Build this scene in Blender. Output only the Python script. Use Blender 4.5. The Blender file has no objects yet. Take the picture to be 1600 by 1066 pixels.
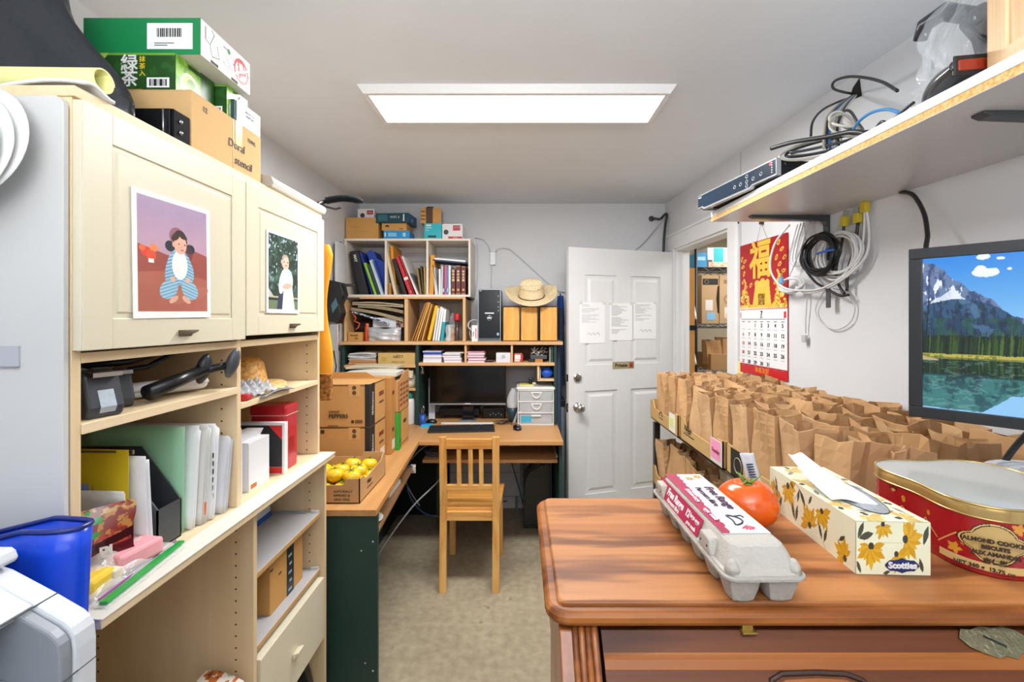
import bpy, math, random
import numpy as np
from mathutils import Vector, Matrix

SC = bpy.context.scene
COL = SC.collection
# ------------------------------------------------------------------ camera
# world: X right, Y into the room, camera at the origin, 1.48 m above the floor
F, VX, VY, EYE = 711.0, 813.0, 499.0, 1.48
cd = bpy.data.cameras.new('camera'); cam = bpy.data.objects.new('camera', cd); COL.objects.link(cam)
cam.location = (0, 0, EYE); cam.rotation_euler = (math.pi/2, 0, 0)
cd.sensor_width = 36.0; cd.lens = 36.0*F/1600; cd.shift_x = (800-VX)/1600; cd.shift_y = -(533-VY)/1600
cd.clip_start = 0.02; cd.clip_end = 40
SC.camera = cam
# ------------------------------------------------------------------ world, lamps, exposure
w = bpy.data.worlds.new('world'); SC.world = w; w.use_nodes = True
w.node_tree.nodes['Background'].inputs[0].default_value = (0.8, 0.88, 1, 1)
w.node_tree.nodes['Background'].inputs[1].default_value = 0.3
SC.view_settings.view_transform = 'Standard'; SC.view_settings.look = 'None'
SC.view_settings.exposure = 0.14; SC.view_settings.gamma = 1.0; SC.view_settings.use_curve_mapping = False

def area(name, loc, rot, sx, sy, power, col=(1, 1, 1)):
    l = bpy.data.lights.new(name, 'AREA'); l.shape = 'RECTANGLE'; l.size = sx; l.size_y = sy
    l.energy = power; l.color = col
    o = bpy.data.objects.new(name, l); COL.objects.link(o); o.location = loc; o.rotation_euler = rot
    return o
area('flash_bounce', (0.1, -0.6, 1.85), (math.radians(163), 0, 0), 1.0, 0.8, 46, (0.98, 0.99, 1.0))
area('flash_fill', (0.0, -1.5, 1.7), (math.radians(85), 0, 0), 1.6, 1.2, 9, (1, 0.995, 0.985))
area('panel_light', (-0.0135, 1.908, 2.3632), (0, 0, 0), 1.15, 0.236, 36, (1, 0.985, 0.96))
area('storage_light', (2.1, 3.3, 2.3), (0, 0, 0), 1.0, 1.0, 26, (1, 0.97, 0.93))

# ------------------------------------------------------------------ materials
def lin(h):
    if isinstance(h, str):
        h = h.lstrip('#'); c = [int(h[i:i+2], 16)/255 for i in (0, 2, 4)]
    else: c = list(h)
    return [(x/12.92 if x <= 0.04045 else ((x+0.055)/1.055)**2.4) for x in c]
_mats = {}
def _new(name):
    m = bpy.data.materials.new(name); m.use_nodes = True
    return m, m.node_tree.nodes, m.node_tree.links, m.node_tree.nodes['Principled BSDF']
def _ramp(n, l, src, cols, pos):
    r = n.new('ShaderNodeValToRGB'); e = r.color_ramp.elements
    while len(e) < len(cols): e.new(0.5)
    for i, c in enumerate(cols):
        e[i].position = pos[i]; e[i].color = (*lin(c), 1)
    l.new(src, r.inputs[0]); return r
def _coord(n, l, scale=(1, 1, 1), rot=(0, 0, 0)):
    t = n.new('ShaderNodeTexCoord'); mp = n.new('ShaderNodeMapping')
    mp.inputs['Scale'].default_value = scale; mp.inputs['Rotation'].default_value = rot
    l.new(t.outputs['Object'], mp.inputs[0]); return mp.outputs[0]
def flat(c, rough=0.5, metal=0.0, spec=0.5, bump=0.0, bscale=60, var=0.0, coat=0.0):
    """paint or plastic: one colour, faint mottling and fine relief"""
    key = ('flat', str(c), rough, metal, spec, bump, bscale, var, coat)
    if key in _mats: return _mats[key]
    m, n, l, b = _new('paint'); b.inputs['Base Color'].default_value = (*lin(c), 1)
    b.inputs['Roughness'].default_value = rough; b.inputs['Metallic'].default_value = metal
    b.inputs['Specular IOR Level'].default_value = spec; b.inputs['Coat Weight'].default_value = coat
    if bump or var:
        co = _coord(n, l); nz = n.new('ShaderNodeTexNoise'); nz.inputs['Scale'].default_value = bscale
        nz.inputs['Detail'].default_value = 4; l.new(co, nz.inputs[0])
        if bump:
            bp = n.new('ShaderNodeBump'); bp.inputs['Strength'].default_value = bump; bp.inputs['Distance'].default_value = 0.004
            l.new(nz.outputs[0], bp.inputs['Height']); l.new(bp.outputs[0], b.inputs['Normal'])
        if var:
            h = n.new('ShaderNodeHueSaturation'); h.inputs['Color'].default_value = (*lin(c), 1)
            mr = n.new('ShaderNodeMapRange'); mr.inputs[1].default_value = 0.3; mr.inputs[2].default_value = 0.7
            mr.inputs[3].default_value = 1-var; mr.inputs[4].default_value = 1+var
            nz2 = n.new('ShaderNodeTexNoise'); nz2.inputs['Scale'].default_value = bscale*0.12+2; l.new(co, nz2.inputs[0])
            l.new(nz2.outputs[0], mr.inputs[0]); l.new(mr.outputs[0], h.inputs['Value']); l.new(h.outputs[0], b.inputs['Base Color'])
    _mats[key] = m; return m
def wood(c1, c2, axis='x', scale=1.0, rough=0.45, c3=None, knots=0.0, fine=1.0, coat=0.0):
    """streaky grain stretched along one axis"""
    key = ('wood', c1, c2, axis, scale, rough, c3, knots, fine, coat)
    if key in _mats: return _mats[key]
    m, n, l, b = _new('wood')
    s = [14*scale]*3; s['xyz'.index(axis)] = 0.9*scale
    co = _coord(n, l, tuple(s))
    nz = n.new('ShaderNodeTexNoise'); nz.inputs['Scale'].default_value = 1.3; nz.inputs['Detail'].default_value = 5
    nz.inputs['Distortion'].default_value = 0.7+knots; l.new(co, nz.inputs[0])
    s2 = [160*scale]*3; s2['xyz'.index(axis)] = 5*scale
    nf = n.new('ShaderNodeTexNoise'); nf.inputs['Scale'].default_value = 1; nf.inputs['Detail'].default_value = 3
    l.new(_coord(n, l, tuple(s2)), nf.inputs[0])
    mx = n.new('ShaderNodeMath'); mx.operation = 'MULTIPLY_ADD'; mx.inputs[1].default_value = 0.35*fine; l.new(nf.outputs[0], mx.inputs[0])
    mm = n.new('ShaderNodeMath'); mm.operation = 'MULTIPLY'; mm.inputs[1].default_value = 1-0.35*fine; l.new(nz.outputs[0], mm.inputs[0])
    l.new(mm.outputs[0], mx.inputs[2])
    cols = [c1, c2] if c3 is None else [c3, c1, c2]
    pos = [0.38, 0.62] if c3 is None else [0.33, 0.45, 0.62]
    r = _ramp(n, l, mx.outputs[0], cols, pos); l.new(r.outputs[0], b.inputs['Base Color'])
    b.inputs['Roughness'].default_value = rough; b.inputs['Coat Weight'].default_value = coat; b.inputs['Coat Roughness'].default_value = 0.25
    bp = n.new('ShaderNodeBump'); bp.inputs['Strength'].default_value = 0.12; bp.inputs['Distance'].default_value = 0.002
    l.new(nf.outputs[0], bp.inputs['Height']); l.new(bp.outputs[0], b.inputs['Normal'])
    _mats[key] = m; return m
def card(c='#C49A62', var=0.06, rough=0.85):
    """corrugated board / kraft paper"""
    return flat(c, rough, 0, 0.25, 0.15, 45, var)
def vcol(rough=0.5, emit=0.0, coat=0.0):
    """printed matter: colour from the mesh's own attribute"""
    key = ('vcol', rough, emit, coat)
    if key in _mats: return _mats[key]
    m, n, l, b = _new('print'); a = n.new('ShaderNodeVertexColor'); a.layer_name = 'ink'
    l.new(a.outputs[0], b.inputs['Base Color']); b.inputs['Roughness'].default_value = rough; b.inputs['Coat Weight'].default_value = coat
    if emit:
        b.inputs['Base Color'].default_value = (0, 0, 0, 1)
        for k in list(b.inputs['Base Color'].links): l.remove(k)
        l.new(a.outputs[0], b.inputs['Emission Color']); b.inputs['Emission Strength'].default_value = emit
    _mats[key] = m; return m
def clear(c='#FFFFFF', alpha=0.25, rough=0.1):
    key = ('clear', c, alpha, rough)
    if key in _mats: return _mats[key]
    m, n, l, b = _new('clear_plastic'); b.inputs['Base Color'].default_value = (*lin(c), 1)
    b.inputs['Roughness'].default_value = rough; b.inputs['Alpha'].default_value = alpha
    b.inputs['Specular IOR Level'].default_value = 0.8
    nz = n.new('ShaderNodeTexNoise'); nz.inputs['Scale'].default_value = 14; bp = n.new('ShaderNodeBump')
    bp.inputs['Strength'].default_value = 0.35; bp.inputs['Distance'].default_value = 0.01
    l.new(nz.outputs[0], bp.inputs['Height']); l.new(bp.outputs[0], b.inputs['Normal'])
    _mats[key] = m; return m
def emis(c, s):
    m, n, l, b = _new('lamp'); b.inputs['Base Color'].default_value = (0, 0, 0, 1)
    b.inputs['Emission Color'].default_value = (*lin(c), 1); b.inputs['Emission Strength'].default_value = s; return m
def speck(base, c2, scale=120, rough=0.8, lo=.35, hi=.62, bump=.2):
    key = ('speck', base, c2, scale, rough)
    if key in _mats: return _mats[key]
    m, n, l, b = _new('chips'); co = _coord(n, l); v = n.new('ShaderNodeTexNoise'); v.inputs['Scale'].default_value = scale
    v.inputs['Detail'].default_value = 3; l.new(co, v.inputs[0]); r = _ramp(n, l, v.outputs[0], [base, c2], [lo, hi])
    l.new(r.outputs[0], b.inputs['Base Color']); b.inputs['Roughness'].default_value = rough
    bp = n.new('ShaderNodeBump'); bp.inputs['Strength'].default_value = bump; bp.inputs['Distance'].default_value = 0.002
    l.new(v.outputs[0], bp.inputs['Height']); l.new(bp.outputs[0], b.inputs['Normal'])
    _mats[key] = m; return m
def concrete():
    m, n, l, b = _new('concrete'); co = _coord(n, l)
    a = n.new('ShaderNodeTexNoise'); a.inputs['Scale'].default_value = 1.6; a.inputs['Detail'].default_value = 8; l.new(co, a.inputs[0])
    c = n.new('ShaderNodeTexNoise'); c.inputs['Scale'].default_value = 26; c.inputs['Detail'].default_value = 6; l.new(co, c.inputs[0])
    mx = n.new('ShaderNodeMath'); mx.operation = 'MULTIPLY_ADD'; mx.inputs[1].default_value = 0.5
    l.new(c.outputs[0], mx.inputs[0]); h = n.new('ShaderNodeMath'); h.operation = 'MULTIPLY'; h.inputs[1].default_value = 0.5
    l.new(a.outputs[0], h.inputs[0]); l.new(h.outputs[0], mx.inputs[2])
    r = _ramp(n, l, mx.outputs[0], ['#8E8371', '#A3977F', '#B5A98F'], [0.34, 0.5, 0.66])
    # dark drips and stains
    v = n.new('ShaderNodeTexNoise'); v.inputs['Scale'].default_value = 13; v.inputs['Detail'].default_value = 2; v.inputs['Distortion'].default_value = .4; l.new(co, v.inputs[0])
    s = _ramp(n, l, v.outputs[0], ['#FFFFFF', '#FFFFFF', '#7E7468'], [0, 0.70, 0.80])
    mu = n.new('ShaderNodeMix'); mu.data_type = 'RGBA'; mu.blend_type = 'MULTIPLY'; mu.inputs[0].default_value = 0.7
    l.new(r.outputs[0], mu.inputs[6]); l.new(s.outputs[0], mu.inputs[7]); l.new(mu.outputs[2], b.inputs['Base Color'])
    b.inputs['Roughness'].default_value = 0.55
    bp = n.new('ShaderNodeBump'); bp.inputs['Strength'].default_value = 0.15; bp.inputs['Distance'].default_value = 0.004
    l.new(c.outputs[0], bp.inputs['Height']); l.new(bp.outputs[0], b.inputs['Normal']); return m

WALL = flat('#D7D9DC', 0.6, 0, 0.3, 0.1, 30, 0.01)
CEIL = flat('#E3E8EE', 0.7, 0, 0.2, 0.08, 40, 0.01)
TRIM = flat('#E4E5E6', 0.4, 0, 0.4, 0.04, 20, 0.01)
WHITE = flat('#E6E6E4', 0.45); OFFW = flat('#D9D8D2', 0.6); PAPER = flat('#EEEFF0', 0.75, 0, 0.2, 0.05, 40)
BLACK = flat('#15161A', 0.35); MATBLK = flat('#1B1C1F', 0.7); GREYP = flat('#7A7E84', 0.4)
STEEL = flat('#B9BBBE', 0.25, 1.0); CHROME = flat('#D5D6D8', 0.12, 1.0); SILVER = flat('#B7BBC0', 0.3, 0.6)
CREAM = flat('#D8D0B8', 0.38, 0, 0.5, 0.03, 30, 0.01)
CARC_Y = wood('#E5CDA6', '#DCC196', 'z', 0.7, 0.5, fine=.6)
CARC_H = wood('#E8D2AE', '#DFC59C', 'y', 0.7, 0.5, fine=.6)
DESK = wood('#B98652', '#CB9A64', 'x', 0.8, 0.4, fine=.8)
DESKY = wood('#B98652', '#CB9A64', 'y', 0.8, 0.4, fine=.8)
HUTCH = wood('#C99A66', '#DCB380', 'x', 0.9, 0.5)
HUTCHZ = wood('#CBA06C', '#DDB684', 'z', 0.9, 0.5)
GREEN = flat('#24403A', 0.5, 0, 0.4, 0.05, 30, 0.05)
PINE = wood('#D99A4C', '#EDBB70', 'z', 0.8, 0.35, '#B97730', 1.0, .6, .3)
PINEX = wood('#D99A4C', '#EDBB70', 'x', 0.8, 0.35, '#B97730', 1.0, .6, .3)
def oak(c1, c2, dark, per=.10, sx=.16, rough=.33, axis='x'):
    """oak with cathedral figure: distorted dark growth lines over streaky grain"""
    m = wood(c1, c2, axis, .5, rough, None, .6, .8, .08).copy(); n, l = m.node_tree.nodes, m.node_tree.links; b = n['Principled BSDF']
    src = b.inputs['Base Color'].links[0].from_socket
    sc = [1, 1, 1]; sc['xyz'.index(axis)] = sx
    wv = n.new('ShaderNodeTexWave'); wv.wave_type = 'BANDS'; wv.bands_direction = 'Y' if axis != 'y' else 'X'
    wv.inputs['Scale'].default_value = .314/per; wv.inputs['Distortion'].default_value = 16; wv.inputs['Detail'].default_value = 4; wv.inputs['Detail Scale'].default_value = 1.6; wv.inputs['Detail Roughness'].default_value = .62
    l.new(_coord(n, l, tuple(sc)), wv.inputs[0]); r = _ramp(n, l, wv.outputs[1], ['#FFFFFF', '#FFFFFF', dark], [0, .55, 1.0])
    nz = n.new('ShaderNodeTexNoise'); nz.inputs['Scale'].default_value = 5; nz.inputs['Detail'].default_value = 3; l.new(_coord(n, l, tuple(sc)), nz.inputs[0])
    mr = n.new('ShaderNodeMapRange'); mr.inputs[1].default_value = .40; mr.inputs[2].default_value = .66; l.new(nz.outputs[0], mr.inputs[0])
    mx = n.new('ShaderNodeMix'); mx.data_type = 'RGBA'; mx.blend_type = 'MULTIPLY'; l.new(mr.outputs[0], mx.inputs[0]); l.new(src, mx.inputs[6]); l.new(r.outputs[0], mx.inputs[7]); l.new(mx.outputs[2], b.inputs['Base Color']); b.inputs['Specular IOR Level'].default_value = .3; return m
OAK_OLD = wood('#A8662F', '#C98B4E', 'x', 0.55, 0.35, '#7A4420', 1.2, .8, .4)
OAK = oak('#86491F', '#A9672F', '#7A5038', rough=.42); OAKT = oak('#9E5F33', '#BA7D48', '#7A5240', rough=.4)
OAKD = oak('#54290F', '#743F1C', '#8A6450', rough=.5)
OAKZ = wood('#86471F', '#A66330', 'z', 0.6, 0.35, '#58290F', 1.0, .8, .4)
KRAFT = card('#CCA57A', 0.05); KRAFT2 = card('#C49B6E', 0.05); BOX = card('#C89758', 0.04); BOXD = card('#B58249', 0.04); BOXT = card('#C6A272', 0.04)

# ------------------------------------------------------------------ objects
def tag(o, label=None, cat=None, group=None, kind=None):
    if label: o['label'] = label
    if cat: o['category'] = cat
    if group: o['group'] = group
    if kind: o['kind'] = kind
    return o
def thing(name, label, cat, loc=(0, 0, 0), rz=0.0, group=None, rot=None):
    o = bpy.data.objects.new(name, None); COL.objects.link(o); o.empty_display_size = .05
    o.location = loc; o.rotation_euler = rot if rot else (0, 0, rz)
    return tag(o, label, cat, group)
def copy_tree(o, parent=None):
    c = o.copy(); COL.objects.link(c); c.parent = parent
    for ch in list(o.children): copy_tree(ch, c)
    return c

class MB:
    """collects faces; build() links them as one mesh object"""
    def __init__(s): s.v = []; s.f = []; s.mi = []; s.m = 0
    def add(s, vs, fs, M=None):
        k = len(s.v)
        for p in vs:
            p = Vector(p); s.v.append(tuple(M @ p) if M else tuple(p))
        for f in fs: s.f.append([k+i for i in f]); s.mi.append(s.m)
        return s
    def mat(s, i): s.m = i; return s
    def box(s, x0, x1, y0, y1, z0, z1, M=None):
        v = [(x, y, z) for z in (z0, z1) for y in (y0, y1) for x in (x0, x1)]
        return s.add(v, [(0, 2, 3, 1), (4, 5, 7, 6), (0, 1, 5, 4), (2, 6, 7, 3), (0, 4, 6, 2), (1, 3, 7, 5)], M)
    def cbox(s, c, d, M=None):
        return s.box(c[0]-d[0]/2, c[0]+d[0]/2, c[1]-d[1]/2, c[1]+d[1]/2, c[2]-d[2]/2, c[2]+d[2]/2, M)
    def bar(s, p0, p1, w, h, up=(0, 0, 1)):
        p0, p1 = Vector(p0), Vector(p1); d = p1-p0; L = d.length; z = d.normalized()
        x = Vector(up).cross(z)
        if x.length < 1e-4: x = Vector((1, 0, 0))
        x.normalize(); y = z.cross(x)
        M = Matrix((x, y, z)).transposed().to_4x4(); M.translation = p0
        return s.box(-w/2, w/2, -h/2, h/2, 0, L, M)
    def prism(s, poly, a, b, axis='z', M=None):
        """polygon extruded from a to b along an axis; poly in the other two axes, cyclic order"""
        n = len(poly)
        def pt(p, t):
            return {'z': (p[0], p[1], t), 'y': (p[0], t, p[1]), 'x': (t, p[0], p[1])}[axis]
        vs = [pt(p, a) for p in poly]+[pt(p, b) for p in poly]
        fs = [tuple(range(n)), tuple(range(n, 2*n))]+[(i, (i+1) % n, n+(i+1) % n, n+i) for i in range(n)]
        return s.add(vs, fs, M)
    def lathe(s, prof, c=(0, 0, 0), n=20, M=None, sx=1, sy=1):
        vs, fs = [], []
        for (r, z) in prof:
            for i in range(n):
                a = 2*math.pi*i/n; vs.append((c[0]+r*sx*math.cos(a), c[1]+r*sy*math.sin(a), c[2]+z))
        for j in range(len(prof)-1):
            for i in range(n):
                k = (i+1) % n; fs.append((j*n+i, j*n+k, (j+1)*n+k, (j+1)*n+i))
        if prof[0][0] > 1e-5: fs.append(tuple(reversed(range(n))))
        if prof[-1][0] > 1e-5: fs.append(tuple(range((len(prof)-1)*n, len(prof)*n)))
        return s.add(vs, fs, M)
    def cyl(s, p0, p1, r0, r1=None, n=14):
        r1 = r0 if r1 is None else r1
        p0, p1 = Vector(p0), Vector(p1); z = (p1-p0); L = z.length; z.normalize()
        x = z.orthogonal().normalized(); y = z.cross(x)
        M = Matrix((x, y, z)).transposed().to_4x4(); M.translation = p0
        return s.lathe([(r0, 0), (r1, L)], n=n, M=M)
    def tube(s, pts, r, n=7, closed=False):
        pts = [Vector(p) for p in pts]; m = len(pts); vs, fs = [], []; prev = None
        rr = r if isinstance(r, (list, tuple)) else [r]*m
        for i, p in enumerate(pts):
            if closed: d = pts[(i+1) % m]-pts[i-1]
            else: d = pts[min(i+1, m-1)]-pts[max(i-1, 0)]
            if d.length < 1e-9: d = Vector((0, 0, 1))
            d.normalize()
            x = d.orthogonal().normalized() if prev is None else (prev-d*prev.dot(d))
            if x.length < 1e-5: x = d.orthogonal()
            x.normalize(); prev = x; y = d.cross(x)
            for k in range(n):
                a = 2*math.pi*k/n; vs.append(p+(x*math.cos(a)+y*math.sin(a))*rr[i])
        for i in range(m if closed else m-1):
            j = (i+1) % m
            for k in range(n):
                q = (k+1) % n; fs.append((i*n+k, i*n+q, j*n+q, j*n+k))
        if not closed: fs += [tuple(reversed(range(n))), tuple(range((m-1)*n, m*n))]
        return s.add(vs, fs)
    def grid(s, fn, nu, nv, closeu=False, flip=False):
        vs = [fn(i/nu, j/nv) for j in range(nv+1) for i in range(nu+(0 if closeu else 1))]
        W = nu if closeu else nu+1; fs = []
        for j in range(nv):
            for i in range(nu):
                k = (i+1) % W if closeu else i+1
                fs.append((j*W+i, j*W+k, (j+1)*W+k, (j+1)*W+i))
        return s.add(vs, fs)
    def build(s, name, mats, parent=None, world=False, loc=None, rot=None, smooth=False, bev=0, sub=0, thick=0, seg=2, flipfix=True):
        me = bpy.data.meshes.new(name)
        v = s.v
        if world and parent is not None:
            o0 = parent
            off = Vector((0, 0, 0))
            while o0 is not None: off += o0.location; o0 = o0.parent
            v = [(p[0]-off[0], p[1]-off[1], p[2]-off[2]) for p in v]
        me.from_pydata(v, [], s.f)
        if not isinstance(mats, (list, tuple)): mats = [mats]
        for m in mats: me.materials.append(m)
        me.polygons.foreach_set('material_index', s.mi)
        if flipfix:
            import bmesh
            bm = bmesh.new(); bm.from_mesh(me); bmesh.ops.recalc_face_normals(bm, faces=bm.faces); bm.to_mesh(me); bm.free()
        if smooth: me.polygons.foreach_set('use_smooth', [True]*len(s.f))
        me.update()
        o = bpy.data.objects.new(name, me); COL.objects.link(o)
        if parent is not None: o.parent = parent
        if loc is not None: o.location = loc
        if rot is not None: o.rotation_euler = rot
        if thick:
            q = o.modifiers.new('thickness', 'SOLIDIFY'); q.thickness = thick; q.offset = 0
        if bev:
            q = o.modifiers.new('edges', 'BEVEL'); q.width = bev; q.segments = seg; q.limit_method = 'ANGLE'; q.angle_limit = math.radians(40)
        if sub:
            q = o.modifiers.new('round', 'SUBSURF'); q.levels = sub; q.render_levels = sub
        if smooth and bev == 0 and sub == 0:
            pass
        return o
def frame(o, ux, uy):
    ux = Vector(ux).normalized(); uy = Vector(uy).normalized(); uz = ux.cross(uy)
    M = Matrix((ux, uy, uz)).transposed().to_4x4(); M.translation = Vector(o); return M
FR = ((1, 0, 0), (0, 0, 1)); RT = ((0, 1, 0), (0, 0, 1)); LF = ((0, -1, 0), (0, 0, 1)); TP = ((1, 0, 0), (0, 1, 0)); BK = ((-1, 0, 0), (0, 0, 1))
def decal(name, parent, o, face, w, h, m, t=0.0008):
    M = frame(o, *face); b = MB(); b.box(-w/2, w/2, -h/2, h/2, 0, t, M); return b.build(name, m, parent)
_txt = {}
def text(s, size, parent, o, face, m, name='lettering', align='CENTER', t=0.0004, shear=0.0, bold=0.0, sx=1.0, spacing=1.0):
    cu = bpy.data.curves.new(name, 'FONT'); cu.body = s; cu.size = size; cu.align_x = align; cu.align_y = 'CENTER'
    cu.extrude = t; cu.shear = shear; cu.offset = bold; cu.resolution_u = 2; cu.space_character = spacing
    tmp = bpy.data.objects.new('tmp', cu); me = bpy.data.meshes.new_from_object(tmp)
    bpy.data.objects.remove(tmp); bpy.data.curves.remove(cu)
    me.name = name; me.materials.clear(); me.materials.append(m)
    M = frame(o, *face); M = M @ Matrix.Scale(sx, 4, (1, 0, 0)) @ Matrix.Translation((0, 0, t+0.0009)); me.transform(M)
    ob = bpy.data.objects.new(name, me); COL.objects.link(ob); ob.parent = parent; return ob
# ---- printed pictures, painted cell by cell and carried as an attribute of the flat print
class Canvas:
    def __init__(s, w, h, bg):
        s.w, s.h = w, h; s.a = np.zeros((h, w, 3)); s.a[:] = s.c(bg)
        s.X, s.Y = np.meshgrid((np.arange(w)+.5)/w, (np.arange(h)+.5)/h); s.asp = w/h
    def c(s, c):
        return np.array([int(c[i:i+2], 16)/255 for i in (1, 3, 5)]) if isinstance(c, str) else np.array(c)
    def put(s, mask, col, al=1.0):
        mk = np.clip(mask, 0, 1)[..., None]*al; s.a = s.a*(1-mk)+s.c(col)*mk
    def ell(s, x, y, rx, ry, col, ang=0, al=1.0):
        dx = (s.X-x)*s.asp; dy = s.Y-y; ca, sa = math.cos(ang), math.sin(ang)
        u = dx*ca+dy*sa; v = -dx*sa+dy*ca; s.put(((u/(rx*s.asp if False else rx))**2+(v/ry)**2 < 1)*1.0, col, al)
    def rect(s, x0, y0, x1, y1, col, al=1.0): s.put(((s.X >= x0)&(s.X < x1)&(s.Y >= y0)&(s.Y < y1))*1.0, col, al)
    def poly(s, pts, col, al=1.0):
        ins = np.zeros_like(s.X, bool); n = len(pts)
        for i in range(n):
            x0, y0 = pts[i]; x1, y1 = pts[(i+1) % n]
            if y0 == y1: continue
            c = ((y0 > s.Y) != (y1 > s.Y)) & (s.X < (x1-x0)*(s.Y-y0)/(y1-y0)+x0); ins ^= c
        s.put(ins*1.0, col, al)
    def line(s, p, q, w, col):
        ax, ay = p[0]*s.asp, p[1]; bx, by = q[0]*s.asp, q[1]; dx, dy = bx-ax, by-ay
        t = np.clip(((s.X*s.asp-ax)*dx+(s.Y-ay)*dy)/(dx*dx+dy*dy+1e-12), 0, 1)
        d = np.hypot(s.X*s.asp-ax-t*dx, s.Y-ay-t*dy); s.put((d < w/2)*1.0, col)
    def grad(s, c0, c1, y0=0, y1=1, x0=0, x1=1):
        t = np.clip((s.Y-y0)/(y1-y0), 0, 1)[..., None]; g = s.c(c0)*(1-t)+s.c(c1)*t
        m = (((s.Y >= y0)&(s.Y < y1)&(s.X >= x0)&(s.X < x1))*1.0)[..., None]; s.a = s.a*(1-m)+g*m
    def noise(s, seed, k, octs=4):
        r = np.random.RandomState(seed); out = np.zeros_like(s.X)
        for o in range(octs):
            n = int(k*2**o)+2; g = r.rand(n+1, n+1); x = s.X*s.asp/max(s.asp, 1)*n*.999; y = s.Y*n*.999/max(1, s.asp)
            xi, yi = np.minimum(x.astype(int), n-1), np.minimum(y.astype(int), n-1); fx, fy = x-xi, y-yi
            out += ((g[yi, xi]*(1-fx)+g[yi, xi+1]*fx)*(1-fy)+(g[yi+1, xi]*(1-fx)+g[yi+1, xi+1]*fx)*fy)/2**o
        return out/2
    def build(s, name, fn, parent, m=None, world=False):
        """fn(u, v) -> point; rows bottom to top"""
        w, h = s.w, s.h; me = bpy.data.meshes.new(name)
        off = Vector((0, 0, 0))
        if world and parent is not None: off = parent.location
        vs = [tuple(Vector(fn(i/w, j/h))-off) for j in range(h+1) for i in range(w+1)]
        fs = [(j*(w+1)+i, j*(w+1)+i+1, (j+1)*(w+1)+i+1, (j+1)*(w+1)+i) for j in range(h) for i in range(w)]
        me.from_pydata(vs, [], fs)
        at = me.color_attributes.new('ink', 'FLOAT_COLOR', 'CORNER')
        c = np.clip(s.a, 0, 1); c = np.where(c <= 0.04045, c/12.92, ((c+0.055)/1.055)**2.4)
        c = np.concatenate([c.reshape(-1, 3), np.ones((w*h, 1))], 1); c = np.repeat(c, 4, axis=0)
        at.data.foreach_set('color', c.astype(np.float32).ravel())
        me.materials.append(m or vcol()); me.update()
        o = bpy.data.objects.new(name, me); COL.objects.link(o); o.parent = parent; return o
    def plane(s, name, o, face, w, h, parent, m=None, t=0.0012):
        M = frame(o, *face)
        return s.build(name, lambda u, v: M @ Vector(((u-.5)*w, (v-.5)*h, t)), parent, m)

def carton(name, label, cat, x0, x1, y0, y1, z0, z1, m, rz=0.0, group=None, tape=True, flaps=False, bev=.0015, tapem=None, seam=True):
    """closed cardboard box with a taped seam; returns its Empty, origin at base centre"""
    w, d, h = x1-x0, y1-y0, z1-z0
    t = thing(name, label, cat, ((x0+x1)/2, (y0+y1)/2, z0), rz, group)
    MB().box(-w/2, w/2, -d/2, d/2, 0, h-.002).build('body', m, t, bev=bev)
    g = .002
    b = MB(); b.box(-w/2+.001, -g/2, -d/2+.001, d/2-.001, h-.0018, h); b.box(g/2, w/2-.001, -d/2+.001, d/2-.001, h-.0018, h)
    b.build('flap', m, t)
    if tape: MB().box(-.022, .022, -d/2-.0006, d/2+.0006, h, h+.0005).build('tape', tapem or flat('#D2B07A', .3), t)
    t['h'] = h
    return t
def P(x, y, Y): return Vector(((x-VX)*Y/F, Y, EYE-(y-VY)*Y/F))
def ordn(n): return ['first', 'second', 'third', 'fourth', 'fifth', 'sixth', 'seventh', 'eighth', 'ninth', 'tenth', 'eleventh', 'twelfth', 'thirteenth', 'fourteenth', 'fifteenth', 'sixteenth'][n]
R = random.Random(7)

# ================================================================== THE ROOM
H = 2.39
def WX(y): return 1.3405-0.0563*y           # inner face of the right wall
def struct(name, b, m, parent=None, **k):
    o = b.build(name, m, parent, **k)
    if parent is None: o['kind'] = 'structure'
    return o
struct('floor', MB().box(-1.4, 3.3, -2.1, 5.0, -0.1, 0), concrete())
struct('ceiling', MB().box(-1.4, 3.3, -2.1, 5.0, H, H+.1), CEIL)
struct('wall_left', MB().box(-1.37, -1.265, -2.1, 3.68, 0, H), WALL)
struct('wall_back', MB().box(-1.265, 1.139, 3.58, 3.68, 0, H), WALL)
struct('wall_front', MB().box(-1.265, 1.5, -2.1, -2.0, 0, H), WALL)
b = MB()
def wseg(b, ya, yb, z0, z1, t=.10, inn=0.0):
    b.prism([(WX(ya)-inn, ya), (WX(yb)-inn, yb), (WX(yb)+t, yb), (WX(ya)+t, ya)], z0, z1)
wseg(b, -2.0, 2.60, 0, H); wseg(b, 2.60, 3.38, 2.0, H); wseg(b, 3.38, 3.58, 0, H)
struct('wall_right', b, WALL)
struct('wall_storage_back', MB().box(1.139, 3.2, 4.8, 4.9, 0, H), flat('#D8CDB8', .7))
struct('wall_storage_side', MB().box(3.2, 3.3, -2.0, 4.9, 0, H), flat('#D8CDB8', .7))
struct('wall_storage_end', MB().box(1.139, 1.24, 3.58, 4.8, 0, H), flat('#D8CDB8', .7))
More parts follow.
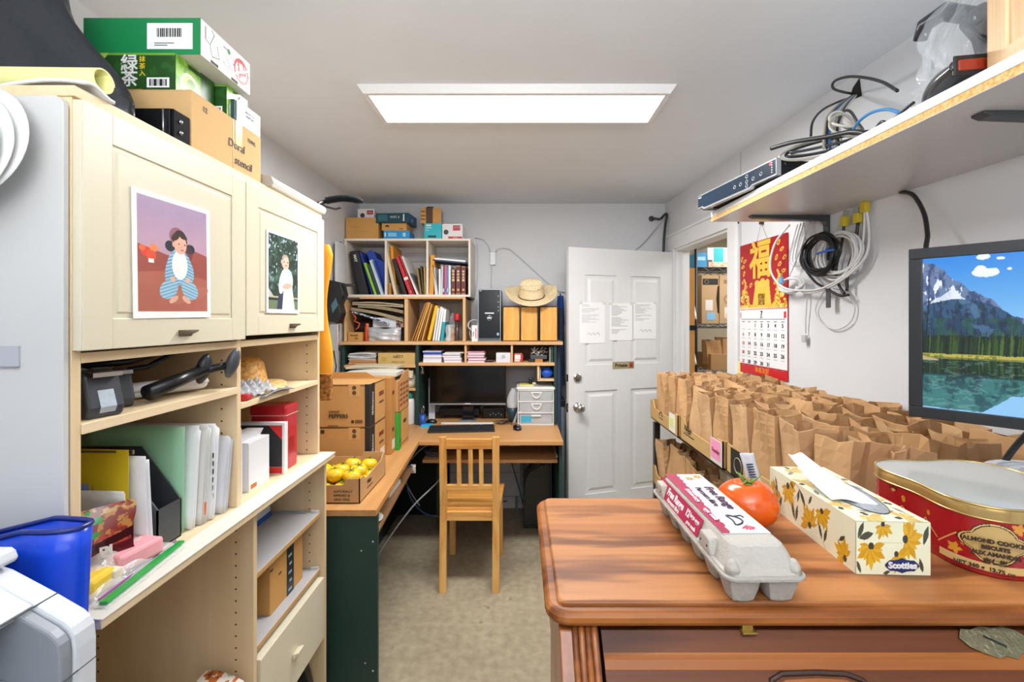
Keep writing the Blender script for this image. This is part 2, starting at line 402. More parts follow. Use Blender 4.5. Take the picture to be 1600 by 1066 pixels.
# door casing and jambs
b = MB(); wseg(b, 2.49, 2.60, 0, 2.10, 0, .014); wseg(b, 2.50, 2.588, 0, 2.10, 0, .020); struct('trim_1', b, TRIM, bev=.003)
b = MB(); wseg(b, 3.38, 3.47, 0, 2.10, 0, .014); struct('trim_2', b, TRIM, bev=.003)
b = MB(); wseg(b, 2.49, 3.49, 2.0, 2.11, 0, .016); wseg(b, 2.49, 3.49, 2.10, 2.118, 0, .026); struct('trim_3', b, TRIM, bev=.003)
b = MB(); wseg(b, 2.60, 2.615, 0, 2.0, .10, .0); wseg(b, 3.365, 3.38, 0, 2.0, .10, 0); wseg(b, 2.615, 3.365, 1.985, 2.0, .10, 0)
wseg(b, 2.615, 2.627, 0, 1.985, .06, -.045); wseg(b, 3.353, 3.365, 0, 1.985, .06, -.045)
struct('trim_4', b, TRIM)
# thin batten where the wall sheets meet
b = MB(); wseg(b, 2.474, 2.480, 0, H, 0, .003); struct('trim_5', b, flat('#B4B7BC', .6))
# raceways under the desk on the back wall
b = MB(); b.box(-.70, 0.02, 3.565, 3.58, 0, .09); struct('baseboard_back', b, OFFW)

# ---- door, swung back against the end wall
dirx, diry = -.831/.8725, -.266/.8725
dang = math.atan2(diry, dirx)
DW, DH, DT = .862, 1.965, .035
door = MB()
door.box(0, DW, -DT/2+.008, DT/2-.008, .012, .012+DH)
rows = [(.26, .98), (1.16, 1.79)]; cols = [(.125, .375), (.487, .737)]
for sgn in (-1, 1):
    a, bb = (DT/2-.008, DT/2) if sgn > 0 else (-DT/2, -DT/2+.008)
    xs = [0, cols[0][0], cols[0][1], cols[1][0], cols[1][1], DW]
    for i in (0, 2, 4): door.box(xs[i], xs[i+1], a, bb, .012, .012+DH)
    zs = [.012, rows[0][0], rows[0][1], rows[1][0], rows[1][1], .012+DH]
    for i in (0, 2, 4):
        for c in cols: door.box(c[0], c[1], a, bb, zs[i], zs[i+1])
DOORM = flat('#DCDDDF', 0.42, 0, 0.4, 0.08, 25, 0.015)
d_ob = struct('door_1', door, DOORM, loc=(1.147, 3.402, 0), rot=(0, 0, dang))
for (za, zb) in rows:
    for (xa, xb) in cols:
        b = MB(); m_ = .022
        for (s0, s1, y0_, y1_) in ((m_, m_+.02, DT/2-.0085, DT/2-.0005),):
            v = [(xa+s0, y0_, za+s0), (xb-s0, y0_, za+s0), (xb-s0, y0_, zb-s0), (xa+s0, y0_, zb-s0),
                 (xa+s1, y1_, za+s1), (xb-s1, y1_, za+s1), (xb-s1, y1_, zb-s1), (xa+s1, y1_, zb-s1)]
            b.add(v, [(4, 5, 6, 7), (0, 1, 5, 4), (1, 2, 6, 5), (2, 3, 7, 6), (3, 0, 4, 7), (0, 3, 2, 1)])
        b.build('door_panel', DOORM, d_ob)
k = MB(); k.lathe([(.033, 0), (.033, .006), (.024, .012), (.012, .016), (.012, .035), (.022, .042), (.029, .055), (.026, .068), (.012, .074), (0.0001, .075)], n=24, M=frame((DW-.066, DT/2, .872), (1, 0, 0), (0, 0, 1)) @ Matrix.Scale(-1, 4, (0, 0, 1)))
k.build('door_handle', STEEL, d_ob, smooth=True)
k = MB(); M = frame((DW-.066, DT/2, 1.075), (1, 0, 0), (0, 0, 1)) @ Matrix.Scale(-1, 4, (0, 0, 1))
k.lathe([(.031, 0), (.031, .008), (.024, .014), (.0001, .016)], n=24, M=M); k.box(-.004, .004, -.012, .012, .012, .022, M)
k.build('deadbolt', STEEL, d_ob)
k = MB(); k.box(DW, DW+.002, -.012, .012, .84, .90); k.box(DW, DW+.012, -.007, .007, .862, .88); k.box(DW, DW+.002, -.012, .012, 1.05, 1.10)
k.build('latch_plate', STEEL, d_ob)
k = MB()
for z in (.25, 1.0, 1.75): k.cyl((-.004, DT/2+.004, z), (-.004, DT/2+.004, z+.09), .006)
k.build('hinge', STEEL, d_ob)
# ---- LED panel
t = thing('ceiling_light', 'long white rectangular light panel glowing on the ceiling', 'light', (-.0135, 1.909, H))
b = MB(); Z0 = -.032
o_ = [(-.620, -.150), (.620, -.150), (.620, .150), (-.620, .150)]; i_ = [(-.598, -.140), (.598, -.140), (.598, .137), (-.598, .137)]
p_ = [(-.580, -.122), (.580, -.122), (.580, .119), (-.580, .119)]
vs = [(x, y, -.0005) for x, y in o_]+[(x, y, Z0) for x, y in i_]+[(x, y, Z0) for x, y in p_]+[(x, y, Z0+.006) for x, y in p_]
b.add(vs, [(a+i, a+(i+1) % 4, a+4+(i+1) % 4, a+4+i) for a in (0, 4, 8) for i in range(4)]); b.build('frame', flat('#E8E8E8', .4), t, bev=.001)
MB().box(-.580, .580, -.122, .119, Z0+.008, Z0+.012).build('diffuser', emis('#FFFFFF', 3.2), t)
# ================================================================== LEFT: storage cabinet
XB, XU, XL = -1.255, -.745, -.69          # back, upper front, ledge front
Y0, YM, Y1 = .755, 1.205, 1.69
cab = thing('storage_cabinet', 'tall cream cabinet with two flap doors above, open shelves and a counter ledge', 'cabinet', (-.95, 1.22, 0))
def cb(name, m, *boxes, bev=.0012, par=None):
    b = MB()
    for q in boxes: b.box(*q)
    return b.build(name, m, par or cab, world=True, bev=bev)
T = .017
cb('side_panel', CARC_Y, (XB, XU, Y0, Y0+T, .985, 1.850)); cb('side_panel', CARC_Y, (XB, -.727, Y0, Y0+T, 0, .968))
cb('side_panel', CARC_Y, (XB, XU, Y1-T, Y1, .985, 1.850)); cb('side_panel', CARC_Y, (XB, -.720, Y1-T, Y1, 0, .968))
cb('divider', CARC_Y, (XB, XU, YM-T/2, YM+T/2, .985, 1.850)); cb('divider', CARC_Y, (XB, -.727, YM+.035, YM+.035+T, 0, .968))
cb('top_panel', CARC_H, (XB, -.738, Y0-.002, Y1+.002, 1.850, 1.868))
cb('back_panel', CARC_H, (XB-.006, XB, Y0, Y1, 0, 1.868)); 
cb('back_panel', CARC_H, (-1.075, -1.068, Y0+T, Y1-T, .985, 1.850))
cb('ledge', wood('#E2CFAA', '#D9C39C', 'y', .6, .45, fine=.5), (XB, -.742, Y0-.006, Y1+.004, .968, .985), (-.742, XL, Y0-.006, Y1+.004, .968, .9835))
cb('ledge_edge', flat('#DDDACF', .4, 0, .4, .05, 25), (-.742, XL+.002, Y0-.007, Y1+.005, .9835, .9865), bev=.0008)
cb('shelf', CARC_H, (-1.068, XU, Y0+T, YM-T/2, 1.405, 1.423), bev=.001); cb('shelf', CARC_H, (-1.068, XU, YM+T/2, Y1-T, 1.405, 1.423))
cb('shelf', CARC_H, (-1.068, XU+.003, Y0+T, YM-T/2, 1.284, 1.302)); cb('shelf', CARC_H, (-1.068, XU, YM+T/2, Y1-T, 1.240, 1.256))
GSH = flat('#B4B3B6', .5, 0, .4, .06, 30, .03)
cb('shelf', GSH, (XB, -.735, YM+.055, Y1-T-.002, .757, .772)); cb('shelf_edge', wood('#C79F68', '#B88C52', 'y'), (-.735, -.7335, YM+.055, Y1-T-.002, .757, .7715))
cb('shelf', GSH, (XB, -.737, YM+.055, Y1-T-.002, .550, .565)); cb('shelf_edge', wood('#C79F68', '#B88C52', 'y'), (-.737, -.7355, YM+.055, Y1-T-.002, .550, .5645))
cb('shelf', CARC_H, (XB, -.735, Y0+T, YM+.035, .470, .488))
# peg holes: rows of dark drilled sockets
b = MB()
def holes(xs, y, zs, s):
    for x in xs:
        for z in zs: b.cyl((x, y, z), (x, y+.0006*s, z), .0026, n=8)
holes([-.785], Y1-T, [1.0+.032*i for i in range(26)], -1); holes([-.785], YM-T/2, [1.02+.032*i for i in range(12)], -1)
holes([-.775, -1.15], YM+.035, [.52+.032*i for i in range(13)], -1); holes([-.775], Y1-T, [.59+.032*i for i in range(11)], -1)
b.build('peg_hole', flat('#4A3826', .8), cab, world=True)['kind'] = 'stuff'
b = MB()
for (x, y, z) in ((-.76, YM+.03, .945), (-.76, Y1-T-.006, .945)): b.prism([(x-.03, z), (x+.02, z), (x+.02, z-.006), (x-.03, z-.022)], y, y+.005, 'y')
b.build('bracket', flat('#E8E0CC', .3), cab, world=True)
b = MB()
for z in (.772, .565): b.box(-.765, -.738, Y1-T-.014, Y1-T-.001, z-.001, z+.009); b.box(-.765, -.736, YM+.053, YM+.062, z-.014, z-.002)
b.build('shelf_clip', clear('#FFFFFF', .5), cab, world=True)
# flap doors
def flap(y0, y1, z0, z1):
    b = MB(); n = .055; X0, X1 = XU, XU+.019
    W_ = CREAM
    b.box(X0, X1-.003, y0, y1, z0, z1)
    b.box(X1-.003, X1, y0, y0+n, z0, z1); b.box(X1-.003, X1, y1-n, y1, z0, z1)
    b.box(X1-.003, X1, y0+n, y1-n, z0, z0+n); b.box(X1-.003, X1, y0+n, y1-n, z1-n, z1)
    d = b.build('door', W_, cab, world=True, bev=.0018)
    p = MB(); m_ = .008; a = n+m_; q = (y0+a, y1-a, z0+a, z1-a)
    v = [(X1-.003, q[0], q[2]), (X1-.003, q[1], q[2]), (X1-.003, q[1], q[3]), (X1-.003, q[0], q[3])]
    c_ = .004; v += [(X1-.0008, q[0]+c_, q[2]+c_), (X1-.0008, q[1]-c_, q[2]+c_), (X1-.0008, q[1]-c_, q[3]-c_), (X1-.0008, q[0]+c_, q[3]-c_)]
    p.add(v, [(4, 5, 6, 7), (0, 1, 5, 4), (1, 2, 6, 5), (2, 3, 7, 6), (3, 0, 4, 7), (0, 3, 2, 1)])
    p.build('panel', W_, d, world=True)
    h = MB(); ym = (y0+y1)/2+.006
    h.prism([(X1, z0+.030), (X1+.016, z0+.030), (X1+.017, z0+.027), (X1+.004, z0+.021), (X1, z0+.016)], ym-.019, ym+.019, 'y')
    ho = h.build('handle', flat('#6A5E50', .35, .7), d, world=True)
    return d
flap(Y0+.001, YM-.002, 1.427, 1.846); flap(YM+.002, Y1-.006, 1.436, 1.846)
# drawer
dr = cb('drawer', CREAM, (-.80, -.719, YM+.056, Y1-T-.003, .312, .535), bev=.002)
b = MB(); b.prism([(-.719, .42), (-.702, .426), (-.700, .422), (-.719, .395)], 1.435, 1.475, 'y'); b.build('handle', CREAM, dr, world=True, bev=.002)

# ---- two prints taped to the doors
ph = thing('photo_print', 'large taped photo of a seated baby in blue stripes and white bib', 'photo', (XU+.0195, .956, 1.607), group='prints taped to the cabinet doors')
cv = Canvas(190, 222, '#F4F4F2'); NB = cv.noise(3, 4)
cv.rect(.05, .055, .95, .96, '#B8788A'); cv.grad('#C49CA8', '#A58EAE', .42, .96, .05, .95)
cv.poly([(.05, .055), (.95, .055), (.95, .56), (.72, .60), (.40, .52), (.05, .58)], '#9C4E44')
cv.poly([(.05, .055), (.95, .055), (.95, .34), (.5, .40), (.05, .36)], '#AE6452'); cv.ell(.68, .20, .25, .06, '#BE7A66', .2, .5)
for (x, y, r, c) in ((.14, .525, .050, '#D8452E'), (.23, .56, .040, '#EE8A4A'), (.20, .50, .050, '#DF5236'), (.10, .55, .030, '#E46B44')): cv.ell(x, y, r, r*.8, c)
cv.rect(.17, .44, .23, .475, '#EDE6E0')
cv.ell(.43, .60, .055, .045, '#232B38'); cv.ell(.70, .60, .055, .042, '#232B38'); cv.ell(.52, .69, .085, .075, '#8A4A58', 0, .7); cv.ell(.62, .56, .10, .08, '#5E2E34', 0, .6)
cv.ell(.55, .43, .140, .150, '#6A9CBC'); cv.ell(.42, .40, .045, .11, '#6A9CBC', -.25); cv.ell(.69, .41, .045, .10, '#6A9CBC', .25)
cv.ell(.41, .24, .105, .075, '#74A6C4', .45); cv.ell(.69, .24, .105, .075, '#74A6C4', -.45)
stripe = (np.sin((cv.Y*1.0+.25*np.abs(cv.X-.55))*230) > .2) & (np.abs(cv.a[..., 2]-.75) < .05) & (cv.a[..., 0] < .5); cv.put(stripe*1.0, '#B4D6E4', .8)
cv.ell(.555, .45, .088, .125, '#EFECE8'); cv.ell(.46, .325, .030, .022, '#E3B2A0', -.5); cv.ell(.66, .325, .030, .022, '#E3B2A0', .5)
cv.ell(.56, .655, .082, .095, '#36221F'); cv.ell(.565, .625, .072, .080, '#E0AE98'); cv.ell(.50, .685, .05, .028, '#3A2622', .5); cv.ell(.60, .70, .05, .022, '#3A2622', -.3); cv.ell(.475, .62, .016, .022, '#DDA68E')
cv.ell(.545, .63, .008, .007, '#2A1A18'); cv.ell(.625, .63, .008, .007, '#2A1A18'); cv.ell(.590, .607, .009, .005, '#D29A86'); cv.ell(.588, .580, .018, .006, '#B35C54')
cv.ell(.47, .155, .055, .024, '#E3AE98', .5); cv.ell(.64, .155, .055, .024, '#E3AE98', -.5)
cv.a *= (.94+.12*NB)[..., None]
PW, PH = .212, .248
cv.plane('printed_picture', (0, 0, 0), RT, PW, PH, ph, vcol(.35), .0016)
MB().box(0, .0014, -PW/2, PW/2, -PH/2, PH/2).build('paper', PAPER, ph)
ph.rotation_euler = (math.radians(1.0), 0, 0)
ph2 = thing('photo_print', 'smaller taped photo of a baby in white before dark trees', 'photo', (XU+.0195, 1.395, 1.6185), group='prints taped to the cabinet doors')
cv = Canvas(150, 190, '#F2F3F3'); n1 = cv.noise(5, 14); n2 = cv.noise(9, 26)
cv.rect(.05, .05, .95, .97, '#26382F'); inner = ((cv.X > .05)&(cv.X < .95)&(cv.Y > .05)&(cv.Y < .97))
cv.put((n1 > .52)*inner*1.0, '#3F5A4C'); cv.put((n2 > .60)*inner*(cv.Y > .3), '#8FB0B8', .8); cv.put((n2 > .64)*inner*(cv.Y > .5), '#C8DCE2')
cv.rect(.05, .05, .95, .16, '#6F7F62'); cv.rect(.05, .19, .95, .21, '#B9A98C'); cv.poly([(.05, .30), (.20, .20), (.05, .20)], '#B9C0B4')
cv.poly([(.28, .05), (.34, .26), (.48, .26), (.46, .05)], '#2E3A55')
cv.poly([(.44, .05), (.50, .40), (.74, .40), (.84, .05)], '#E9ECF0'); cv.ell(.58, .42, .155, .16, '#F2F2EE'); cv.ell(.43, .38, .065, .14, '#EFEFEA', -.25)
cv.ell(.60, .35, .12, .038, '#DDB09C', .15); cv.ell(.54, .64, .085, .078, '#E3B9A4'); cv.ell(.54, .70, .078, .05, '#B0A090'); cv.ell(.56, .665, .070, .050, '#E6BEAA')
cv.ell(.50, .655, .014, .009, '#332320'); cv.ell(.61, .655, .014, .009, '#332320'); cv.ell(.56, .612, .03, .008, '#B0605A'); cv.ell(.43, .645, .022, .02, '#DBA992')
PW, PH = .192, .240
cv.plane('printed_picture', (0, 0, 0), RT, PW, PH, ph2, vcol(.35), .0016)
MB().box(0, .0014, -PW/2, PW/2, -PH/2, PH/2).build('paper', PAPER, ph2)

# ---- things on top of the cabinet
ZT = 1.868
c = carton('cardboard_box', 'kraft box hand-lettered "Doral Stencil" on top of the cabinet', 'box', -1.02, -.748, 1.035, 1.312, ZT, ZT+.135, card('#D2AC78', .03), group='boxes stacked on the cabinet')
INK = flat('#2A2622', .6); hw = .136
text('Doral', .030, c, (hw, -.02+.045, .068), RT, INK, 'handwriting', shear=.1); text('stencil', .030, c, (hw, .055, .03), RT, INK, 'handwriting', shear=.1)
text('12', .017, c, (hw, -.095, .108), RT, INK); text('750ML', .014, c, (hw, .092, .103), RT, INK)
decal('tape', c, (hw, .035, .10), RT, .028, .07, flat('#D9A94A', .35)); decal('tape', c, (hw, .012, .0675), RT, .004, .132, flat('#C79A4A', .4))
# ring binder case
t = thing('binder_case', 'black leather snap binder lying before the stencil box', 'binder', (-.86, 1.006, ZT), group=None)
b = MB(); b.box(-.115, .105, -.022, .022, .004, .062); b.build('pages', flat('#17181B', .5), t, bev=.002)
b = MB(); b.box(-.118, .110, -.025, .025, .062, .067); b.box(-.118, .110, -.025, .025, 0, .005); b.box(.106, .112, -.025, .025, 0, .067); b.build('cover', flat('#0C0D10', .7, 0, .1), t, bev=.002)
MB().box(-.118, .105, -.0258, -.022, 0, .067).build('front_cover', flat('#0C0D10', .4), t, bev=.001)
b = MB(); b.cyl((.092, -.0275, .003), (.092, -.0275, .064), .0022); b.build('rim', STEEL, t, smooth=True)
for z in (.022, .046):
    b = MB(); b.lathe([(.0055, 0), (.005, .002), (.002, .004)], n=12, M=frame((.112, -.004, z), *RT)); b.build('snap', STEEL, t, smooth=True)
# green tea boxes
TEAM = [flat('#2C5A22', .35, var=.1), flat('#7FB53A', .35, var=.1), flat('#EDEFE4', .4)]
def tea(x0, x1, y0, y1, z0, label):
    w_, d_, h_ = x1-x0, y1-y0, .088
    t = thing('tea_box', label, 'box', ((x0+x1)/2, (y0+y1)/2, z0), group='boxes stacked on the cabinet')
    b = MB(); b.box(-w_/2, w_/2, -d_/2, d_/2, 0, h_); b.build('body', TEAM[0], t, bev=.001)
    cv = Canvas(90, 50, '#244D1E'); nn = cv.noise(int(x0*-100), 6); cv.put((nn > .55)*1.0, '#31682A', .6); cv.rect(0, .94, 1, 1, '#6FA33A'); cv.rect(0, 0, 1, .04, '#8AB83A')
    cv.poly([(0, 1), (.12, 1), (0, .7)], '#A6CF5A'); cv.rect(.62, .1, .92, .36, '#F2F2F2')
    for i in range(9): cv.rect(.66+.026*i, .14, .675+.026*i+(i % 3)*.004, .32, '#333333')
    cv.plane('printed_front', (0, -d_/2, h_/2), FR, w_, h_, t, vcol(.35), .0008)
    text('緑', .040, t, (-.018, -d_/2-.0008, .062), FR, WHITE, 'lettering', bold=.0006); text('茶', .040, t, (-.018, -d_/2-.0008, .026), FR, WHITE, 'lettering', bold=.0006)
    text('抹', .015, t, (.012, -d_/2-.0008, .072), FR, flat('#F0D030', .5)); text('茶', .015, t, (.012, -d_/2-.0008, .056), FR, flat('#F0D030', .5)); text('入', .015, t, (.012, -d_/2-.0008, .040), FR, flat('#F0D030', .5))
    cv = Canvas(90, 50, '#8DC03E'); nn = cv.noise(4, 8); cv.put((nn > .5)*1.0, '#5F9A2E', .7); cv.ell(.34, .34, .42, .36, '#F5F5EE'); cv.ell(.34, .42, .32, .22, '#B8CF6A'); cv.ell(.38, .46, .18, .12, '#5F8F2E')
    cv.rect(.62, 0, 1, 1, '#2C5A22'); cv.rect(.52, .06, .6, .3, '#D8402C'); cv.rect(.3, .85, .8, .97, '#2A4A22')
    cv.plane('printed_side', (w_/2, 0, h_/2), RT, d_, h_, t, vcol(.35), .0008)
    return t
tea(-.965, -.792, 1.045, 1.175, ZT+.1355, 'green tea box nearest the front, barcode on its end, under the green carton')
b2 = tea(-.90, -.765, 1.185, 1.275, ZT+.1355, 'green tea box behind the first one, beside the small white box')
text('緑', .034, b2, (.0685, .018, .062), RT, WHITE, bold=.0006); text('茶', .034, b2, (.0685, .018, .026), RT, WHITE, bold=.0006)
# big green carton with white lower half
t = thing('cookware_box', 'big flat green and white carton topping the cabinet stack', 'box', (-.875, 1.148, ZT+.2245), group='boxes stacked on the cabinet')
b = MB(); b.box(-.135, .135, -.095, .095, 0, .084); b.build('body', flat('#E9EAEA', .4), t, bev=.001)
GB = flat('#12834A', .4)
decal('printed_front', t, (0, -.095, .042), FR, .27, .084, GB, .001); decal('printed_top', t, (0, 0, .084), TP, .27, .19, GB, .001)
decal('barcode_label', t, (.065, -.096, .042), FR, .105, .060, PAPER, .0008)
b = MB(); rr = random.Random(3); x = .036
while x < .092:
    w_ = rr.choice([.0012, .002, .003]); b.box(x, x+w_, -.0975, -.0969, .040, .060); x += w_+rr.choice([.0015, .0025])
b.box(.03, .075, -.0975, -.0969, .025, .0265); b.box(.03, .06, -.0975, -.0969, .020, .0215)
b.build('barcode', INK, t)
cv = Canvas(110, 50, '#EDEEEC')
for (p, q) in (((.08, .9), (.08, .55)), ((.08, .55), (.16, .5)), ((.16, .5), (.24, .85)), ((.24, .85), (.2, .95)), ((.16, .5), (.20, .2)), ((.2, .2), (.34, .3)), ((.34, .3), (.3, .6)), ((.42, .35), (.52, .2)), ((.5, .5), (.55, .25)), ((.42, .8), (.5, .8)), ((.54, .45), (.6, .3))): cv.line(p, q, .03, '#7A7C7A')
cv.ell(.53, .78, .07, .08, '#1C8A4C'); cv.ell(.80, .5, .36, .38, '#C62A34'); cv.ell(.80, .5, .28, .29, '#F0F0EE')
cv.line((.73, .75), (.83, .80), .075, '#C62A34'); cv.line((.73, .75), (.76, .3), .075, '#C62A34'); cv.line((.83, .80), (.90, .5), .075, '#C62A34'); cv.line((.90, .5), (.80, .42), .075, '#C62A34'); cv.line((.8, .42), (.76, .3), .075, '#C62A34'); cv.line((.66, .3), (.94, .68), .05, '#F0F0EE'); cv.rect(.62, .50, .65, .54, '#222222'); cv.rect(.95, .50, .98, .54, '#222222')
cv.plane('printed_side', (.135, 0, .042), RT, .19, .084, t, vcol(.4), .001)
for y_ in (-.0485, .0285): b = MB(); b.box(.1355, .1363, y_-.0135, y_+.0135, .001, .008); b.build('hand_slot', flat('#55504A', .8), t)
# small white box
t = thing('small_box', 'small white printed box at the back of the cabinet-top stack', 'box', (-.79, 1.30, ZT+.1355), group='boxes stacked on the cabinet')
MB().box(-.04, .036, -.10, .012, 0, .058).build('body', flat('#2E4A48', .5), t, bev=.001)
MB().box(.036, .040, -.092, .012, 0, .060).build('printed_side', flat('#E8EBF0', .45), t, bev=.0006)
text('GREEN TEA', .009, t, (.0402, -.04, .042), RT, flat('#55606A', .5)); text('SAMPLER', .009, t, (.0402, -.04, .032), RT, flat('#3A4450', .5))
# plastic shade cassette
t = thing('shade_cassette', 'white moulded roller-shade cassette lying along the cabinet edge', 'blind', (-.76, 1.53, ZT))
pr = [(-.045, .028), (-.045, .036), (.002, .036), (.030, .030), (.036, .016), (.030, .004), (.018, .001), (.006, .006), (.004, .018), (-.010, .024)]
b = MB(); b.prism(pr, -.195, .17, 'y'); b.build('cover', flat('#E4E4E0', .35), t, bev=.001)
b = MB(); b.prism([(-.046, .026), (-.046, .037), (.003, .037), (.031, .031), (.037, .016), (.031, .002), (.017, -.0), (.006, .003), (-.012, .022)], -.199, -.195, 'y'); b.build('end_cap', flat('#A7A39A', .5), t)
b = MB(); b.prism([(-.045, .0), (-.045, .028), (-.010, .024), (.003, .016), (.0, .0)], -.19, .165, 'y'); b.build('rail', flat('#8C8C88', .4), t)
# flexible hose beyond it
t = thing('flexible_hose', 'black ribbed flexible hose curling off the cabinet end', 'hose', (-.74, 1.72, ZT+.03))
b = MB(); pts = []; rr_ = []
for i in range(56):
    s_ = i/55; pts.append((-.01+.128*s_, .03+.05*s_, .035+.018*math.sin(s_*2.6)+.002)); rr_.append((.0165 if i % 2 else .0115)*(1 if s_ < .85 else 1-(s_-.85)*3.2))
b.tube(pts, rr_, 12); b.build('hose', flat('#2A2D31', .35), t)
b = MB(); b.tube([(-.02, .0, .022), (.0, .02, .012), (.03, .03, .006), (.05, .03, .012)], .004); b.tube([(-.03, -.03, .0), (-.02, .0, .02), (-.01, .03, .035)], .008); b.build('clip', BLACK, t, smooth=True)
# black plastic sack and yellow roll, near end of the cabinet
t = thing('plastic_sack', 'shiny black plastic sack sagging on the near end of the cabinet', 'bag', (-1.0, .91, 1.868))
def sack(u, v):
    a = u*2*math.pi; z = v*.40; r = (1-.18*v)*(.93+.07*math.sin(9*v))*(1+.10*math.sin(3*a+4*v)+.05*math.sin(7*a+9*v))
    if v > .98: r *= .01
    return (-.10*v+.215*r*math.cos(a)*(1-.12*v), .0+.055*r*math.sin(a)+.008*math.sin(8*v), z)
MB().grid(sack, 40, 16, True).build('film', flat('#1C1F25', .22, bump=.6, bscale=16), t, smooth=True)
t = thing('foam_roll', 'pale yellow rolled sheet with open end lying against the black sack', 'roll', (-.802, .80, 1.892))
b = MB(); r0 = .019
pts = [(-.30, 0, .022), (-.15, 0, .012), (0, 0, .008), (.062, -.002, .004)]
def roll(u, v):
    a = u*2*math.pi*1.15; rr = r0*(1-.13*u)*(.75+.35*v); x = -.30+.37*v
    return (x, rr*math.cos(a), .018-.012*v+rr*math.sin(a))
MB().grid(roll, 30, 10).build('sheet', flat('#E4E29A', .6), t, smooth=True, thick=.003)
t = thing('folded_cloth', 'white folded sheet under the yellow roll on the near cabinet end', 'cloth', (-.90, .79, 1.868))
def fold(u, v): return (-.25+.42*u, -.03+.06*v, .004+.008*math.sin(u*9)+.006*math.sin(v*5))
MB().grid(fold, 24, 6).build('sheet', flat('#DCDDDC', .7), t, smooth=True, thick=.006)

# ---- grey panel whose flat side faces the camera
t = thing('partition_panel', 'light grey panel with rounded corner standing against the near end of the cream cabinet', 'panel', (-1.02, .743, 0))
X0_, X1_, ZT_ = -.235, .274, 1.846
pr = [(X0_, 0), (X1_, 0), (X1_, ZT_-.014), (X1_-.004, ZT_-.005), (X1_-.013, ZT_), (X0_, ZT_)]
b = MB(); b.prism(pr, 0, .009, 'y'); b.build('body', flat('#CBCBCA', .42, 0, .5, .04, 12), t, bev=.001)
decal('name_plate', t, (.134, 0, 1.4195), FR, .14, .033, flat('#B3B6BD', .4), .003)
b = MB(); b.box(.064, .204, -.0045, -.001, 1.4015, 1.4035); b.build('plate_lip', flat('#8E9299', .4), t)
# paper rolls / caps hung at top left
t = thing('paper_plates', 'stack of white paper plates hooked on the grey panel', 'plates', (-.86, .728, 1.755))
for i in range(3):
    b = MB(); M_ = frame((-.012*i, -.012-.010*i, -.012*i), (1, 0, 0), (0, .15, 1))
    b.lathe([(.0001, 0), (.072, .001), (.083, .007), (.096, .009), (.098, .011), (.083, .010), (.0001, .004)], n=40, M=M_); b.build('plate', flat('#E6E6E4', .5), t, smooth=True)

# ---- printer at lower left, its bay facing the aisle
t = thing('printer_stand', 'plain grey stand under the office printer', 'stand', (-.90, .52, 0)); b = MB(); b.box(-.30, .30, -.19, .215, 0, .70); b.build('body', GREYP, t, bev=.003)
t = thing('printer', 'light grey office printer with dark paper bay at lower left', 'printer', (-.80, .46, .7))
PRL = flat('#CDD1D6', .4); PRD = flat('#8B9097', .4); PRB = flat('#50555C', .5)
def prf(o): return [(-1.15+o, .705), (-.576-o, .705), (-.576-o, 1.050), (-.578-o, 1.069-o*.5), (-.583-o, 1.079-o), (-.592-o, 1.087-o), (-.629-o, 1.1085-o), (-.690-o, 1.141-o), (-.72-o, 1.150-o), (-1.15+o, 1.150-o)]
def pp(name, poly, y0, y1, m, bev=.002): b = MB(); b.prism(poly, y0, y1, 'y'); return b.build(name, m, t, world=True, bev=bev)
pp('side_cover', prf(0), .590, .620, PRL, .004); pp('bay_frame', prf(.004), .574, .590, PRD, .003)
pp('body', [(-1.15, .705), (-.60, .705), (-.60, .99), (-.70, 1.0), (-.76, 1.10), (-1.15, 1.12)], .345, .574, PRB)
pp('side_cover', prf(0), .315, .345, PRL, .004)
pp('scanner_lid', [(-1.15, 1.105), (-.640, 1.098), (-.6305, 1.1095), (-.690, 1.1425), (-.72, 1.1515), (-1.15, 1.1515)], .345, .590, PRL)
pp('lid_recess_shade', [(-.645, 1.1035), (-.640, 1.1065), (-.690, 1.1445), (-.72, 1.1530), (-1.15, 1.1530), (-1.15, 1.15), (-.70, 1.138)], .30, .572, PRD)  # grey plate on the lid, colouring in the shade of its recess
pp('paper_tray', [(-.60, .99), (-.580, .99), (-.580, 1.012), (-.60, 1.016), (-.72, 1.035), (-.75, 1.02)], .345, .574, flat('#9BA0A6', .4))
b = MB(); b.box(-.577, -.5757, .318, .618, 1.0218, 1.0232); b.build('seam', flat('#4A4D52', .6), t, world=True)
b = MB(); b.tube([(-.6285, .350, 1.1080), (-.6285, .6185, 1.1080)], .0011, 5); b.build('seam', flat('#4A4D52', .6), t, world=True)
pp('raised_lid', [(-1.15, 1.150), (-.688, 1.150), (-.684, 1.156), (-.688, 1.166), (-.694, 1.170), (-1.15, 1.172)], .40, .622, PRL, .003)
b = MB(); b.box(-.70, -.69, .40, .52, 1.146, 1.149); b.build('label_strip', WHITE, t, world=True)
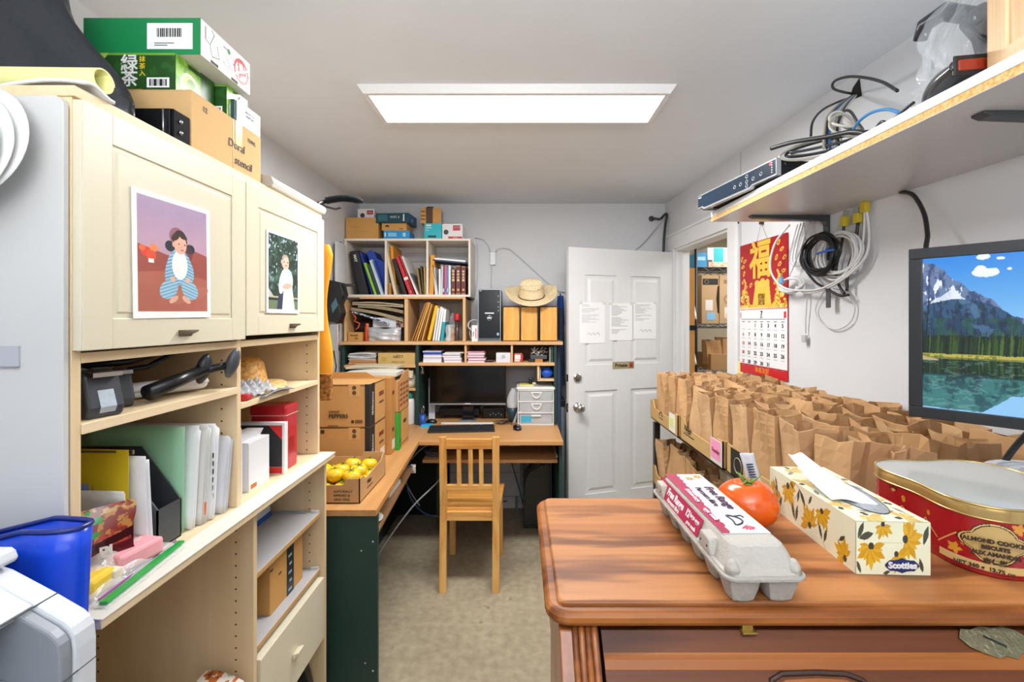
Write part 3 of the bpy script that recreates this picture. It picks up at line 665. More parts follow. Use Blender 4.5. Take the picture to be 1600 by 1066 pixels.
# ---- blue tote behind the printer
t = thing('blue_bag', 'glossy blue plastic tote bag tucked between printer and cabinet', 'bag', (-.775, .690, .705))
def tote(u, v):
    a = u*2*math.pi; c, s_ = math.cos(a), math.sin(a); x = .115*math.copysign(abs(c)**.5, c)*(.88+.12*v); y = .022*math.copysign(abs(s_)**.6, s_)*(.5+.6*v)
    return (x, y+.004*math.sin(60*x)*v, v*.452+.006*math.sin(30*x)*v+.10*x*v)
MB().grid(tote, 48, 12, True).build('film', flat('#1449D6', .2, bump=.4, bscale=14), t, smooth=True, thick=.003)
b = MB(); b.tube([(-.13, -.026, .436), (-.06, -.032, .438), (.0, -.032, .436), (.04, -.030, .428)], [.010, .012, .011, .005], 8); b.build('rolled_handle', flat('#1C2C66', .35, bump=.5, bscale=30), t, smooth=True)
b = MB(); b.tube([tote(i/48, 1.0) for i in range(48)], .004, 6, True); b.build('rim', flat('#1A2B78', .3), t, smooth=True)

# ---- things on the shelves of the cabinet
# tape dispensers
def dispenser(x, y, z, rz, label, s=1.0, clearface=False):
    t = thing('tape_dispenser', label, 'tape dispenser', (x, y, z), rz, 'tape dispensers on the left shelf')
    b = MB(); pr = [(-.065*s, 0), (.060*s, 0), (.066*s, .02*s), (.050*s, .078*s), (.030*s, .086*s), (.012*s, .082*s), (-.055*s, .055*s), (-.068*s, .02*s)]
    b.prism(pr, -.030*s, .030*s, 'y'); b.build('body', flat('#3C3F45', .4), t, bev=.006, seg=3)
    b = MB(); b.cyl((-.018*s, -.014*s, .052*s), (-.018*s, .014*s, .052*s), .034*s, n=22); b.build('tape_roll', flat('#C9CBC8', .3), t)
    b = MB(); b.box(.046*s, .066*s, -.024*s, .024*s, .074*s, .082*s); b.build('cutter', STEEL, t)
    if clearface:
        b = MB(); b.prism([(.0605*s, .004), (.0675*s, .02*s), (.0525*s, .066*s), (.051*s, .066*s)], -.012*s, .014*s, 'y'); b.build('tape_scrap', flat('#AEB9C2', .3, bump=.5, bscale=60), t)
    return t
dispenser(-.812, .842, 1.302, math.radians(-14), 'dark grey tape dispenser at the shelf corner, bits of tape on its face', 1.0, True)
dispenser(-.852, .930, 1.302, math.radians(-24), 'dark grey tape dispenser, plain nose, second from the shelf corner', .92)
t = thing('headset', 'dark grey adjustable headband lying behind the tape dispensers', 'headset', (-.92, .88, 1.302))
b = MB(); b.tube([(-.05, -.05, .01), (-.04, .02, .055), (.0, .08, .08), (.05, .13, .085), (.08, .17, .10)], .008, 8); b.tube([(-.05, -.03, .01), (-.03, .04, .05), (.02, .10, .06), (.07, .16, .07), (.10, .20, .10)], .006, 8); b.build('band', BLACK, t, smooth=True)
b = MB(); b.box(-.03, .04, -.02, .03, .03, .07, Matrix.Rotation(.5, 4, 'Z')@Matrix.Rotation(-.3, 4, 'X')); b.build('pad', GREYP, t, bev=.008)
# paper trimmer with grey grip handle
t = thing('handheld_shaver', 'black tube tool with grey oval grips resting on rolled paper', 'tool', (-.83, 1.10, 1.302))
t.location = (-.77, 1.05, 1.302)
b = MB(); b.cyl((-.008, -.10, .024), (.008, .055, .058), .0165, .0135, 18); b.build('tube', flat('#15161A', .3), t, smooth=True)
b = MB(); b.cyl((.006, .04, .054), (.040, .098, .064), .0095, n=14); b.build('rod', flat('#2A2C30', .3, .5), t, smooth=True)
def pod(c, r, m_, rot):
    b = MB(); b.lathe([(.0001, -1), (.42, -.88), (.8, -.5), (1, 0), (.85, .5), (.5, .87), (.0001, 1)], n=22); o = b.build('grip', m_, t, smooth=True)
    o.location = c; o.scale = r; o.rotation_euler = rot; return o
pod((.004, .050, .058), (.016, .022, .038), flat('#2B2E33', .35), (0, .25, .2)); pod((.042, .100, .066), (.015, .021, .039), flat('#4E5258', .3), (.05, .3, .2))
t = thing('rolled_paper', 'white rolled sheet under the black tool on the shelf', 'paper roll', (-.85, 1.08, 1.302))
b = MB(); b.grid(lambda u, v: ((.016+.004*v)*math.cos(u*7.2)*(1-.2*u)+.07*v-.02, -.17+.23*v, .021+(.018+.0*v)*math.sin(u*7.2)*(1-.2*u)), 26, 4); b.build('sheet', PAPER, t, smooth=True, thick=.0012)
# upper right shelf: straw hat, crinkled wrapper
t = thing('straw_hat', 'small golden-brown straw hat folded on the right cabinet shelf', 'hat', (-.86, 1.42, 1.256))
STR = speck('#B87A2E', '#E0B060', 90, .6)
b = MB(); b.lathe([(.0001, .105), (.03, .103), (.045, .09), (.060, .03), (.066, .022)], n=28, sx=1.0, sy=1.2); b.build('crown', STR, t, smooth=True, thick=.002)
b = MB(); b.grid(lambda u, v: ((.064+.05*v)*math.cos(6.2832*u), (.064+.05*v)*1.2*math.sin(6.2832*u), .023-.006*v+.008*v*math.sin(2*6.2832*u)), 40, 5, True); b.build('brim', speck('#C89850', '#EFD49A', 90, .6), t, smooth=True, thick=.003)
t.rotation_euler = (0, math.radians(4), .2)
t = thing('plastic_wrapper', 'crinkled clear wrapper on the right shelf before the straw hat', 'wrapper', (-.80, 1.30, 1.2565))
def crum(u, v):
    n_ = math.sin(23*u+7*v)*math.cos(19*v-5*u); return (-.055+.11*u, -.055+.15*v, .012+.020*(math.sin(3.14*u))*(1+.5*n_)+.008*n_)
MB().grid(crum, 26, 26).build('film', clear('#C9CCD2', .55, .12), t, thick=.001)
b = MB(); b.grid(lambda u, v: (-.05+.12*u, .0+.17*v, .003+.006*math.sin(6*u+4*v)), 10, 10); b.build('tray', flat('#9AA0A6', .3, .4), t, smooth=True, thick=.002)
MB().box(.015, .055, -.06, -.035, .001, .018).build('red_label', flat('#C0232C', .4), t, bev=.003)
# left counter: file holders, papers
Zc = .985
def sheets(name, label, cat, x0, x1, y, z0, h, tilt, m, n=1, gap=.004, grp=None, lean=0.0):
    """papers standing on edge, faces towards the camera"""
    t = thing(name, label, cat, ((x0+x1)/2, y, z0), 0, grp); wd = (x1-x0)/2
    for i in range(n):
        b = MB(); q = R.uniform(-.004, .004)
        b.grid(lambda u, v: (-wd+q+2*wd*u, i*gap+v*h*math.tan(tilt)+.006*math.sin(u*3+i)*v, h*v*(1-.02*i)+lean*u*v), 8, 8)
        b.build('sheet', m, t, smooth=True, thick=.0012)
    return t
def holder(x0, x1, y0, y1, z0, h, label, m=None):
    t = thing('file_holder', label, 'file holder', ((x0+x1)/2, (y0+y1)/2, z0), 0, 'file holders on the left counter')
    w_, d_ = (x1-x0)/2, (y1-y0)/2; m = m or flat('#3D4044', .4); b = MB()
    for yy in (-d_, d_-.003): b.prism([(-w_, 0), (w_, 0), (w_, h*.42), (w_-.09, h), (-w_, h)], yy, yy+.003, 'y')
    b.box(-w_, w_, -d_, d_, 0, .003); b.box(w_-.003, w_, -d_, d_, 0, h*.42); b.build('shell', m, t); return t
holder(-1.00, -.775, .972, 1.040, Zc, .205, 'dark grey angled file holder with black side, on the counter')
holder(-1.02, -.815, .905, .925, Zc, .155, 'grey file holder behind the noodle packet')
tg = flat('#9DCFA8', .6)
t = thing('hanging_folder', 'yellow hanging file folder tab behind the grey papers', 'folder', (-.87, .932, Zc))
b = MB(); b.grid(lambda u, v: (-.13+.20*u, .004*math.sin(u*4), .228*v), 6, 6); b.build('leaf', flat('#E4C92A', .55), t, thick=.0015)
b = MB(); b.box(-.13, .074, -.002, .002, .222, .226); b.box(.07, .078, -.002, .002, .218, .227); b.build('rail', STEEL, t)
t = sheets('paper_sheets', 'curling white statement papers in the front grey holder', 'papers', -1.0, -.775, .948, Zc+.003, .208, -.03, PAPER, 3, .006)
b = MB(); b.box(-.02, .005, -.0175, -.0168, .10, .155); b.build('blue_stub', flat('#8FA3D8', .6), t)
b = MB()
for i in range(5): b.box(-.07+.02*i, -.069+.02*i, -.0150, -.0142, .09, .15)
b.build('ruled_lines', flat('#7C828A', .7), t)
sheets('paper_sheets', 'white envelope standing behind the noodle packet', 'papers', -.99, -.775, .895, Zc+.002, .155, -.02, OFFW, 2, .004)
sheets('green_folder', 'sea-green paper folder standing on the left counter', 'folder', -1.01, -.775, 1.046, Zc+.004, .242, .02, tg, 2, .008)
for i, (yy, hh, xx, lab) in enumerate([(1.068, .238, -.770, 'white document bundle right behind the green folder'), (1.092, .236, -.762, 'white document bundle with orange mark, second behind the green folder'), (1.116, .232, -.760, 'thick white mail bundle near the cabinet divider'), (1.155, .19, -.756, 'short leaning envelopes against the cabinet divider')]):
    t = sheets('document_bundle', lab, 'papers', -1.0, xx, yy, Zc+.002, hh, .09 if i < 3 else .14, [PAPER, OFFW, PAPER, flat('#D5D6DA', .6)][i], 4, .0045, 'papers filed on the left counter')
    if i == 1: MB().box(.118, .1195, .006, .014, .02, .05).build('orange_mark', flat('#E0662A', .5), t)
    if i == 2:
        b = MB()
        for q in range(6): b.box(.1195, .1202, .008, .012, .05+.02*q, .062+.02*q)
        b.build('stamp_marks', INK, t)
t = thing('noodle_packet', 'maroon instant noodle packet with peppers and white lettering', 'packet', (-.812, .848, Zc), math.radians(42))
cv = Canvas(90, 100, '#5A1420'); n1 = cv.noise(2, 10); n2 = cv.noise(11, 18)
cv.rect(0, .45, 1, 1, '#8E3A30'); cv.put((n1 > .52)*(cv.Y > .45), '#B8483A'); cv.put((n2 > .56)*(cv.Y > .45)*(cv.X < .55), '#6B1E22'); cv.put((n2 > .5)*(cv.Y > .5)*(cv.X > .66), '#C48A4A')
cv.put((n1 > .48)*(((cv.X-.58)/.16)**2+((cv.Y-.78)/.2)**2 < 1), '#2F9A3A'); cv.put((n2 > .55)*(cv.Y > .9), '#D8B070'); cv.poly([(0, .42), (.5, .50), (1, .62), (1, .50), (.5, .40), (0, .34)], '#3A0C14')
cv.rect(0, 0, 1, .05, '#3A0C14'); cv.rect(0, .06, .25, .12, '#C9A82A')
cv.build('printed_film', lambda u, v: (-.085+.155*u+.004*math.sin(v*9), -.012*math.sin(3.14*u)*math.sin(3.14*v)*1.6-.004+.012*v, .004+.125*v+.012*u*v), t, vcol(.25, 0, .5))
text('자짜', .018, t, (-.050, -.0300, .066), FR, flat('#E8D030', .4), bold=.0008)
text('CJU', .022, t, (-.012, -.0300, .055), FR, WHITE, bold=.0018); text('면', .022, t, (.030, -.0290, .062), FR, WHITE, bold=.0012)
b = MB(); b.grid(lambda u, v: (-.085+.155*u, .014+.014*math.sin(3.14*u)*math.sin(3.14*v), .002+.122*v+.012*u*v), 10, 10); b.build('back_film', flat('#5A1420', .3), t, smooth=True)
# zip bag with coloured sheets
t = thing('zip_bag', 'clear zip bag of yellow and pink slips lying on the ledge', 'bag', (-.765, .885, Zc+.002))
b = MB(); b.box(-.075, .015, -.105, -.045, .004, .040, Matrix.Rotation(.1, 4, 'Z')); b.build('yellow_slips', flat('#EEC83C', .5, bump=.3), t, bev=.008)
b = MB(); b.box(-.045, .020, -.030, .060, .012, .046, Matrix.Rotation(-.15, 4, 'Z')); b.build('pink_slips', flat('#E9A0A8', .5), t, bev=.006)
b = MB(); b.box(-.03, .026, -.055, -.035, .004, .034, Matrix.Rotation(-.05, 4, 'Z')); b.build('cream_slips', flat('#E8DCC4', .5), t, bev=.004)
def zb(u, v):
    puff = .055*math.sin(3.14*min(u*1.2, 1))**.6*math.sin(3.14*v)**.5 if 0 < u < .83 and 0 < v < 1 else 0
    return (-.105+.150*u+.02*(1-v)*u, -.112+.215*v, .003+puff+.004*math.sin(17*u+13*v)*(puff > 0))
MB().grid(zb, 34, 34).build('film', clear('#F6F8F8', .38, .05), t, smooth=True)
b = MB(); b.bar((.050, -.105, .006), (.022, .112, .006), .014, .005); b.build('green_zip', flat('#179A3E', .35), t, bev=.001)
b = MB(); b.bar((.038, -.100, .009), (.012, .110, .009), .003, .003); b.build('purple_zip', flat('#A85AA8', .35), t)
# right counter: red tin, black/red box, white box, papers
def sbox(name, label, x0, x1, y0, y1, z0, z1, m, grp=None, bev=.001, cat='box'):
    t = thing(name, label, cat, ((x0+x1)/2, (y0+y1)/2, z0), 0, grp)
    MB().box(-(x1-x0)/2, (x1-x0)/2, -(y1-y0)/2, (y1-y0)/2, 0, z1-z0).build('body', m, t, bev=bev); return t
RED = flat('#C4202C', .3, .1, coat=.4)
t = sbox('red_tin', 'glossy red metal tin with domed lid on the right counter', -.88, -.765, 1.485, 1.562, Zc, Zc+.195, RED, bev=.006, cat='tin')
MB().box(-.060, .060, -.041, .041, .180, .212).build('lid', RED, t, bev=.006); decal('gold_lettering', t, (.0575, 0, .08), RT, .03, .05, flat('#A01824', .4), .0006)
b = MB(); b.box(-.0598, .0598, -.0415, .0415, .179, .181); b.build('lid_line', flat('#E8A8A8', .3), t)
t = sbox('black_red_box', 'black box with red corner and red base band on the right counter', -.92, -.752, 1.452, 1.472, Zc, Zc+.165, flat('#E9E9E9', .4))
decal('black_face', t, (-.003, -.010, .090), FR, .158, .132, flat('#2B2D31', .35)); decal('red_band', t, (-.003, -.010, .013), FR, .158, .020, flat('#CE2428', .35))
b = MB(); b.prism([(.076, .156), (.034, .156), (.076, .110)], -.0118, -.0110, 'y'); b.build('red_corner', flat('#DC2A2C', .35), t)
pass
t = sbox('white_file_box', 'white open-top card box with orange notch on the right counter', -.93, -.775, 1.30, 1.405, Zc, Zc+.140, flat('#E3E4E8', .5))
b = MB(); b.prism([(.0, 0), (.04, .0), (.05, .02), (.0, .02)], -.052, .052, 'y'); b.build('notched_rim', flat('#EDEEF0', .5), t, loc=(0.01, 0, .140))
decal('label', t, (.0775, -.03, .012), RT, .028, .012, flat('#C7733A', .6))
t = thing('brochure_stack', 'white and grey booklets standing beside the cabinet divider', 'papers', (-.85, 1.235, Zc))
for i in range(5): MB().box(-.085, .085-.004*i, .009*i, .009*i+.007, 0, [.205, .20, .195, .19, .17][i]).build('booklet', [OFFW, flat('#C9C6CC', .5), flat('#D9A8A0', .5), OFFW, PAPER][i], t)
b = MB(); b.box(.0855, .0863, .001, .007, .165, .195); b.build('green_label', flat('#5AA04A', .5), t)
t = sbox('navy_book', 'dark navy book lying behind the white card box', -1.02, -.90, 1.408, 1.45, Zc, Zc+.19, flat('#1D2440', .4), cat='book')
# lower right compartment
t = thing('parcel_box', 'open-sided kraft parcel with black printed tape in the lower cabinet', 'box', (-.93, 1.50, .565))
b = MB(); b.box(-.19, .16, -.10, .11, 0, .155); b.build('body', BOX, t, bev=.002)
b = MB(); b.box(.1605, .1612, .0, .045, .0, .155); b.box(-.19, .1612, .0, .045, .1552, .156); b.build('printed_tape', flat('#20242A', .35), t)
b = MB()
for i in range(5): b.box(.1614, .1618, .008+.006*(i % 2), .03, .012+.028*i, .02+.028*i)
b.build('tape_marks', flat('#8FB7C4', .4), t); b = MB(); b.box(.1605, .1615, -.10, -.085, .135, .140); b.box(.1605, .1615, -.05, -.035, .10, .104); b.build('staple', INK, t)
t = thing('tissue_roll_pack', 'clear-wrapped rolls and blue-edged box at the back of the grey shelf', 'pack', (-.93, 1.44, .772))
b = MB(); b.box(-.10, .03, .06, .20, 0, .075); b.build('white_box', flat('#D9E2EE', .5), t, bev=.002); b = MB(); b.box(-.1, .033, .058, .202, .0, .018); b.build('blue_edge', flat('#2858B8', .4), t)
b = MB(); b.cyl((.01, -.12, .042), (.01, .055, .042), .04, n=26); b.build('wrap', clear('#C8D2DE', .6, .15), t, smooth=True)
sbox('steel_ruler', 'thin grey rail along the back of the upper grey shelf', -.93, -.78, 1.655, 1.668, .772, .778, flat('#9FA3A8', .4), cat='rail')
t = sbox('bulldog_clip', 'tiny dark clip lying on the lower grey shelf', -.83, -.815, 1.285, 1.315, .565, .570, BLACK, bev=.001, cat='clip')
t = thing('patterned_bag', 'white paper bag printed with brown autumn motifs on the lower left shelf', 'bag', (-.86, 1.02, .488))
cv = Canvas(90, 40, '#E8E4DC'); n1 = cv.noise(6, 9); cv.put((n1 > .54)*(cv.X > .2), '#C46A2A'); cv.put((n1 > .62)*1.0, '#7A3A1C'); cv.put((n1 < .36)*1.0, '#B8A890')
cv.build('printed_paper', lambda u, v: (.02+.10*v, -.20+.40*u, .05-.03*v*v+.004*math.sin(9*u)), t, vcol(.6))
b = MB(); b.box(-.20, .10, -.20, .18, 0, .018); b.build('bag_body', OFFW, t, bev=.004)
# black sack under the drawer
t = thing('plastic_sack', 'crumpled black plastic sack under the cabinet drawer', 'bag', (-.95, 1.465, .0))
b = MB(); b.grid(lambda u, v: ((-.18+.395*v), -.203+.406*u, .298*min(1, 30*u, 30*(1-u))*(1-v**16)+.006*math.sin(20*u)*math.cos(17*v)), 30, 20); b.build('film', flat('#16181C', .2, bump=.8, bscale=12), t, smooth=True, thick=.003)
# ================================================================== L-SHAPED DESK AND HUTCH
DZ = .75
dk = thing('corner_desk', 'L-shaped wood-top corner desk on dark green panels', 'desk', (-.6, 2.7, 0))
def part(par, name, m, *boxes, bev=.0015, **k):
    b = MB()
    for q in boxes: b.box(*q)
    return b.build(name, m, par, world=True, bev=bev, **k)
b = MB(); b.prism([(-1.262, 1.742), (-.551, 1.742), (-.606, 2.72), (-.606, 3.575), (-1.262, 3.575)], DZ-.025, DZ); b.build('desktop', DESKY, dk, world=True, bev=.002)
b = MB(); b.prism([(-.605, 2.72), (.257, 2.72), (.257, 3.575), (-.605, 3.575)], DZ-.025, DZ); b.build('desktop', DESK, dk, world=True, bev=.002)
part(dk, 'end_panel', GREEN, (-.93, -.5525, 1.760, 1.778, 0, DZ-.025)); part(dk, 'end_panel', GREEN, (.236, .254, 2.76, 3.56, 0, DZ-.025))
part(dk, 'inner_panel', GREEN, (-.572, -.554, 3.10, 3.55, .05, DZ-.025)); part(dk, 'back_panel', GREEN, (-1.25, -.72, 3.50, 3.515, 0, DZ-.025))
part(dk, 'back_panel', GREEN, (-.94, -.925, 1.79, 3.49, 0, DZ-.025))
part(dk, 'keyboard_tray', DESK, (-.60, .228, 2.79, 3.12, .598, .618)); part(dk, 'tray_runner', flat('#C9C9C6', .4), (-.34, .0, 2.80, 3.1, .700, .712), (.222, .232, 2.83, 3.1, .618, .632))
b = MB(); b.prism([(-.92, 1.785), (-.575, 1.785), (-.625, 2.66), (-.92, 2.66)], .604, .622); b.build('side_shelf', wood('#8C6846', '#A88260', 'y', .8), dk, world=True, bev=.001)
b = MB(); b.box(-.640, -.612, 2.66, 2.664, .58, .63); b.box(-.655, -.612, 2.64, 2.664, .600, .622); b.build('bracket', WHITE, dk, world=True)
b = MB()
for (x, z) in ((-.895, .66), (-.615, .585), (-.89, .585), (-.90, .40), (-.60, .15), (-.57, .62), (-.57, .12)): b.cyl((x, 1.760, z), (x, 1.7585, z), .0032, n=10)
b.build('screw_cap', flat('#D8D8D0', .4), dk, world=True)
hu = thing('desk_hutch', 'wood-edged hutch with dark green uprights standing on the corner desk', 'shelf', (-.5, 3.35, DZ))
HY = 3.135
part(hu, 'upright', GREEN, (-1.235, -1.215, HY+.01, 3.57, DZ, 1.30)); part(hu, 'upright', GREEN, (-.722, -.700, HY, 3.57, DZ, 1.302)); part(hu, 'upright', GREEN, (.232, .252, HY+.01, 3.57, DZ, 1.302))
part(hu, 'top_board', HUTCH, (-1.24, .292, HY-.012, 3.574, 1.304, 1.326))
part(hu, 'shelf', HUTCH, (-1.215, -.722, HY, 3.56, 1.146, 1.164)); part(hu, 'shelf', HUTCH, (-.700, .236, HY-.004, 3.56, 1.160, 1.181)); part(hu, 'shelf', HUTCH, (-1.215, -.722, HY+.01, 3.56, .985, 1.003))
part(hu, 'divider', HUTCHZ, (-.385, -.371, HY, 3.56, 1.181, 1.304)); part(hu, 'divider', HUTCHZ, (-.066, -.051, HY, 3.56, 1.181, 1.304))
part(hu, 'back_board', flat('#7A5E44', .7), (-1.215, -.722, 3.555, 3.56, 1.0, 1.304), (-.700, .236, 3.555, 3.56, 1.17, 1.304))
part(hu, 'cubby', wood('#DDBE90', '#E9CFA6', 'x'), (.118, .132, HY+.01, 3.45, 1.060, 1.160), (.118, .236, HY+.01, 3.45, 1.052, 1.066))
# middle wooden cubby tier and white cubby unit
mt = thing('wooden_cubby', 'pale wooden two-bay cubby standing on the hutch', 'shelf', (-.8, 3.39, 1.326))
part(mt, 'side', HUTCHZ, (-1.24, -1.222, 3.20, 3.57, 1.326, 1.638)); part(mt, 'divider', HUTCHZ, (-.815, -.790, 3.20, 3.57, 1.326, 1.622)); part(mt, 'side', HUTCHZ, (-.405, -.385, 3.20, 3.57, 1.326, 1.638))
part(mt, 'back', flat('#B9B2A6', .6), (-1.222, -.405, 3.565, 3.57, 1.326, 1.63)); part(mt, 'top', HUTCH, (-1.24, -.385, 3.205, 3.57, 1.624, 1.638))
wu = thing('white_cubby', 'white three-bay cubby unit topping the hutch', 'shelf', (-.8, 3.4, 1.64))
WS = flat('#E4DCCF', .5, 0, .4, .05, 30, .02); XS = [-1.255, -.965, -.672, -.375]
part(wu, 'bottom', WS, (-1.258, -.355, 3.245, 3.575, 1.640, 1.656)); part(wu, 'top', WS, (-1.258, -.355, 3.245, 3.575, 2.040, 2.056)); 
for x in (-1.256, -.968, -.672, -.371): part(wu, 'divider', WS, (x, x+.015, 3.247, 3.575, 1.656, 2.040))
part(wu, 'back', flat('#CFCDCB', .6), (-1.24, -.371, 3.567, 3.575, 1.656, 2.04)); part(wu, 'back_rail', flat('#B9BABF', .6), (-1.24, -.371, 3.556, 3.567, 1.93, 2.0))

# boxes on top of the white cubby
def printed(t, w, d, h, front=None, side=None):
    pass
def bx(name, label, x0, x1, y0, y1, z0, h, m, rz=0.0, cat='box', group='boxes on top of the white cubby', bev=.0015):
    t = thing(name, label, cat, ((x0+x1)/2, (y0+y1)/2, z0), rz, group)
    w_, d_ = (x1-x0)/2, (y1-y0)/2
    MB().box(-w_, w_, -d_, d_, 0, h).build('body', m, t, bev=bev); t['w'] = w_; t['d'] = d_; t['h'] = h
    return t
ZW = 2.056
t = bx('cardboard_box', 'plain brown carton at the left end of the white cubby top', -1.255, -1.02, 3.27, 3.52, ZW, .155, BOX, .0)
b = MB(); b.box(-.08, -.01, -.1262, -.125, .085, .087); b.box(-.05, .06, -.1262, -.125, .052, .054); b.build('faint_print', flat('#A87F4A', .8), t)
t = bx('camera_box', 'white and red dome-camera box on the plain brown carton', -1.18, -1.06, 3.30, 3.42, ZW+.155, .070, flat('#DEDCE0', .45))
b = MB(); b.lathe([(.0001, 0), (.017, .0), (.015, .003), (.0001, .004)], n=20, M=frame((-.025, -.06, .022), *FR)); b.build('camera_picture', flat('#3A3C40', .4), t); decal('red_panel', t, (.03, -.06, .044), FR, .045, .03, flat('#A8344A', .4)); text('Turbo', .012, t, (.03, -.061, .044), FR, WHITE)
t = bx('blue_box', 'bright blue flat box at the bottom of the middle stack', -.985, -.80, 3.27, 3.45, ZW, .062, flat('#1F8FCB', .4, var=.08), .03)
decal('pale_icon', t, (-.03, -.09, .032), FR, .06, .028, flat('#7CC4E4', .4)); decal('pale_icon', t, (.055, -.09, .032), FR, .02, .028, flat('#A8DAEE', .4)); decal('pale_icon', t, (-.08, -.09, .032), FR, .01, .03, flat('#BEE2F0', .4))
t = bx('kraft_box', 'flat kraft box with router mark between the blue boxes', -.995, -.815, 3.27, 3.45, ZW+.062, .052, BOX, -.02)
b = MB(); M_ = frame((-.05, -.09, .026), *FR)
for i in range(7): a = math.pi*(i+.5)/7; b.box(-.003, .003, .004, .014, 0, .0008, M_@Matrix.Rotation(a-math.pi/2, 4, 'Z'))
b.build('flower_logo', INK, t); decal('small_print', t, (.05, -.09, .012), FR, .03, .004, INK)
t = bx('router_box', 'navy router box lying aslant on the middle stack', -1.03, -.79, 3.255, 3.44, ZW+.1145, .070, flat('#17424F', .4, var=.1), -.08)
decal('teal_picture', t, (-.07, -.0925, .036), FR, .07, .045, flat('#2E6A74', .5)); text('WiFi 6', .026, t, (.02, -.0935, .04), FR, flat('#BFD6DA', .5)); decal('white_strip', t, (.085, -.0925, .036), FR, .01, .05, flat('#DCE6E8', .5))
b = MB(); b.add([(.12, -.0925, 0), (.12, .0925, 0), (.12, .0925, .07), (.12, -.0925, .07), (.122, -.09, .002), (.122, .09, .002), (.122, .09, .068), (.122, -.09, .068)], [(4, 5, 6, 7), (0, 1, 5, 4), (1, 2, 6, 5), (2, 3, 7, 6), (3, 0, 4, 7)]); b.build('blue_side', flat('#1C5A8A', .4), t); text('tp', .03, t, (.1222, -.02, .03), RT, WHITE)
t = bx('teal_box', 'teal router box under the black-taped carton', -.692, -.567, 3.275, 3.40, ZW, .115, flat('#27B5C4', .4, var=.03))
decal('white_text', t, (-.03, -.0625, .10), FR, .035, .010, WHITE); decal('white_text', t, (-.03, -.0625, .082), FR, .045, .004, WHITE); decal('router_picture', t, (-.005, -.0625, .020), FR, .06, .014, flat('#20252A', .4)); decal('white_text', t, (-.04, -.0625, .065), FR, .02, .003, WHITE)
t = bx('taped_carton', 'small carton with black printed tape on the teal box', -.72, -.575, 3.28, 3.40, ZW+.115, .112, BOX, .03)
decal('black_tape', t, (-.01, -.06, .055), FR, .048, .113, flat('#4A3420', .5), .001); decal('black_tape', t, (-.01, 0, .112), TP, .05, .121, flat('#1A1A1C', .5), .001)
b = MB(); b.prism([(-.045, .112), (-.02, .125), (.015, .123), (.03, .112)], -.05, .0, 'y'); b.build('torn_flap', flat('#2A2018', .6), t)
for z_ in (.03, .055, .085): decal('dark_print', t, (-.055, -.06, z_), FR, .03, .008, flat('#6A4420', .6))
decal('white_side', t, (.0725, 0, .056), RT, .118, .108, flat('#D8D4CC', .5)); decal('dark_bars', t, (.0735, -.03, .056), RT, .02, .08, flat('#3A3A3C', .5)); decal('dark_bars', t, (.0735, .02, .056), RT, .02, .08, flat('#6A6A6C', .5))
t = bx('camera_box', 'white and red dome-camera box at the right end of the cubby top', -.562, -.415, 3.27, 3.45, ZW, .110, flat('#E2E0E0', .45), .0)
b = MB(); b.lathe([(.0001, 0), (.018, .0), (.016, .004), (.0001, .005)], n=20, M=frame((-.045, -.09, .050), *FR)); b.build('camera_picture', flat('#3A3C40', .4), t)
decal('red_panel', t, (.030, -.09, .080), FR, .052, .038, flat('#B43044', .4)); text('Turbo HD', .010, t, (.03, -.091, .085), FR, WHITE); decal('red_flash', t, (.02, -.09, .010), FR, .10, .018, flat('#B8202C', .4)); text('CAMERA', .009, t, (.02, -.091, .010), FR, WHITE)

# ---- books and files; each one a thing, leaning by its own angle
def slab(name, label, x, z, th, h, d, lean, m, y0, cat='book', grp=None, pages=None, bev=.002, bandm=None, bands=(), yoff=0.0):
    """upright flat thing, base corner at x, leaning (deg, + = top to the right)"""
    a = math.radians(lean)
    if a < 0: pos = (x+th*math.cos(a), y0+yoff, z)
    else: pos = (x, y0+yoff, z+th*math.sin(a))
    t = thing(name, label, cat, pos, 0, grp, rot=(0, a, 0))
    xa, xb = (0, th) if a >= 0 else (-th, 0)
    if pages:
        b = MB(); b.box(xa, xb, 0, .004, 0, h); b.box(xa, xa+.002, 0, d, 0, h); b.box(xb-.002, xb, 0, d, 0, h); b.build('cover', m, t, bev=.001)
        MB().box(xa+.0022, xb-.0022, .004, d-.004, .004, h-.004).build('pages', pages, t)
    else:
        MB().box(xa, xb, 0, d, 0, h).build('body', m, t, bev=bev)
    for (z0_, z1_) in bands: MB().box(xa+.001, xb-.001, -.0009, 0, z0_, z1_).build('spine_band', bandm or flat('#D8B25A', .4), t)
    return t
YB, ZB = 3.262, 1.656
g = 'files in the left bay of the white cubby'
slab('lever_arch_binder', 'black binder with white lettering leaning left in the white cubby', -1.150, ZB, .060, .330, .27, -13, flat('#24262A', .5), YB, 'binder', g)
o = [q for q in COL.objects if q.name.startswith('lever_arch_binder')][-1]; text('MAY', .026, o, (-.030, -.0004, .275), ((0, 0, -1), (1, 0, 0)), WHITE, bold=.001)
slab('report_folder', 'tall royal-blue folder behind the green one, left cubby bay', -1.075, ZB, .012, .325, .27, -16, flat('#1E3F9C', .45), YB, 'folder', g, yoff=.03)
b_ = slab('report_folder', 'wide blue folder sloping along the left bay divider', -.985, ZB, .010, .26, .27, -17, flat('#1C3E9E', .45), YB, 'folder', g, yoff=.015)
for (x, h_, m, lab, th) in ((-1.045, .245, flat('#8CC63A', .4), 'lime-green folder leaning in the left cubby bay', .016), (-1.020, .23, flat('#2B3E48', .5), 'dark slate folder right of the lime-green folder', .018), (-.998, .262, flat('#DDE4EA', .45), 'white spine folder leaning in the left cubby bay', .010), (-.986, .27, flat('#AFCFD8', .45), 'pale aqua folder leaning beside the white spine folder', .007)):
    slab('report_folder', lab, x, ZB, th, h_, .26, -19, m, YB, 'folder', g)
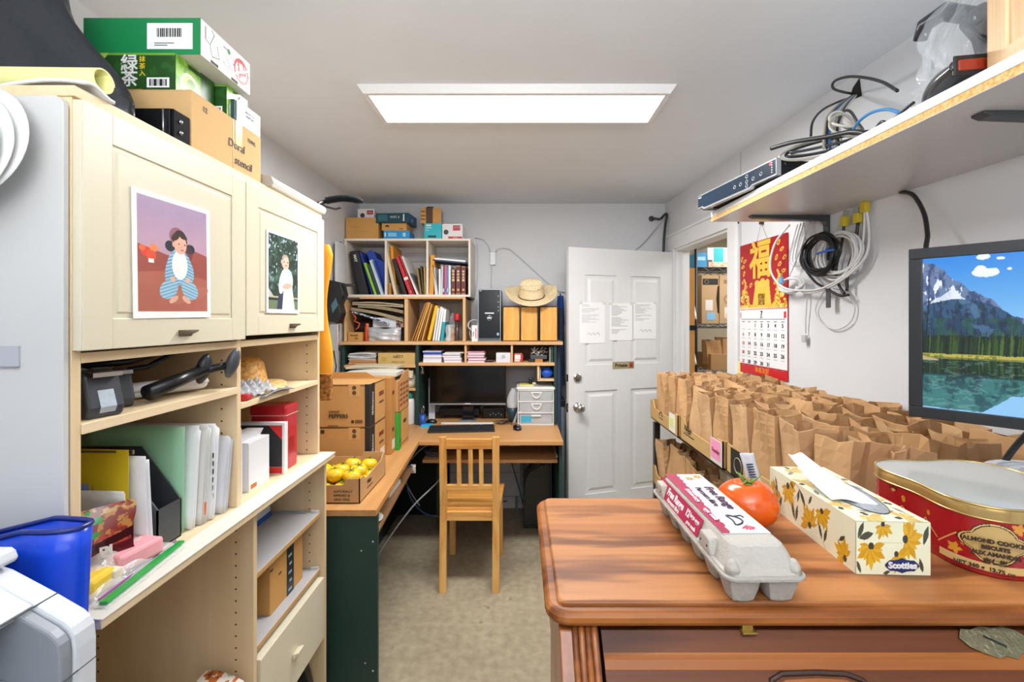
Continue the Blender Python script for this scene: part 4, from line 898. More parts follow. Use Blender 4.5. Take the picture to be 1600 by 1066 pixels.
# sloped blue sheets filling the right part of the left bay
t = thing('plastic_sleeve', 'sheaf of cobalt plastic sleeves with rounded top in the left bay', 'folder', (-1.01, YB+.06, ZB), 0, g)
b = MB(); b.prism([(.0, .02), (-.115, .31), (-.09, .33), (-.06, .32), (-.04, .27), (.015, .245), (.035, .20), (.036, 0)], 0, .16, 'y'); b.build('sleeves', flat('#1D41A6', .4), t, bev=.002)
g = 'files in the middle bay of the white cubby'
t = slab('envelope', 'orange envelope curling behind the beige files, middle bay', -.915, ZB, .02, .36, .25, -5, flat('#E0962A', .55), YB, 'envelope', g, yoff=.04)
slab('paper_file', 'beige curved paper file leaning at the left of the middle bay', -.905, ZB, .020, .33, .25, -12, flat('#D8C6A6', .6), YB, 'folder', g)
slab('paper_file', 'low brown file at the foot of the middle bay', -.945, ZB, .018, .085, .22, 0, flat('#A87838', .6), YB, 'folder', g)
slab('lever_arch_binder', 'black binder beside the red binder, middle bay', -.838, ZB, .026, .275, .27, -18, flat('#1D1D20', .4), YB, 'binder', g)
t = slab('lever_arch_binder', 'red binder with white label leaning in the middle bay', -.792, ZB, .036, .30, .27, -20, flat('#C92A38', .4), YB, 'binder', g)
b = MB(); b.box(-.034, -.003, -.0012, 0, .12, .14); b.build('label', WHITE, t); b = MB(); b.lathe([(.008, 0), (.008, .002), (.003, .002)], n=14, M=frame((-.018, 0, .03), *FR)); b.build('ring_pull', STEEL, t)
slab('paper_file', 'crimson thin folder right of the red binder', -.768, ZB, .010, .30, .26, -21, flat('#A82434', .4), YB, 'folder', g)
slab('paper_file', 'white document wallet leaning right of the crimson folder', -.742, ZB, .014, .30, .26, -22, flat('#E6E3DE', .5), YB, 'folder', g)
slab('paper_file', 'dark-edged white wallet, last of the leaning row, middle bay', -.728, ZB, .006, .31, .25, -24, flat('#8A8A90', .5), YB, 'folder', g)
for i, (x, m, lab, hh) in enumerate(((-.722, flat('#8F7440', .5), 'olive-brown file with curved top, middle bay', .20), (-.704, flat('#4A3C2A', .5), 'dark brown file, second in from the right divider of the middle bay', .21), (-.690, flat('#B0944C', .5), 'khaki file against the right divider of the middle bay', .205))):
    slab('paper_file', lab, x, ZB, .013, hh, .2, -8+3*i, m, YB+.01, 'folder', g)
g = 'books in the right bay of the white cubby'
slab('envelope', 'ochre padded envelope upright at the left of the right bay', -.654, ZB, .030, .285, .24, 2, flat('#D69A3C', .6), YB, 'envelope', g)
for i, (x, th, hh, c, ln, lab) in enumerate(((-.612, .012, .20, '#E1E1E6', -4, 'white booklet leaning next to the ochre envelope'), (-.598, .009, .22, '#D2D4D8', -9, 'grey-white booklet, second from the ochre envelope'), (-.585, .014, .185, '#EDEDED', 0, 'white paperback, third from the ochre envelope'), (-.569, .011, .205, '#DADCE2', 1, 'pale paperback before the purple book'))):
    slab('paperback', lab, x, ZB, th, hh, .2, ln, flat(c, .5), YB, 'book', g)
for i, (x, th, hh, c, lab) in enumerate(((-.556, .012, .215, '#6E5078', 'purple slim book in the right cubby bay'), (-.543, .015, .210, '#D0627E', 'pink book in the right cubby bay'), (-.527, .011, .205, '#5A8AC0', 'sky-blue slim book in the right cubby bay'), (-.515, .016, .21, '#DDE2E6', 'white slim book before the maroon volumes'))):
    slab('paperback', lab, x, ZB, th, hh, .2, 0, flat(c, .5), YB, 'book', g, bands=((.02, .045),), bandm=flat('#3A6FA8' if i == 1 else '#C8C8D0', .5))
for i, x in enumerate((-.494, -.462, -.425)):
    t = slab('hardback_volume', ['first', 'second', 'third'][i]+' maroon gilt-lettered volume from the left, right cubby bay', x, ZB, .027 if i == 0 else .033, [.185, .21, .205][i], .2, 0, flat('#5E1F20', .45), YB, 'book', g)
    w_ = .0135 if i == 0 else .0165
    for k, ch in enumerate('中华大典'): text(ch, .018, t, (w_, -.0008, .165-.021*k), FR, flat('#E8CFA0', .5), bold=.0008)
    b = MB(); b.lathe([(.009, 0), (.009, .001), (.0001, .001)], n=14, M=frame((w_, -.0002, .035), *FR)); b.build('gilt_emblem', flat('#D9A050', .4), t)
    b = MB(); b.box(.002, 2*w_-.002, -.001, 0, .006, .010); b.box(.002, 2*w_-.002, -.001, 0, [.178, .203, .198][i], [.182, .207, .202][i]); b.build('spine_band', flat('#C8A878', .5), t)
t = slab('clip_folder', 'navy folder lying flat across the books of the right bay', -.63, ZB+.222, .24, .012, .2, 5, flat('#24345E', .4), YB, 'folder', g)
MB().box(.01, .235, .003, .19, .012, .024).build('papers', PAPER, t)

# ---- middle wooden cubby: left bay
Z2 = 1.326; Y2 = 3.215
def sag(name, label, cat, x0, x1, y0, y1, z, th, m, bow=.02, tilt=0.0, grp=None, n=1):
    t = thing(name, label, cat, ((x0+x1)/2, (y0+y1)/2, z), 0, grp); w_, d_ = (x1-x0)/2, (y1-y0)/2
    for i in range(n):
        b = MB(); p_ = R.uniform(0, 6)
        def f(u, v, e): return (-w_+2*w_*u, -d_+2*d_*v+.004*i, .001+i*th/n+bow*math.sin(3.14*u)*(.7+.3*math.sin(p_+3*v))+tilt*(u-.5)*2*w_+e)
        k0 = .0; e1 = th/n*.85
        b.grid(lambda u, v: f(u, v, e1), 12, 6); b.grid(lambda u, v: f(u, v, 0), 12, 6)
        b.grid(lambda u, v: f(u, 0, v*e1), 12, 1); b.grid(lambda u, v: f(u, 1, v*e1), 12, 1); b.grid(lambda u, v: f(0, u, v*e1), 6, 1); b.grid(lambda u, v: f(1, u, v*e1), 6, 1)
        b.build('sheet' if n > 1 else 'body', m, t, smooth=False)
    return t
g = 'bags stuffed into the left bay of the wooden cubby'
KH = flat('#A99878', .7, bump=.3)
for i, (za, tl, x0, c, lab) in enumerate(((.175, -.22, -1.20, '#A89878', 'khaki folded bag, lowest of the crumpled bags in the wooden cubby'), (.215, -.13, -1.15, '#9A8C70', 'drab folded bag, middle of the crumpled bags in the wooden cubby'), (.245, -.05, -1.19, '#B5A688', 'tan folded bag, topmost of the crumpled bags in the wooden cubby'))):
    sag('folded_bag', lab, 'bag', x0, -.83, 3.22, 3.5, Z2+za, .022, flat(c, .7, bump=.4), .010, tl, g, 2)
sag('patterned_cloth', 'blue and white patterned cloth poking out of the wooden cubby', 'cloth', -1.185, -.93, 3.20, 3.4, Z2+.155, .012, speck('#3A4C6C', '#E0E4EA', 60, .6, .48, .52), .012, -.35, g, 2)
t = thing('coral_strap', 'coral zigzag strap hanging in the wooden cubby corner', 'strap', (-1.17, 3.215, Z2+.08)); b = MB(); b.tube([(-.02, 0, .12), (.01, -.004, .085), (.0, -.002, .06), (.035, 0, .045), (.025, .0, .015), (.005, 0, .0)], .005); b.build('strap', flat('#D65A44', .5), t, smooth=True)
t = bx('paper_box', 'small kraft box with handwriting in the wooden cubby corner', -1.215, -1.115, 3.205, 3.36, Z2, .062, BOX, group='boxes in the wooden cubby')
text('change', .020, t, (-.005, -.079, .042), FR, flat('#6A4A28', .7)); text('Tills', .018, t, (.01, -.079, .018), FR, flat('#6A4A28', .7))
t = thing('orange_bottle', 'small orange-red bottle between kraft box and silver bag', 'bottle', (-1.085, 3.225, Z2)); b = MB(); b.lathe([(.014, 0), (.016, .004), (.016, .095), (.012, .105)], n=16); b.build('bottle', flat('#D9502E', .35), t, smooth=True); b = MB(); b.lathe([(.012, .105), (.012, .122), (.009, .125)], n=16); b.build('cap', flat('#E07050', .4), t)
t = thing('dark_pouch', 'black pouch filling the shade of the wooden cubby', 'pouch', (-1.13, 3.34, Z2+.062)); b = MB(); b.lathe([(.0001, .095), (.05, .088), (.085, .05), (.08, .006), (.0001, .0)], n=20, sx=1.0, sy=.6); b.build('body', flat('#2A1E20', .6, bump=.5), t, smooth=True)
t = thing('silver_bag', 'crumpled silver mailing bag overhanging the hutch edge', 'bag', (-.955, 3.215, Z2-.025))
def sb(u, v):
    x = -.12+.235*u; z = .118*v*(1-.10*math.sin(5*u)*0)+.006*math.sin(9*u)*v; bul = math.sin(3.14*u)**.5*math.sin(3.14*v)**.5
    return (x*(1-.06*(1-v)), -.006-.045*bul-.006*math.sin(11*u+8*v)*math.sin(9*v-4*u), z+.012*abs(u-.5)*(1-v)*2)
b = MB(); b.grid(sb, 30, 20); b.grid(lambda u, v: (sb(u, v)[0], .0+.05*math.sin(3.14*u)*math.sin(3.14*v), sb(u, v)[2]), 10, 10); b.build('film', flat('#C4C7CC', .3, .35, bump=.6, bscale=25), t)
t = bx('booklet_box', 'white printed carton with coloured end above the silver bag', -1.05, -.885, 3.24, 3.36, Z2+.095, .070, flat('#D4D6DE', .5), group='boxes in the wooden cubby')
b = MB()
for i in range(5): b.box(-.06, .06-.01*i, -.061, -.060, .055-.010*i, .0565-.010*i)
b.build('printed_lines', flat('#8A90A0', .6), t)
t = bx('photo_album', 'dark floral-printed box at the right of the white carton', -.883, -.830, 3.235, 3.36, Z2+.095, .075, speck('#3A2A48', '#B88A6A', 90, .5, .45, .6), group='boxes in the wooden cubby')
# right bay of the wooden cubby
g = 'files in the right bay of the wooden cubby'
for i, (x, ln, hh, c, lab) in enumerate(((-.770, 20, .285, '#A87030', 'brown envelope, leftmost of the fanned envelopes'), (-.752, 19, .290, '#C48A40', 'tan envelope, second of the fanned envelopes'), (-.735, 18, .285, '#E0B060', 'golden envelope, third of the fanned envelopes'), (-.716, 16, .280, '#8E5A2A', 'dark brown envelope, fourth of the fanned envelopes'), (-.700, 15, .270, '#D8A250', 'buff envelope, fifth of the fanned envelopes'))):
    slab('envelope', lab, x, Z2, .009, hh, .24, ln, flat(c, .6), Y2, 'envelope', g)
slab('padded_envelope', 'bright yellow padded envelope beside the fanned ones', -.662, Z2, .026, .255, .24, 13, flat('#E6B828', .5, bump=.3), Y2, 'envelope', g, bev=.008)
for i, (x, ln, hh, th, c, lab) in enumerate(((-.622, 9, .235, .014, '#D4D6DC', 'grey-white file right of the yellow envelope'), (-.604, 9, .245, .013, '#E6E8EC', 'white file, second right of the yellow envelope'), (-.586, 8, .235, .014, '#F0F0F0', 'white file touching the turquoise book'))):
    slab('paper_file', lab, x, Z2, th, hh, .22, ln, flat(c, .5), Y2, 'folder', g)
t = slab('turquoise_book', 'turquoise and white slim book among the white files', -.562, Z2, .018, .225, .20, 6, flat('#E4ECEE', .45), Y2-.01, 'book', g); MB().box(-.0006, .0186, -.0008, .15, 0, .135).build('turquoise_lower', flat('#1CA0AE', .4), t)
t = thing('wrapped_supplies', 'clear-wrapped small supplies in the wooden cubby right bay', 'pack', (-.505, 3.25, Z2)); b = MB(); b.box(-.022, .01, -.02, .03, 0, .10); b.build('white_carton', OFFW, t, bev=.002); b = MB(); b.box(.012, .035, -.01, .03, 0, .095); b.build('brown_carton', BOXD, t, bev=.002)
MB().grid(lambda u, v: ((.035+.012*math.sin(9*v+3*u))*math.cos(6.28*u)-.002, .03*math.sin(6.28*u), .001+.115*v), 22, 12, True).build('wrap', clear('#D8DCE2', .35), t, smooth=True)
b = MB()
for i in range(5): b.box(-.016, -.006, -.0208, -.0200, .03+.013*i, .037+.013*i)
b.build('black_marks', INK, t)
t = thing('red_cap_tube', 'dark tube with big red cap in the wooden cubby', 'bottle', (-.452, 3.25, Z2)); b = MB(); b.lathe([(.013, 0), (.015, .004), (.015, .150)], n=18); b.build('tube', flat('#57443E', .25, .3), t, smooth=True); b = MB(); b.lathe([(.024, .145), (.025, .150), (.025, .185), (.021, .195), (.0001, .197)], n=20); b.build('cap', flat('#B01E28', .35), t, smooth=True)
t = thing('clear_bag', 'clear plastic bag crumpled between the files and the red cap', 'bag', (-.505, 3.36, Z2+.001)); MB().grid(lambda u, v: (.05*math.cos(6.28*u)*(1-.4*v)+.02*v, .03*math.sin(6.28*u), .19*v+.01*math.sin(12*u)), 22, 12, True).build('film', clear('#D8DCE2', .3), t, smooth=True)
# ---- on the hutch top, right of the cubbies
t = thing('coiled_cable', 'coiled white cable beside the computer tower', 'cable', (-.325, 3.27, Z2+.006)); b = MB()
for k in range(5):
    b.tube([(.035*math.cos(a)*(1+.05*k)-.02+.004*k, -.006*k+.004*math.sin(3*a), .105+.034*math.sin(a)*(1+.04*k)) for a in [i*2*math.pi/22 for i in range(22)]], .0035, 6, True)
b.tube([(-.03, 0, .09), (-.04, .0, .05), (-.03, .0, .01), (.0, .01, .0)], .0035); b.build('cable', flat('#D6D7DA', .4), t, smooth=True)
t = bx('supply_box', 'slim white box with red stripe left of the computer tower', -.338, -.296, 3.165, 3.24, Z2, .112, flat('#E4E4E6', .5), group='boxes on the hutch top'); decal('red_stripe', t, (.008, -.0375, .055), FR, .006, .07, flat('#C0303C', .5)); text('TONER', .011, t, (-.008, -.038, .05), ((0, 0, 1), (-1, 0, 0)), INK)
t = thing('computer_tower', 'glossy black computer tower standing on the hutch', 'computer', (-.214, 3.30, Z2))
b = MB(); b.box(-.079, .079, -.145, .19, .004, .362); b.build('case', flat('#1B1E22', .35), t, bev=.003); b = MB(); b.box(-.080, .080, -.150, -.145, 0, .366); b.build('front_frame', flat('#8F969D', .3, .5), t, bev=.003)
b = MB(); b.box(-.074, .074, -.153, -.149, .022, .358); b.build('front_panel', flat('#0B1118', .22, 0, .25), t, bev=.002); b = MB(); b.box(-.074, .074, -.1535, -.149, .008, .020); b.build('lower_trim', flat('#4A5058', .35), t)
text('DELL', .012, t, (0, -.1535, .163), FR, CHROME, bold=.0006); b = MB(); b.tube([(.0155*math.cos(a), -.1542, .163+.0155*math.sin(a)) for a in [i*2*math.pi/28 for i in range(28)]], .0014, 6, True); b.build('logo_ring', CHROME, t, smooth=True)
b = MB(); b.box(-.032, .032, -.156, -.153, .192, .200); b.build('drive_button', CHROME, t, bev=.001); b = MB(); b.box(.052, .066, -.1545, -.153, .042, .060); b.build('sticker', flat('#9CC4E0', .4), t)
b = MB()
for z_ in (.21, .235, .27, .31): b.box(.058, .066, -.1545, -.153, z_, z_+.008)
b.build('port', flat('#8A9298', .4), t); text('XPS', .008, t, (-.06, -.1535, .35), FR, CHROME)
PG = wood('#D89A48', '#E8B462', 'z', 3.0, .7, fine=.9)
for i, (x0, x1) in enumerate(((-.122, -.004), (.002, .122), (.136, .260))):
    t = thing('phone_book', ['leftmost', 'middle', 'rightmost'][i]+' thick book with yellowed page edges under the hat', 'book', ((x0+x1)/2, 3.235, Z2), 0, 'thick books under the straw hat')
    w_ = (x1-x0)/2; b = MB(); b.grid(lambda u, v: (-w_+.004+(2*w_-.008)*u+(.004 if i == 0 else -.003)*math.sin(3.14*v), -.055-.004*math.sin(3.14*u), .006+.232*v), 8, 8)
    b.box(-w_+.004, w_-.004, -.054, .12, .006, .238); b.build('page_edges', PG, t)
    b = MB(); b.box(-w_, -w_+.003, -.062, .13, 0, .242); b.box(w_-.003, w_, -.062, .13, 0, .242); b.box(-w_, w_, -.058, .13, .243, .249); b.build('cover', flat('#4A3A2C', .4), t, bev=.001)
# straw hat
t = thing('straw_hat', 'cream straw cowboy hat resting on the thick books', 'hat', (.080, 3.255, Z2+.312), rot=(.42, -.06, .1)); STW = speck('#C9B084', '#E9D7B0', 140, .6, .3, .6, .3)
def brim(u, v):
    a = 2*math.pi*u; r = .085+.115*v; lift = .042*v*v*abs(math.cos(a))**2+(.02*v*v if math.sin(a) > 0 else -.006*v)
    return (r*math.cos(a)*1.02*(1-.10*v*abs(math.cos(a))), r*.82*math.sin(a), .004+lift)
b = MB(); b.grid(brim, 64, 10, True); b.build('brim', STW, t, smooth=True, thick=.004)
def crown(u, v):
    a = 2*math.pi*u; tz = min(v*1.35, 1); r = .088*(1-.10*tz) if v < .74 else .088*.90*(1-(v-.74)/.26)**.8
    z = .002+.105*tz+.010*math.sin(a)*tz; dent = .035*math.exp(-((math.sin(a)*max(r, .0001)/.03)**2))*max(0, (v-.6)/.4)
    front = .018*math.exp(-((a-4.71-.0)/.5)**2)*tz
    return (r*1.02*math.cos(a), r*.92*math.sin(a)+front, z-dent)
b = MB(); b.grid(crown, 64, 24, True); b.build('crown', STW, t, smooth=True, thick=.003)
b = MB(); b.tube([((.0905)*math.cos(a)*1.02, .0905*.92*math.sin(a), .012+.004*math.sin(a)) for a in [i*2*math.pi/40 for i in range(40)]], .0035, 6, True); b.build('band', flat('#5A4030', .6), t, smooth=True)
b = MB()
for i in range(14):
    a = math.pi*(.12+.76*(i/13)); b.lathe([(.0001, 0), (.004, .002), (.0001, .004)], (.084*math.cos(a+math.pi)*1.0, .084*.9*math.sin(a+math.pi), .075), 8)
b.build('vent_eyelet', flat('#6E4A30', .6), t)
# wall cable and adapter
t = thing('wall_adapter', 'white rectangular adapter clipped to the back wall', 'adapter', (-.215, 3.562, 1.955)); b = MB(); b.box(-.022, .022, -.012, .012, -.05, .05); b.build('case', flat('#E2E4E6', .35), t, bev=.004)
b = MB(); b.cyl((-.008, 0, -.05), (-.008, 0, -.068), .006, .004); b.build('plug', OFFW, t)
b = MB(); b.tube([(-.008, .0, -.065), (-.010, -.002, -.16), (-.012, -.02, -.27)], .003); b.build('lower_cable', flat('#D0D2D6', .4), t, smooth=True)
t = thing('white_cable', 'white cable arching along the back wall to the adapter', 'cable', (-.2, 3.571, 2.0))
b = MB(); b.tube([(-.157, 0, .12), (-.09, 0, .105), (-.05, 0, .06), (-.035, 0, .0)], .0035); b.tube([(.0, 0, .0), (.02, 0, .03), (.06, 0, .04), (.12, 0, .03), (.20, 0, -.04), (.30, 0, -.13), (.40, 0, -.22), (.50, 0, -.30), (.55, 0, -.31)], .0045); b.build('cable', flat('#C8CBD0', .4), t, smooth=True)
t = thing('white_cable', 'thin white cable dropping beside the white cubby', 'cable', (-.34, 3.573, 1.9)); b = MB(); b.tube([(.0, 0, .17), (.008, 0, .05), (.004, 0, -.1), (-.02, 0, -.25)], .003); b.build('cable', flat('#C8CBD0', .4), t, smooth=True)

# ---- contents of the hutch shelves
Z3, Z4, Y3 = 1.164, 1.181, 3.145
g = 'stacks on the left hutch shelf'
t = thing('newspaper_stack', 'pile of folded grey-white papers on the left hutch shelf', 'papers', (-1.10, 3.25, Z3), 0, g)
for i in range(6):
    b = MB(); w_ = .098-R.uniform(0, .008); z_ = .034+i*.008
    b.grid(lambda u, v: (-w_+2*w_*u+.004*(i % 2), -.09+.18*v, z_+.007+.003*math.sin(5*u+i)), 8, 3); b.grid(lambda u, v: (-w_+2*w_*u+.004*(i % 2), -.09, z_+v*.006+.003*math.sin(5*u+i)), 8, 1); b.build('sheet', [flat('#C9CBC9', .6), flat('#9AA0A2', .6), PAPER][i % 3], t)
b = MB(); b.box(-.095, .098, -.09, .09, .002, .016); b.box(-.09, .095, -.088, .09, .018, .034); b.build('notebook', flat('#BE8C60', .6), t, bev=.002)
t = bx('paper_ream_box', 'kraft ream box standing upside down, reading COPY, on the left shelf', -.985, -.728, 3.15, 3.40, Z3, .082, card('#C8A86A', .03), group=g)
text('COPY', .028, t, (.01, -.1258, .060), ((-1, 0, 0), (0, 0, -1)), flat('#4A3A20', .7)); text('ROTATING', .018, t, (.01, -.1258, .022), ((-1, 0, 0), (0, 0, -1)), flat('#9A8A50', .7))
decal('green_mark', t, (-.09, -.125, .04), FR, .03, .03, flat('#B8A048', .7))
g = 'small stacks on the hutch pigeonholes'
def pile(label, x0, x1, cols, ths, y=Y3+.005, jit=.004, z=Z4):
    t = thing('paper_pad', label, 'papers', ((x0+x1)/2, y, z), 0, g); zz = 0; w_ = (x1-x0)/2
    for i, (c, th) in enumerate(zip(cols, ths)):
        a = R.uniform(-jit, jit); MB().box(-w_+a, w_+a-abs(R.uniform(-jit, jit)), 0, .14, zz, zz+th-.0008).build('pad', flat(c, .55), t); zz += th
    return t
pile('stack of white pads topped by a blue book, leftmost pigeonhole', -.672, -.545, ['#E8E8EC', '#DDDDE4', '#9A8AB0', '#E4E4EA', '#D8D8E0', '#2A48A8', '#3A55B0', '#C8C8D4'], [.02, .010, .004, .012, .008, .010, .008, .008])
pile('loose stack of pale pads with pink edges, right of the blue-topped stack', -.535, -.405, ['#E6E0E8', '#B08AA0', '#E8E8EC', '#D8D0DC', '#E4E4E8', '#7A6A78', '#E6E4E8', '#DCD8D0'], [.014, .004, .012, .008, .010, .005, .010, .008], jit=.014)
pile('stack of pink-edged pads in the second pigeonhole', -.368, -.245, ['#E8D8E0', '#A86A88', '#E4D8E0', '#C8A8BC', '#7A3A58', '#E0C8D4', '#B87A98', '#E8E0E4', '#C890A8'], [.010, .006, .010, .006, .004, .012, .006, .010, .012], jit=.008)
t = thing('dark_stapler', 'small black stapler lying on the pigeonhole shelf', 'stapler', (-.213, 3.18, Z4)); b = MB(); b.box(-.028, .024, -.012, .012, .003, .014); b.build('arm', BLACK, t, bev=.003); b = MB(); b.box(-.03, .02, -.014, .014, 0, .004); b.build('base', BLACK, t)
t = bx('card_box', 'small white card box with grey lettering in the second pigeonhole', -.168, -.068, 3.15, 3.28, Z4, .066, flat('#D9DBE2', .5), group=g); text('FILE', .012, t, (.0, -.066, .045), FR, flat('#5A6070', .5)); text('CARDS', .010, t, (.0, -.066, .032), FR, flat('#7A8090', .5))
t = thing('tape_case', 'red and white sticky-tape case in the third pigeonhole', 'tape', (-.015, 3.17, Z4)); b = MB(); b.prism([(-.03, 0), (.032, 0), (.036, .04), (.028, .062), (-.026, .062), (-.032, .05)], 0, .04, 'y'); b.build('case', flat('#B8303A', .35), t, bev=.004); decal('white_label', t, (-.004, 0, .036), FR, .04, .032, WHITE); b = MB(); b.box(-.026, .012, -.001, 0, .004, .018); b.box(-.004, .004, -.0018, 0, .04, .046); b.build('label_lines', flat('#D8D0CC', .5), t)
t = thing('zip_tie_bundle', 'bundle of white plastic clips in a grey tray', 'clips', (.13, 3.20, Z4)); b = MB(); rr = random.Random(5)
for i in range(46):
    p = Vector((rr.uniform(-.05, .05), rr.uniform(-.03, .04), rr.uniform(.052, .092))); q = p+Vector((rr.uniform(-.02, .02), rr.uniform(-.01, .01), rr.uniform(-.022, .022))); q.z = max(q.z, .048); b.bar(p, q, .004, .003)
b.build('clips', flat('#D8DADC', .4), t)['kind'] = 'stuff'; b = MB(); b.box(-.06, .056, -.035, .05, .022, .048); b.build('tray', flat('#45484C', .4), t, bev=.002); b = MB(); b.box(-.028, .026, -.035, .03, 0, .022); b.build('kraft_block', BOXD, t); b = MB(); b.box(-.075, -.032, -.03, .03, 0, .018); b.build('black_block', BLACK, t, bev=.002)
t = thing('file_strip', 'dark and pale cards upright at the right end of the pigeonholes', 'cards', (.215, 3.16, Z4)); b = MB(); b.box(-.012, -.006, 0, .12, 0, .105); b.build('pale_card', flat('#A8B0A8', .5), t); b = MB(); b.box(-.003, .012, 0, .12, 0, .11); b.build('dark_card', flat('#2A4A40', .5), t)
# loose papers over the boxes at left
g = 'papers heaped on the lower left hutch shelf'
sag('newspaper', 'cream newspaper draped on the topmost carton', 'papers', -1.10, -.78, 2.86, 3.05, 1.165, .012, flat('#D0C9AE', .6), .008, .0, g, 3)
sag('paper_pad', 'cream pads spilling from the lower left hutch shelf', 'papers', -.99, -.745, 3.145, 3.33, 1.078, .050, flat('#E8DFC4', .6), .012, -.05, g, 4)
t = thing('cloth_sack', 'cream cloth sack slumped by the green upright', 'bag', (-.775, 3.21, 1.003)); b = MB(); b.lathe([(.0001, 0), (.04, .002), (.047, .03), (.042, .07), (.03, .10), (.0001, .108)], n=18); b.build('cloth', flat('#DCD6BC', .7, bump=.5), t, smooth=True)
sag('black_folder', 'black folder tilted behind the top carton', 'folder', -1.18, -.92, 3.15, 3.3, 1.02, .02, flat('#22252A', .5), .03, .12, g)

# ---- on the desk
t = thing('spray_bottle', 'white spray bottle with teal cap beside the green upright', 'bottle', (-.772, 3.18, DZ)); b = MB(); b.lathe([(.034, 0), (.036, .006), (.036, .155), (.030, .172), (.014, .18)], n=22); b.build('body', flat('#E0E3E6', .35), t, smooth=True); b = MB(); b.lathe([(.020, .176), (.021, .185), (.021, .200), (.016, .215), (.014, .235), (.0001, .237)], n=18); b.build('cap', flat('#138C78', .4), t, smooth=True)
t = thing('pen_cup', 'blue pen cup with scissors fixed by the green upright', 'cup', (-.672, 3.128, DZ)); b = MB(); b.lathe([(.021, 0), (.023, .004), (.024, .075), (.021, .075), (.020, .008), (.0001, .008)], n=20); b.build('cup', flat('#1F4FA0', .4), t, smooth=True); b = MB(); b.tube([(.006, 0, .03), (.006, 0, .09), (.012, 0, .115), (.004, 0, .14), (-.004, 0, .115), (-.002, 0, .08)], .0025); b.bar((-.008, .004, .02), (-.006, .004, .12), .006, .003); b.build('scissors', STEEL, t, smooth=True)
t = thing('sticky_note', 'bright blue sticky pad lying on the desk under the monitor', 'note', (-.635, 3.10, DZ), .1); b = MB(); b.box(-.04, .035, -.03, .035, 0, .012); b.build('pad', flat('#35B2E2', .5), t, bev=.001)
t = thing('desk_mouse_pouch', 'small black pouch by the monitor foot', 'pouch', (-.625, 3.20, DZ)); b = MB(); b.lathe([(.0001, .03), (.03, .024), (.04, .008), (.038, 0)], n=18, sx=1.0, sy=.6); b.build('body', BLACK, t, smooth=True)
t = thing('key_bunch', 'bunch of keys hanging on the green upright', 'keys', (-.674, 3.134, 1.10)); b = MB()
for i in range(5): b.bar((0, 0, .05), (-.012+.006*i, -.004, .004+.006*(i % 2)), .008, .002)
b.tube([(.009*math.cos(a), 0, .055+.009*math.sin(a)) for a in [i*.628 for i in range(10)]], .0012, 5, True); b.build('keys', STEEL, t)
t = thing('white_folder', 'white plastic sheet standing left of the monitor', 'sheet', (-.665, 3.30, DZ)); b = MB(); b.box(.0, .045, 0, .01, 0, .30); b.build('sheet', flat('#C9CFD6', .4), t, bev=.001); b = MB(); b.box(.002, .04, -.002, 0, .235, .29); b.build('label', flat('#8A9AA6', .5), t)
# monitor
t = thing('desk_monitor', 'black desktop monitor with silver bottom edge on the corner desk', 'monitor', (-.375, 3.26, DZ)); cx_ = .0
b = MB(); b.box(-.272, .272, -.02, .02, .125, .425); b.build('housing', flat('#15161A', .35), t, bev=.004)
b = MB(); b.box(-.266, .266, -.0225, -.0195, .142, .421); b.build('screen', flat('#08090C', .14, 0, .5), t)
b = MB(); b.box(-.272, .272, -.024, .015, .122, .130); b.build('bezel_strip', flat('#B8BDC3', .3, .6), t, bev=.001); b = MB(); b.box(-.02, .02, -.026, -.02, .126, .132); b.build('logo', flat('#E8ECF0', .3), t)
b = MB(); b.box(-.038, .038, .0, .02, .01, .14); b.build('neck', flat('#14151A', .1), t, bev=.002); b = MB(); b.prism([(-.06, -.03), (.06, -.03), (.055, .06), (-.055, .06)], 0, .010); b.build('foot', flat('#8E949B', .3, .6), t, bev=.002)
t = thing('docking_box', 'black device lying behind the monitor foot', 'device', (-.43, 3.40, DZ)); b = MB(); b.box(-.17, .13, -.05, .06, .02, .075); b.build('case', BLACK, t, bev=.006); b = MB(); b.box(-.15, -.13, -.03, .03, 0, .02); b.box(.09, .11, -.03, .03, 0, .02); b.build('foot', BLACK, t)
t = thing('mesh_router', 'black device with blue lights behind the monitor', 'device', (-.19, 3.38, DZ)); b = MB(); b.box(-.09, .08, -.04, .05, .0, .078); b.build('case', BLACK, t, bev=.008)
for i in range(5):
    b = MB(); b.lathe([(.005, 0), (.005, .001), (.0001, .001)], n=10, M=frame((-.03+.02*i, -.04, .03+.01*(i % 2)), *FR)); b.build('indicator', flat('#8AB0C8', .3), t)
t = thing('white_tray_strip', 'long white plastic strip lying before the monitor foot', 'strip', (-.365, 3.165, DZ)); b = MB(); b.box(-.185, .185, -.014, .014, 0, .012); b.build('strip', flat('#DCDCDA', .4), t, bev=.004)
b = MB(); b.cyl((-.17, -.015, .006), (-.17, -.0142, .006), .003, n=10); b.cyl((.175, -.015, .006), (.175, -.0142, .006), .003, n=10); b.build('screw', GREYP, t)
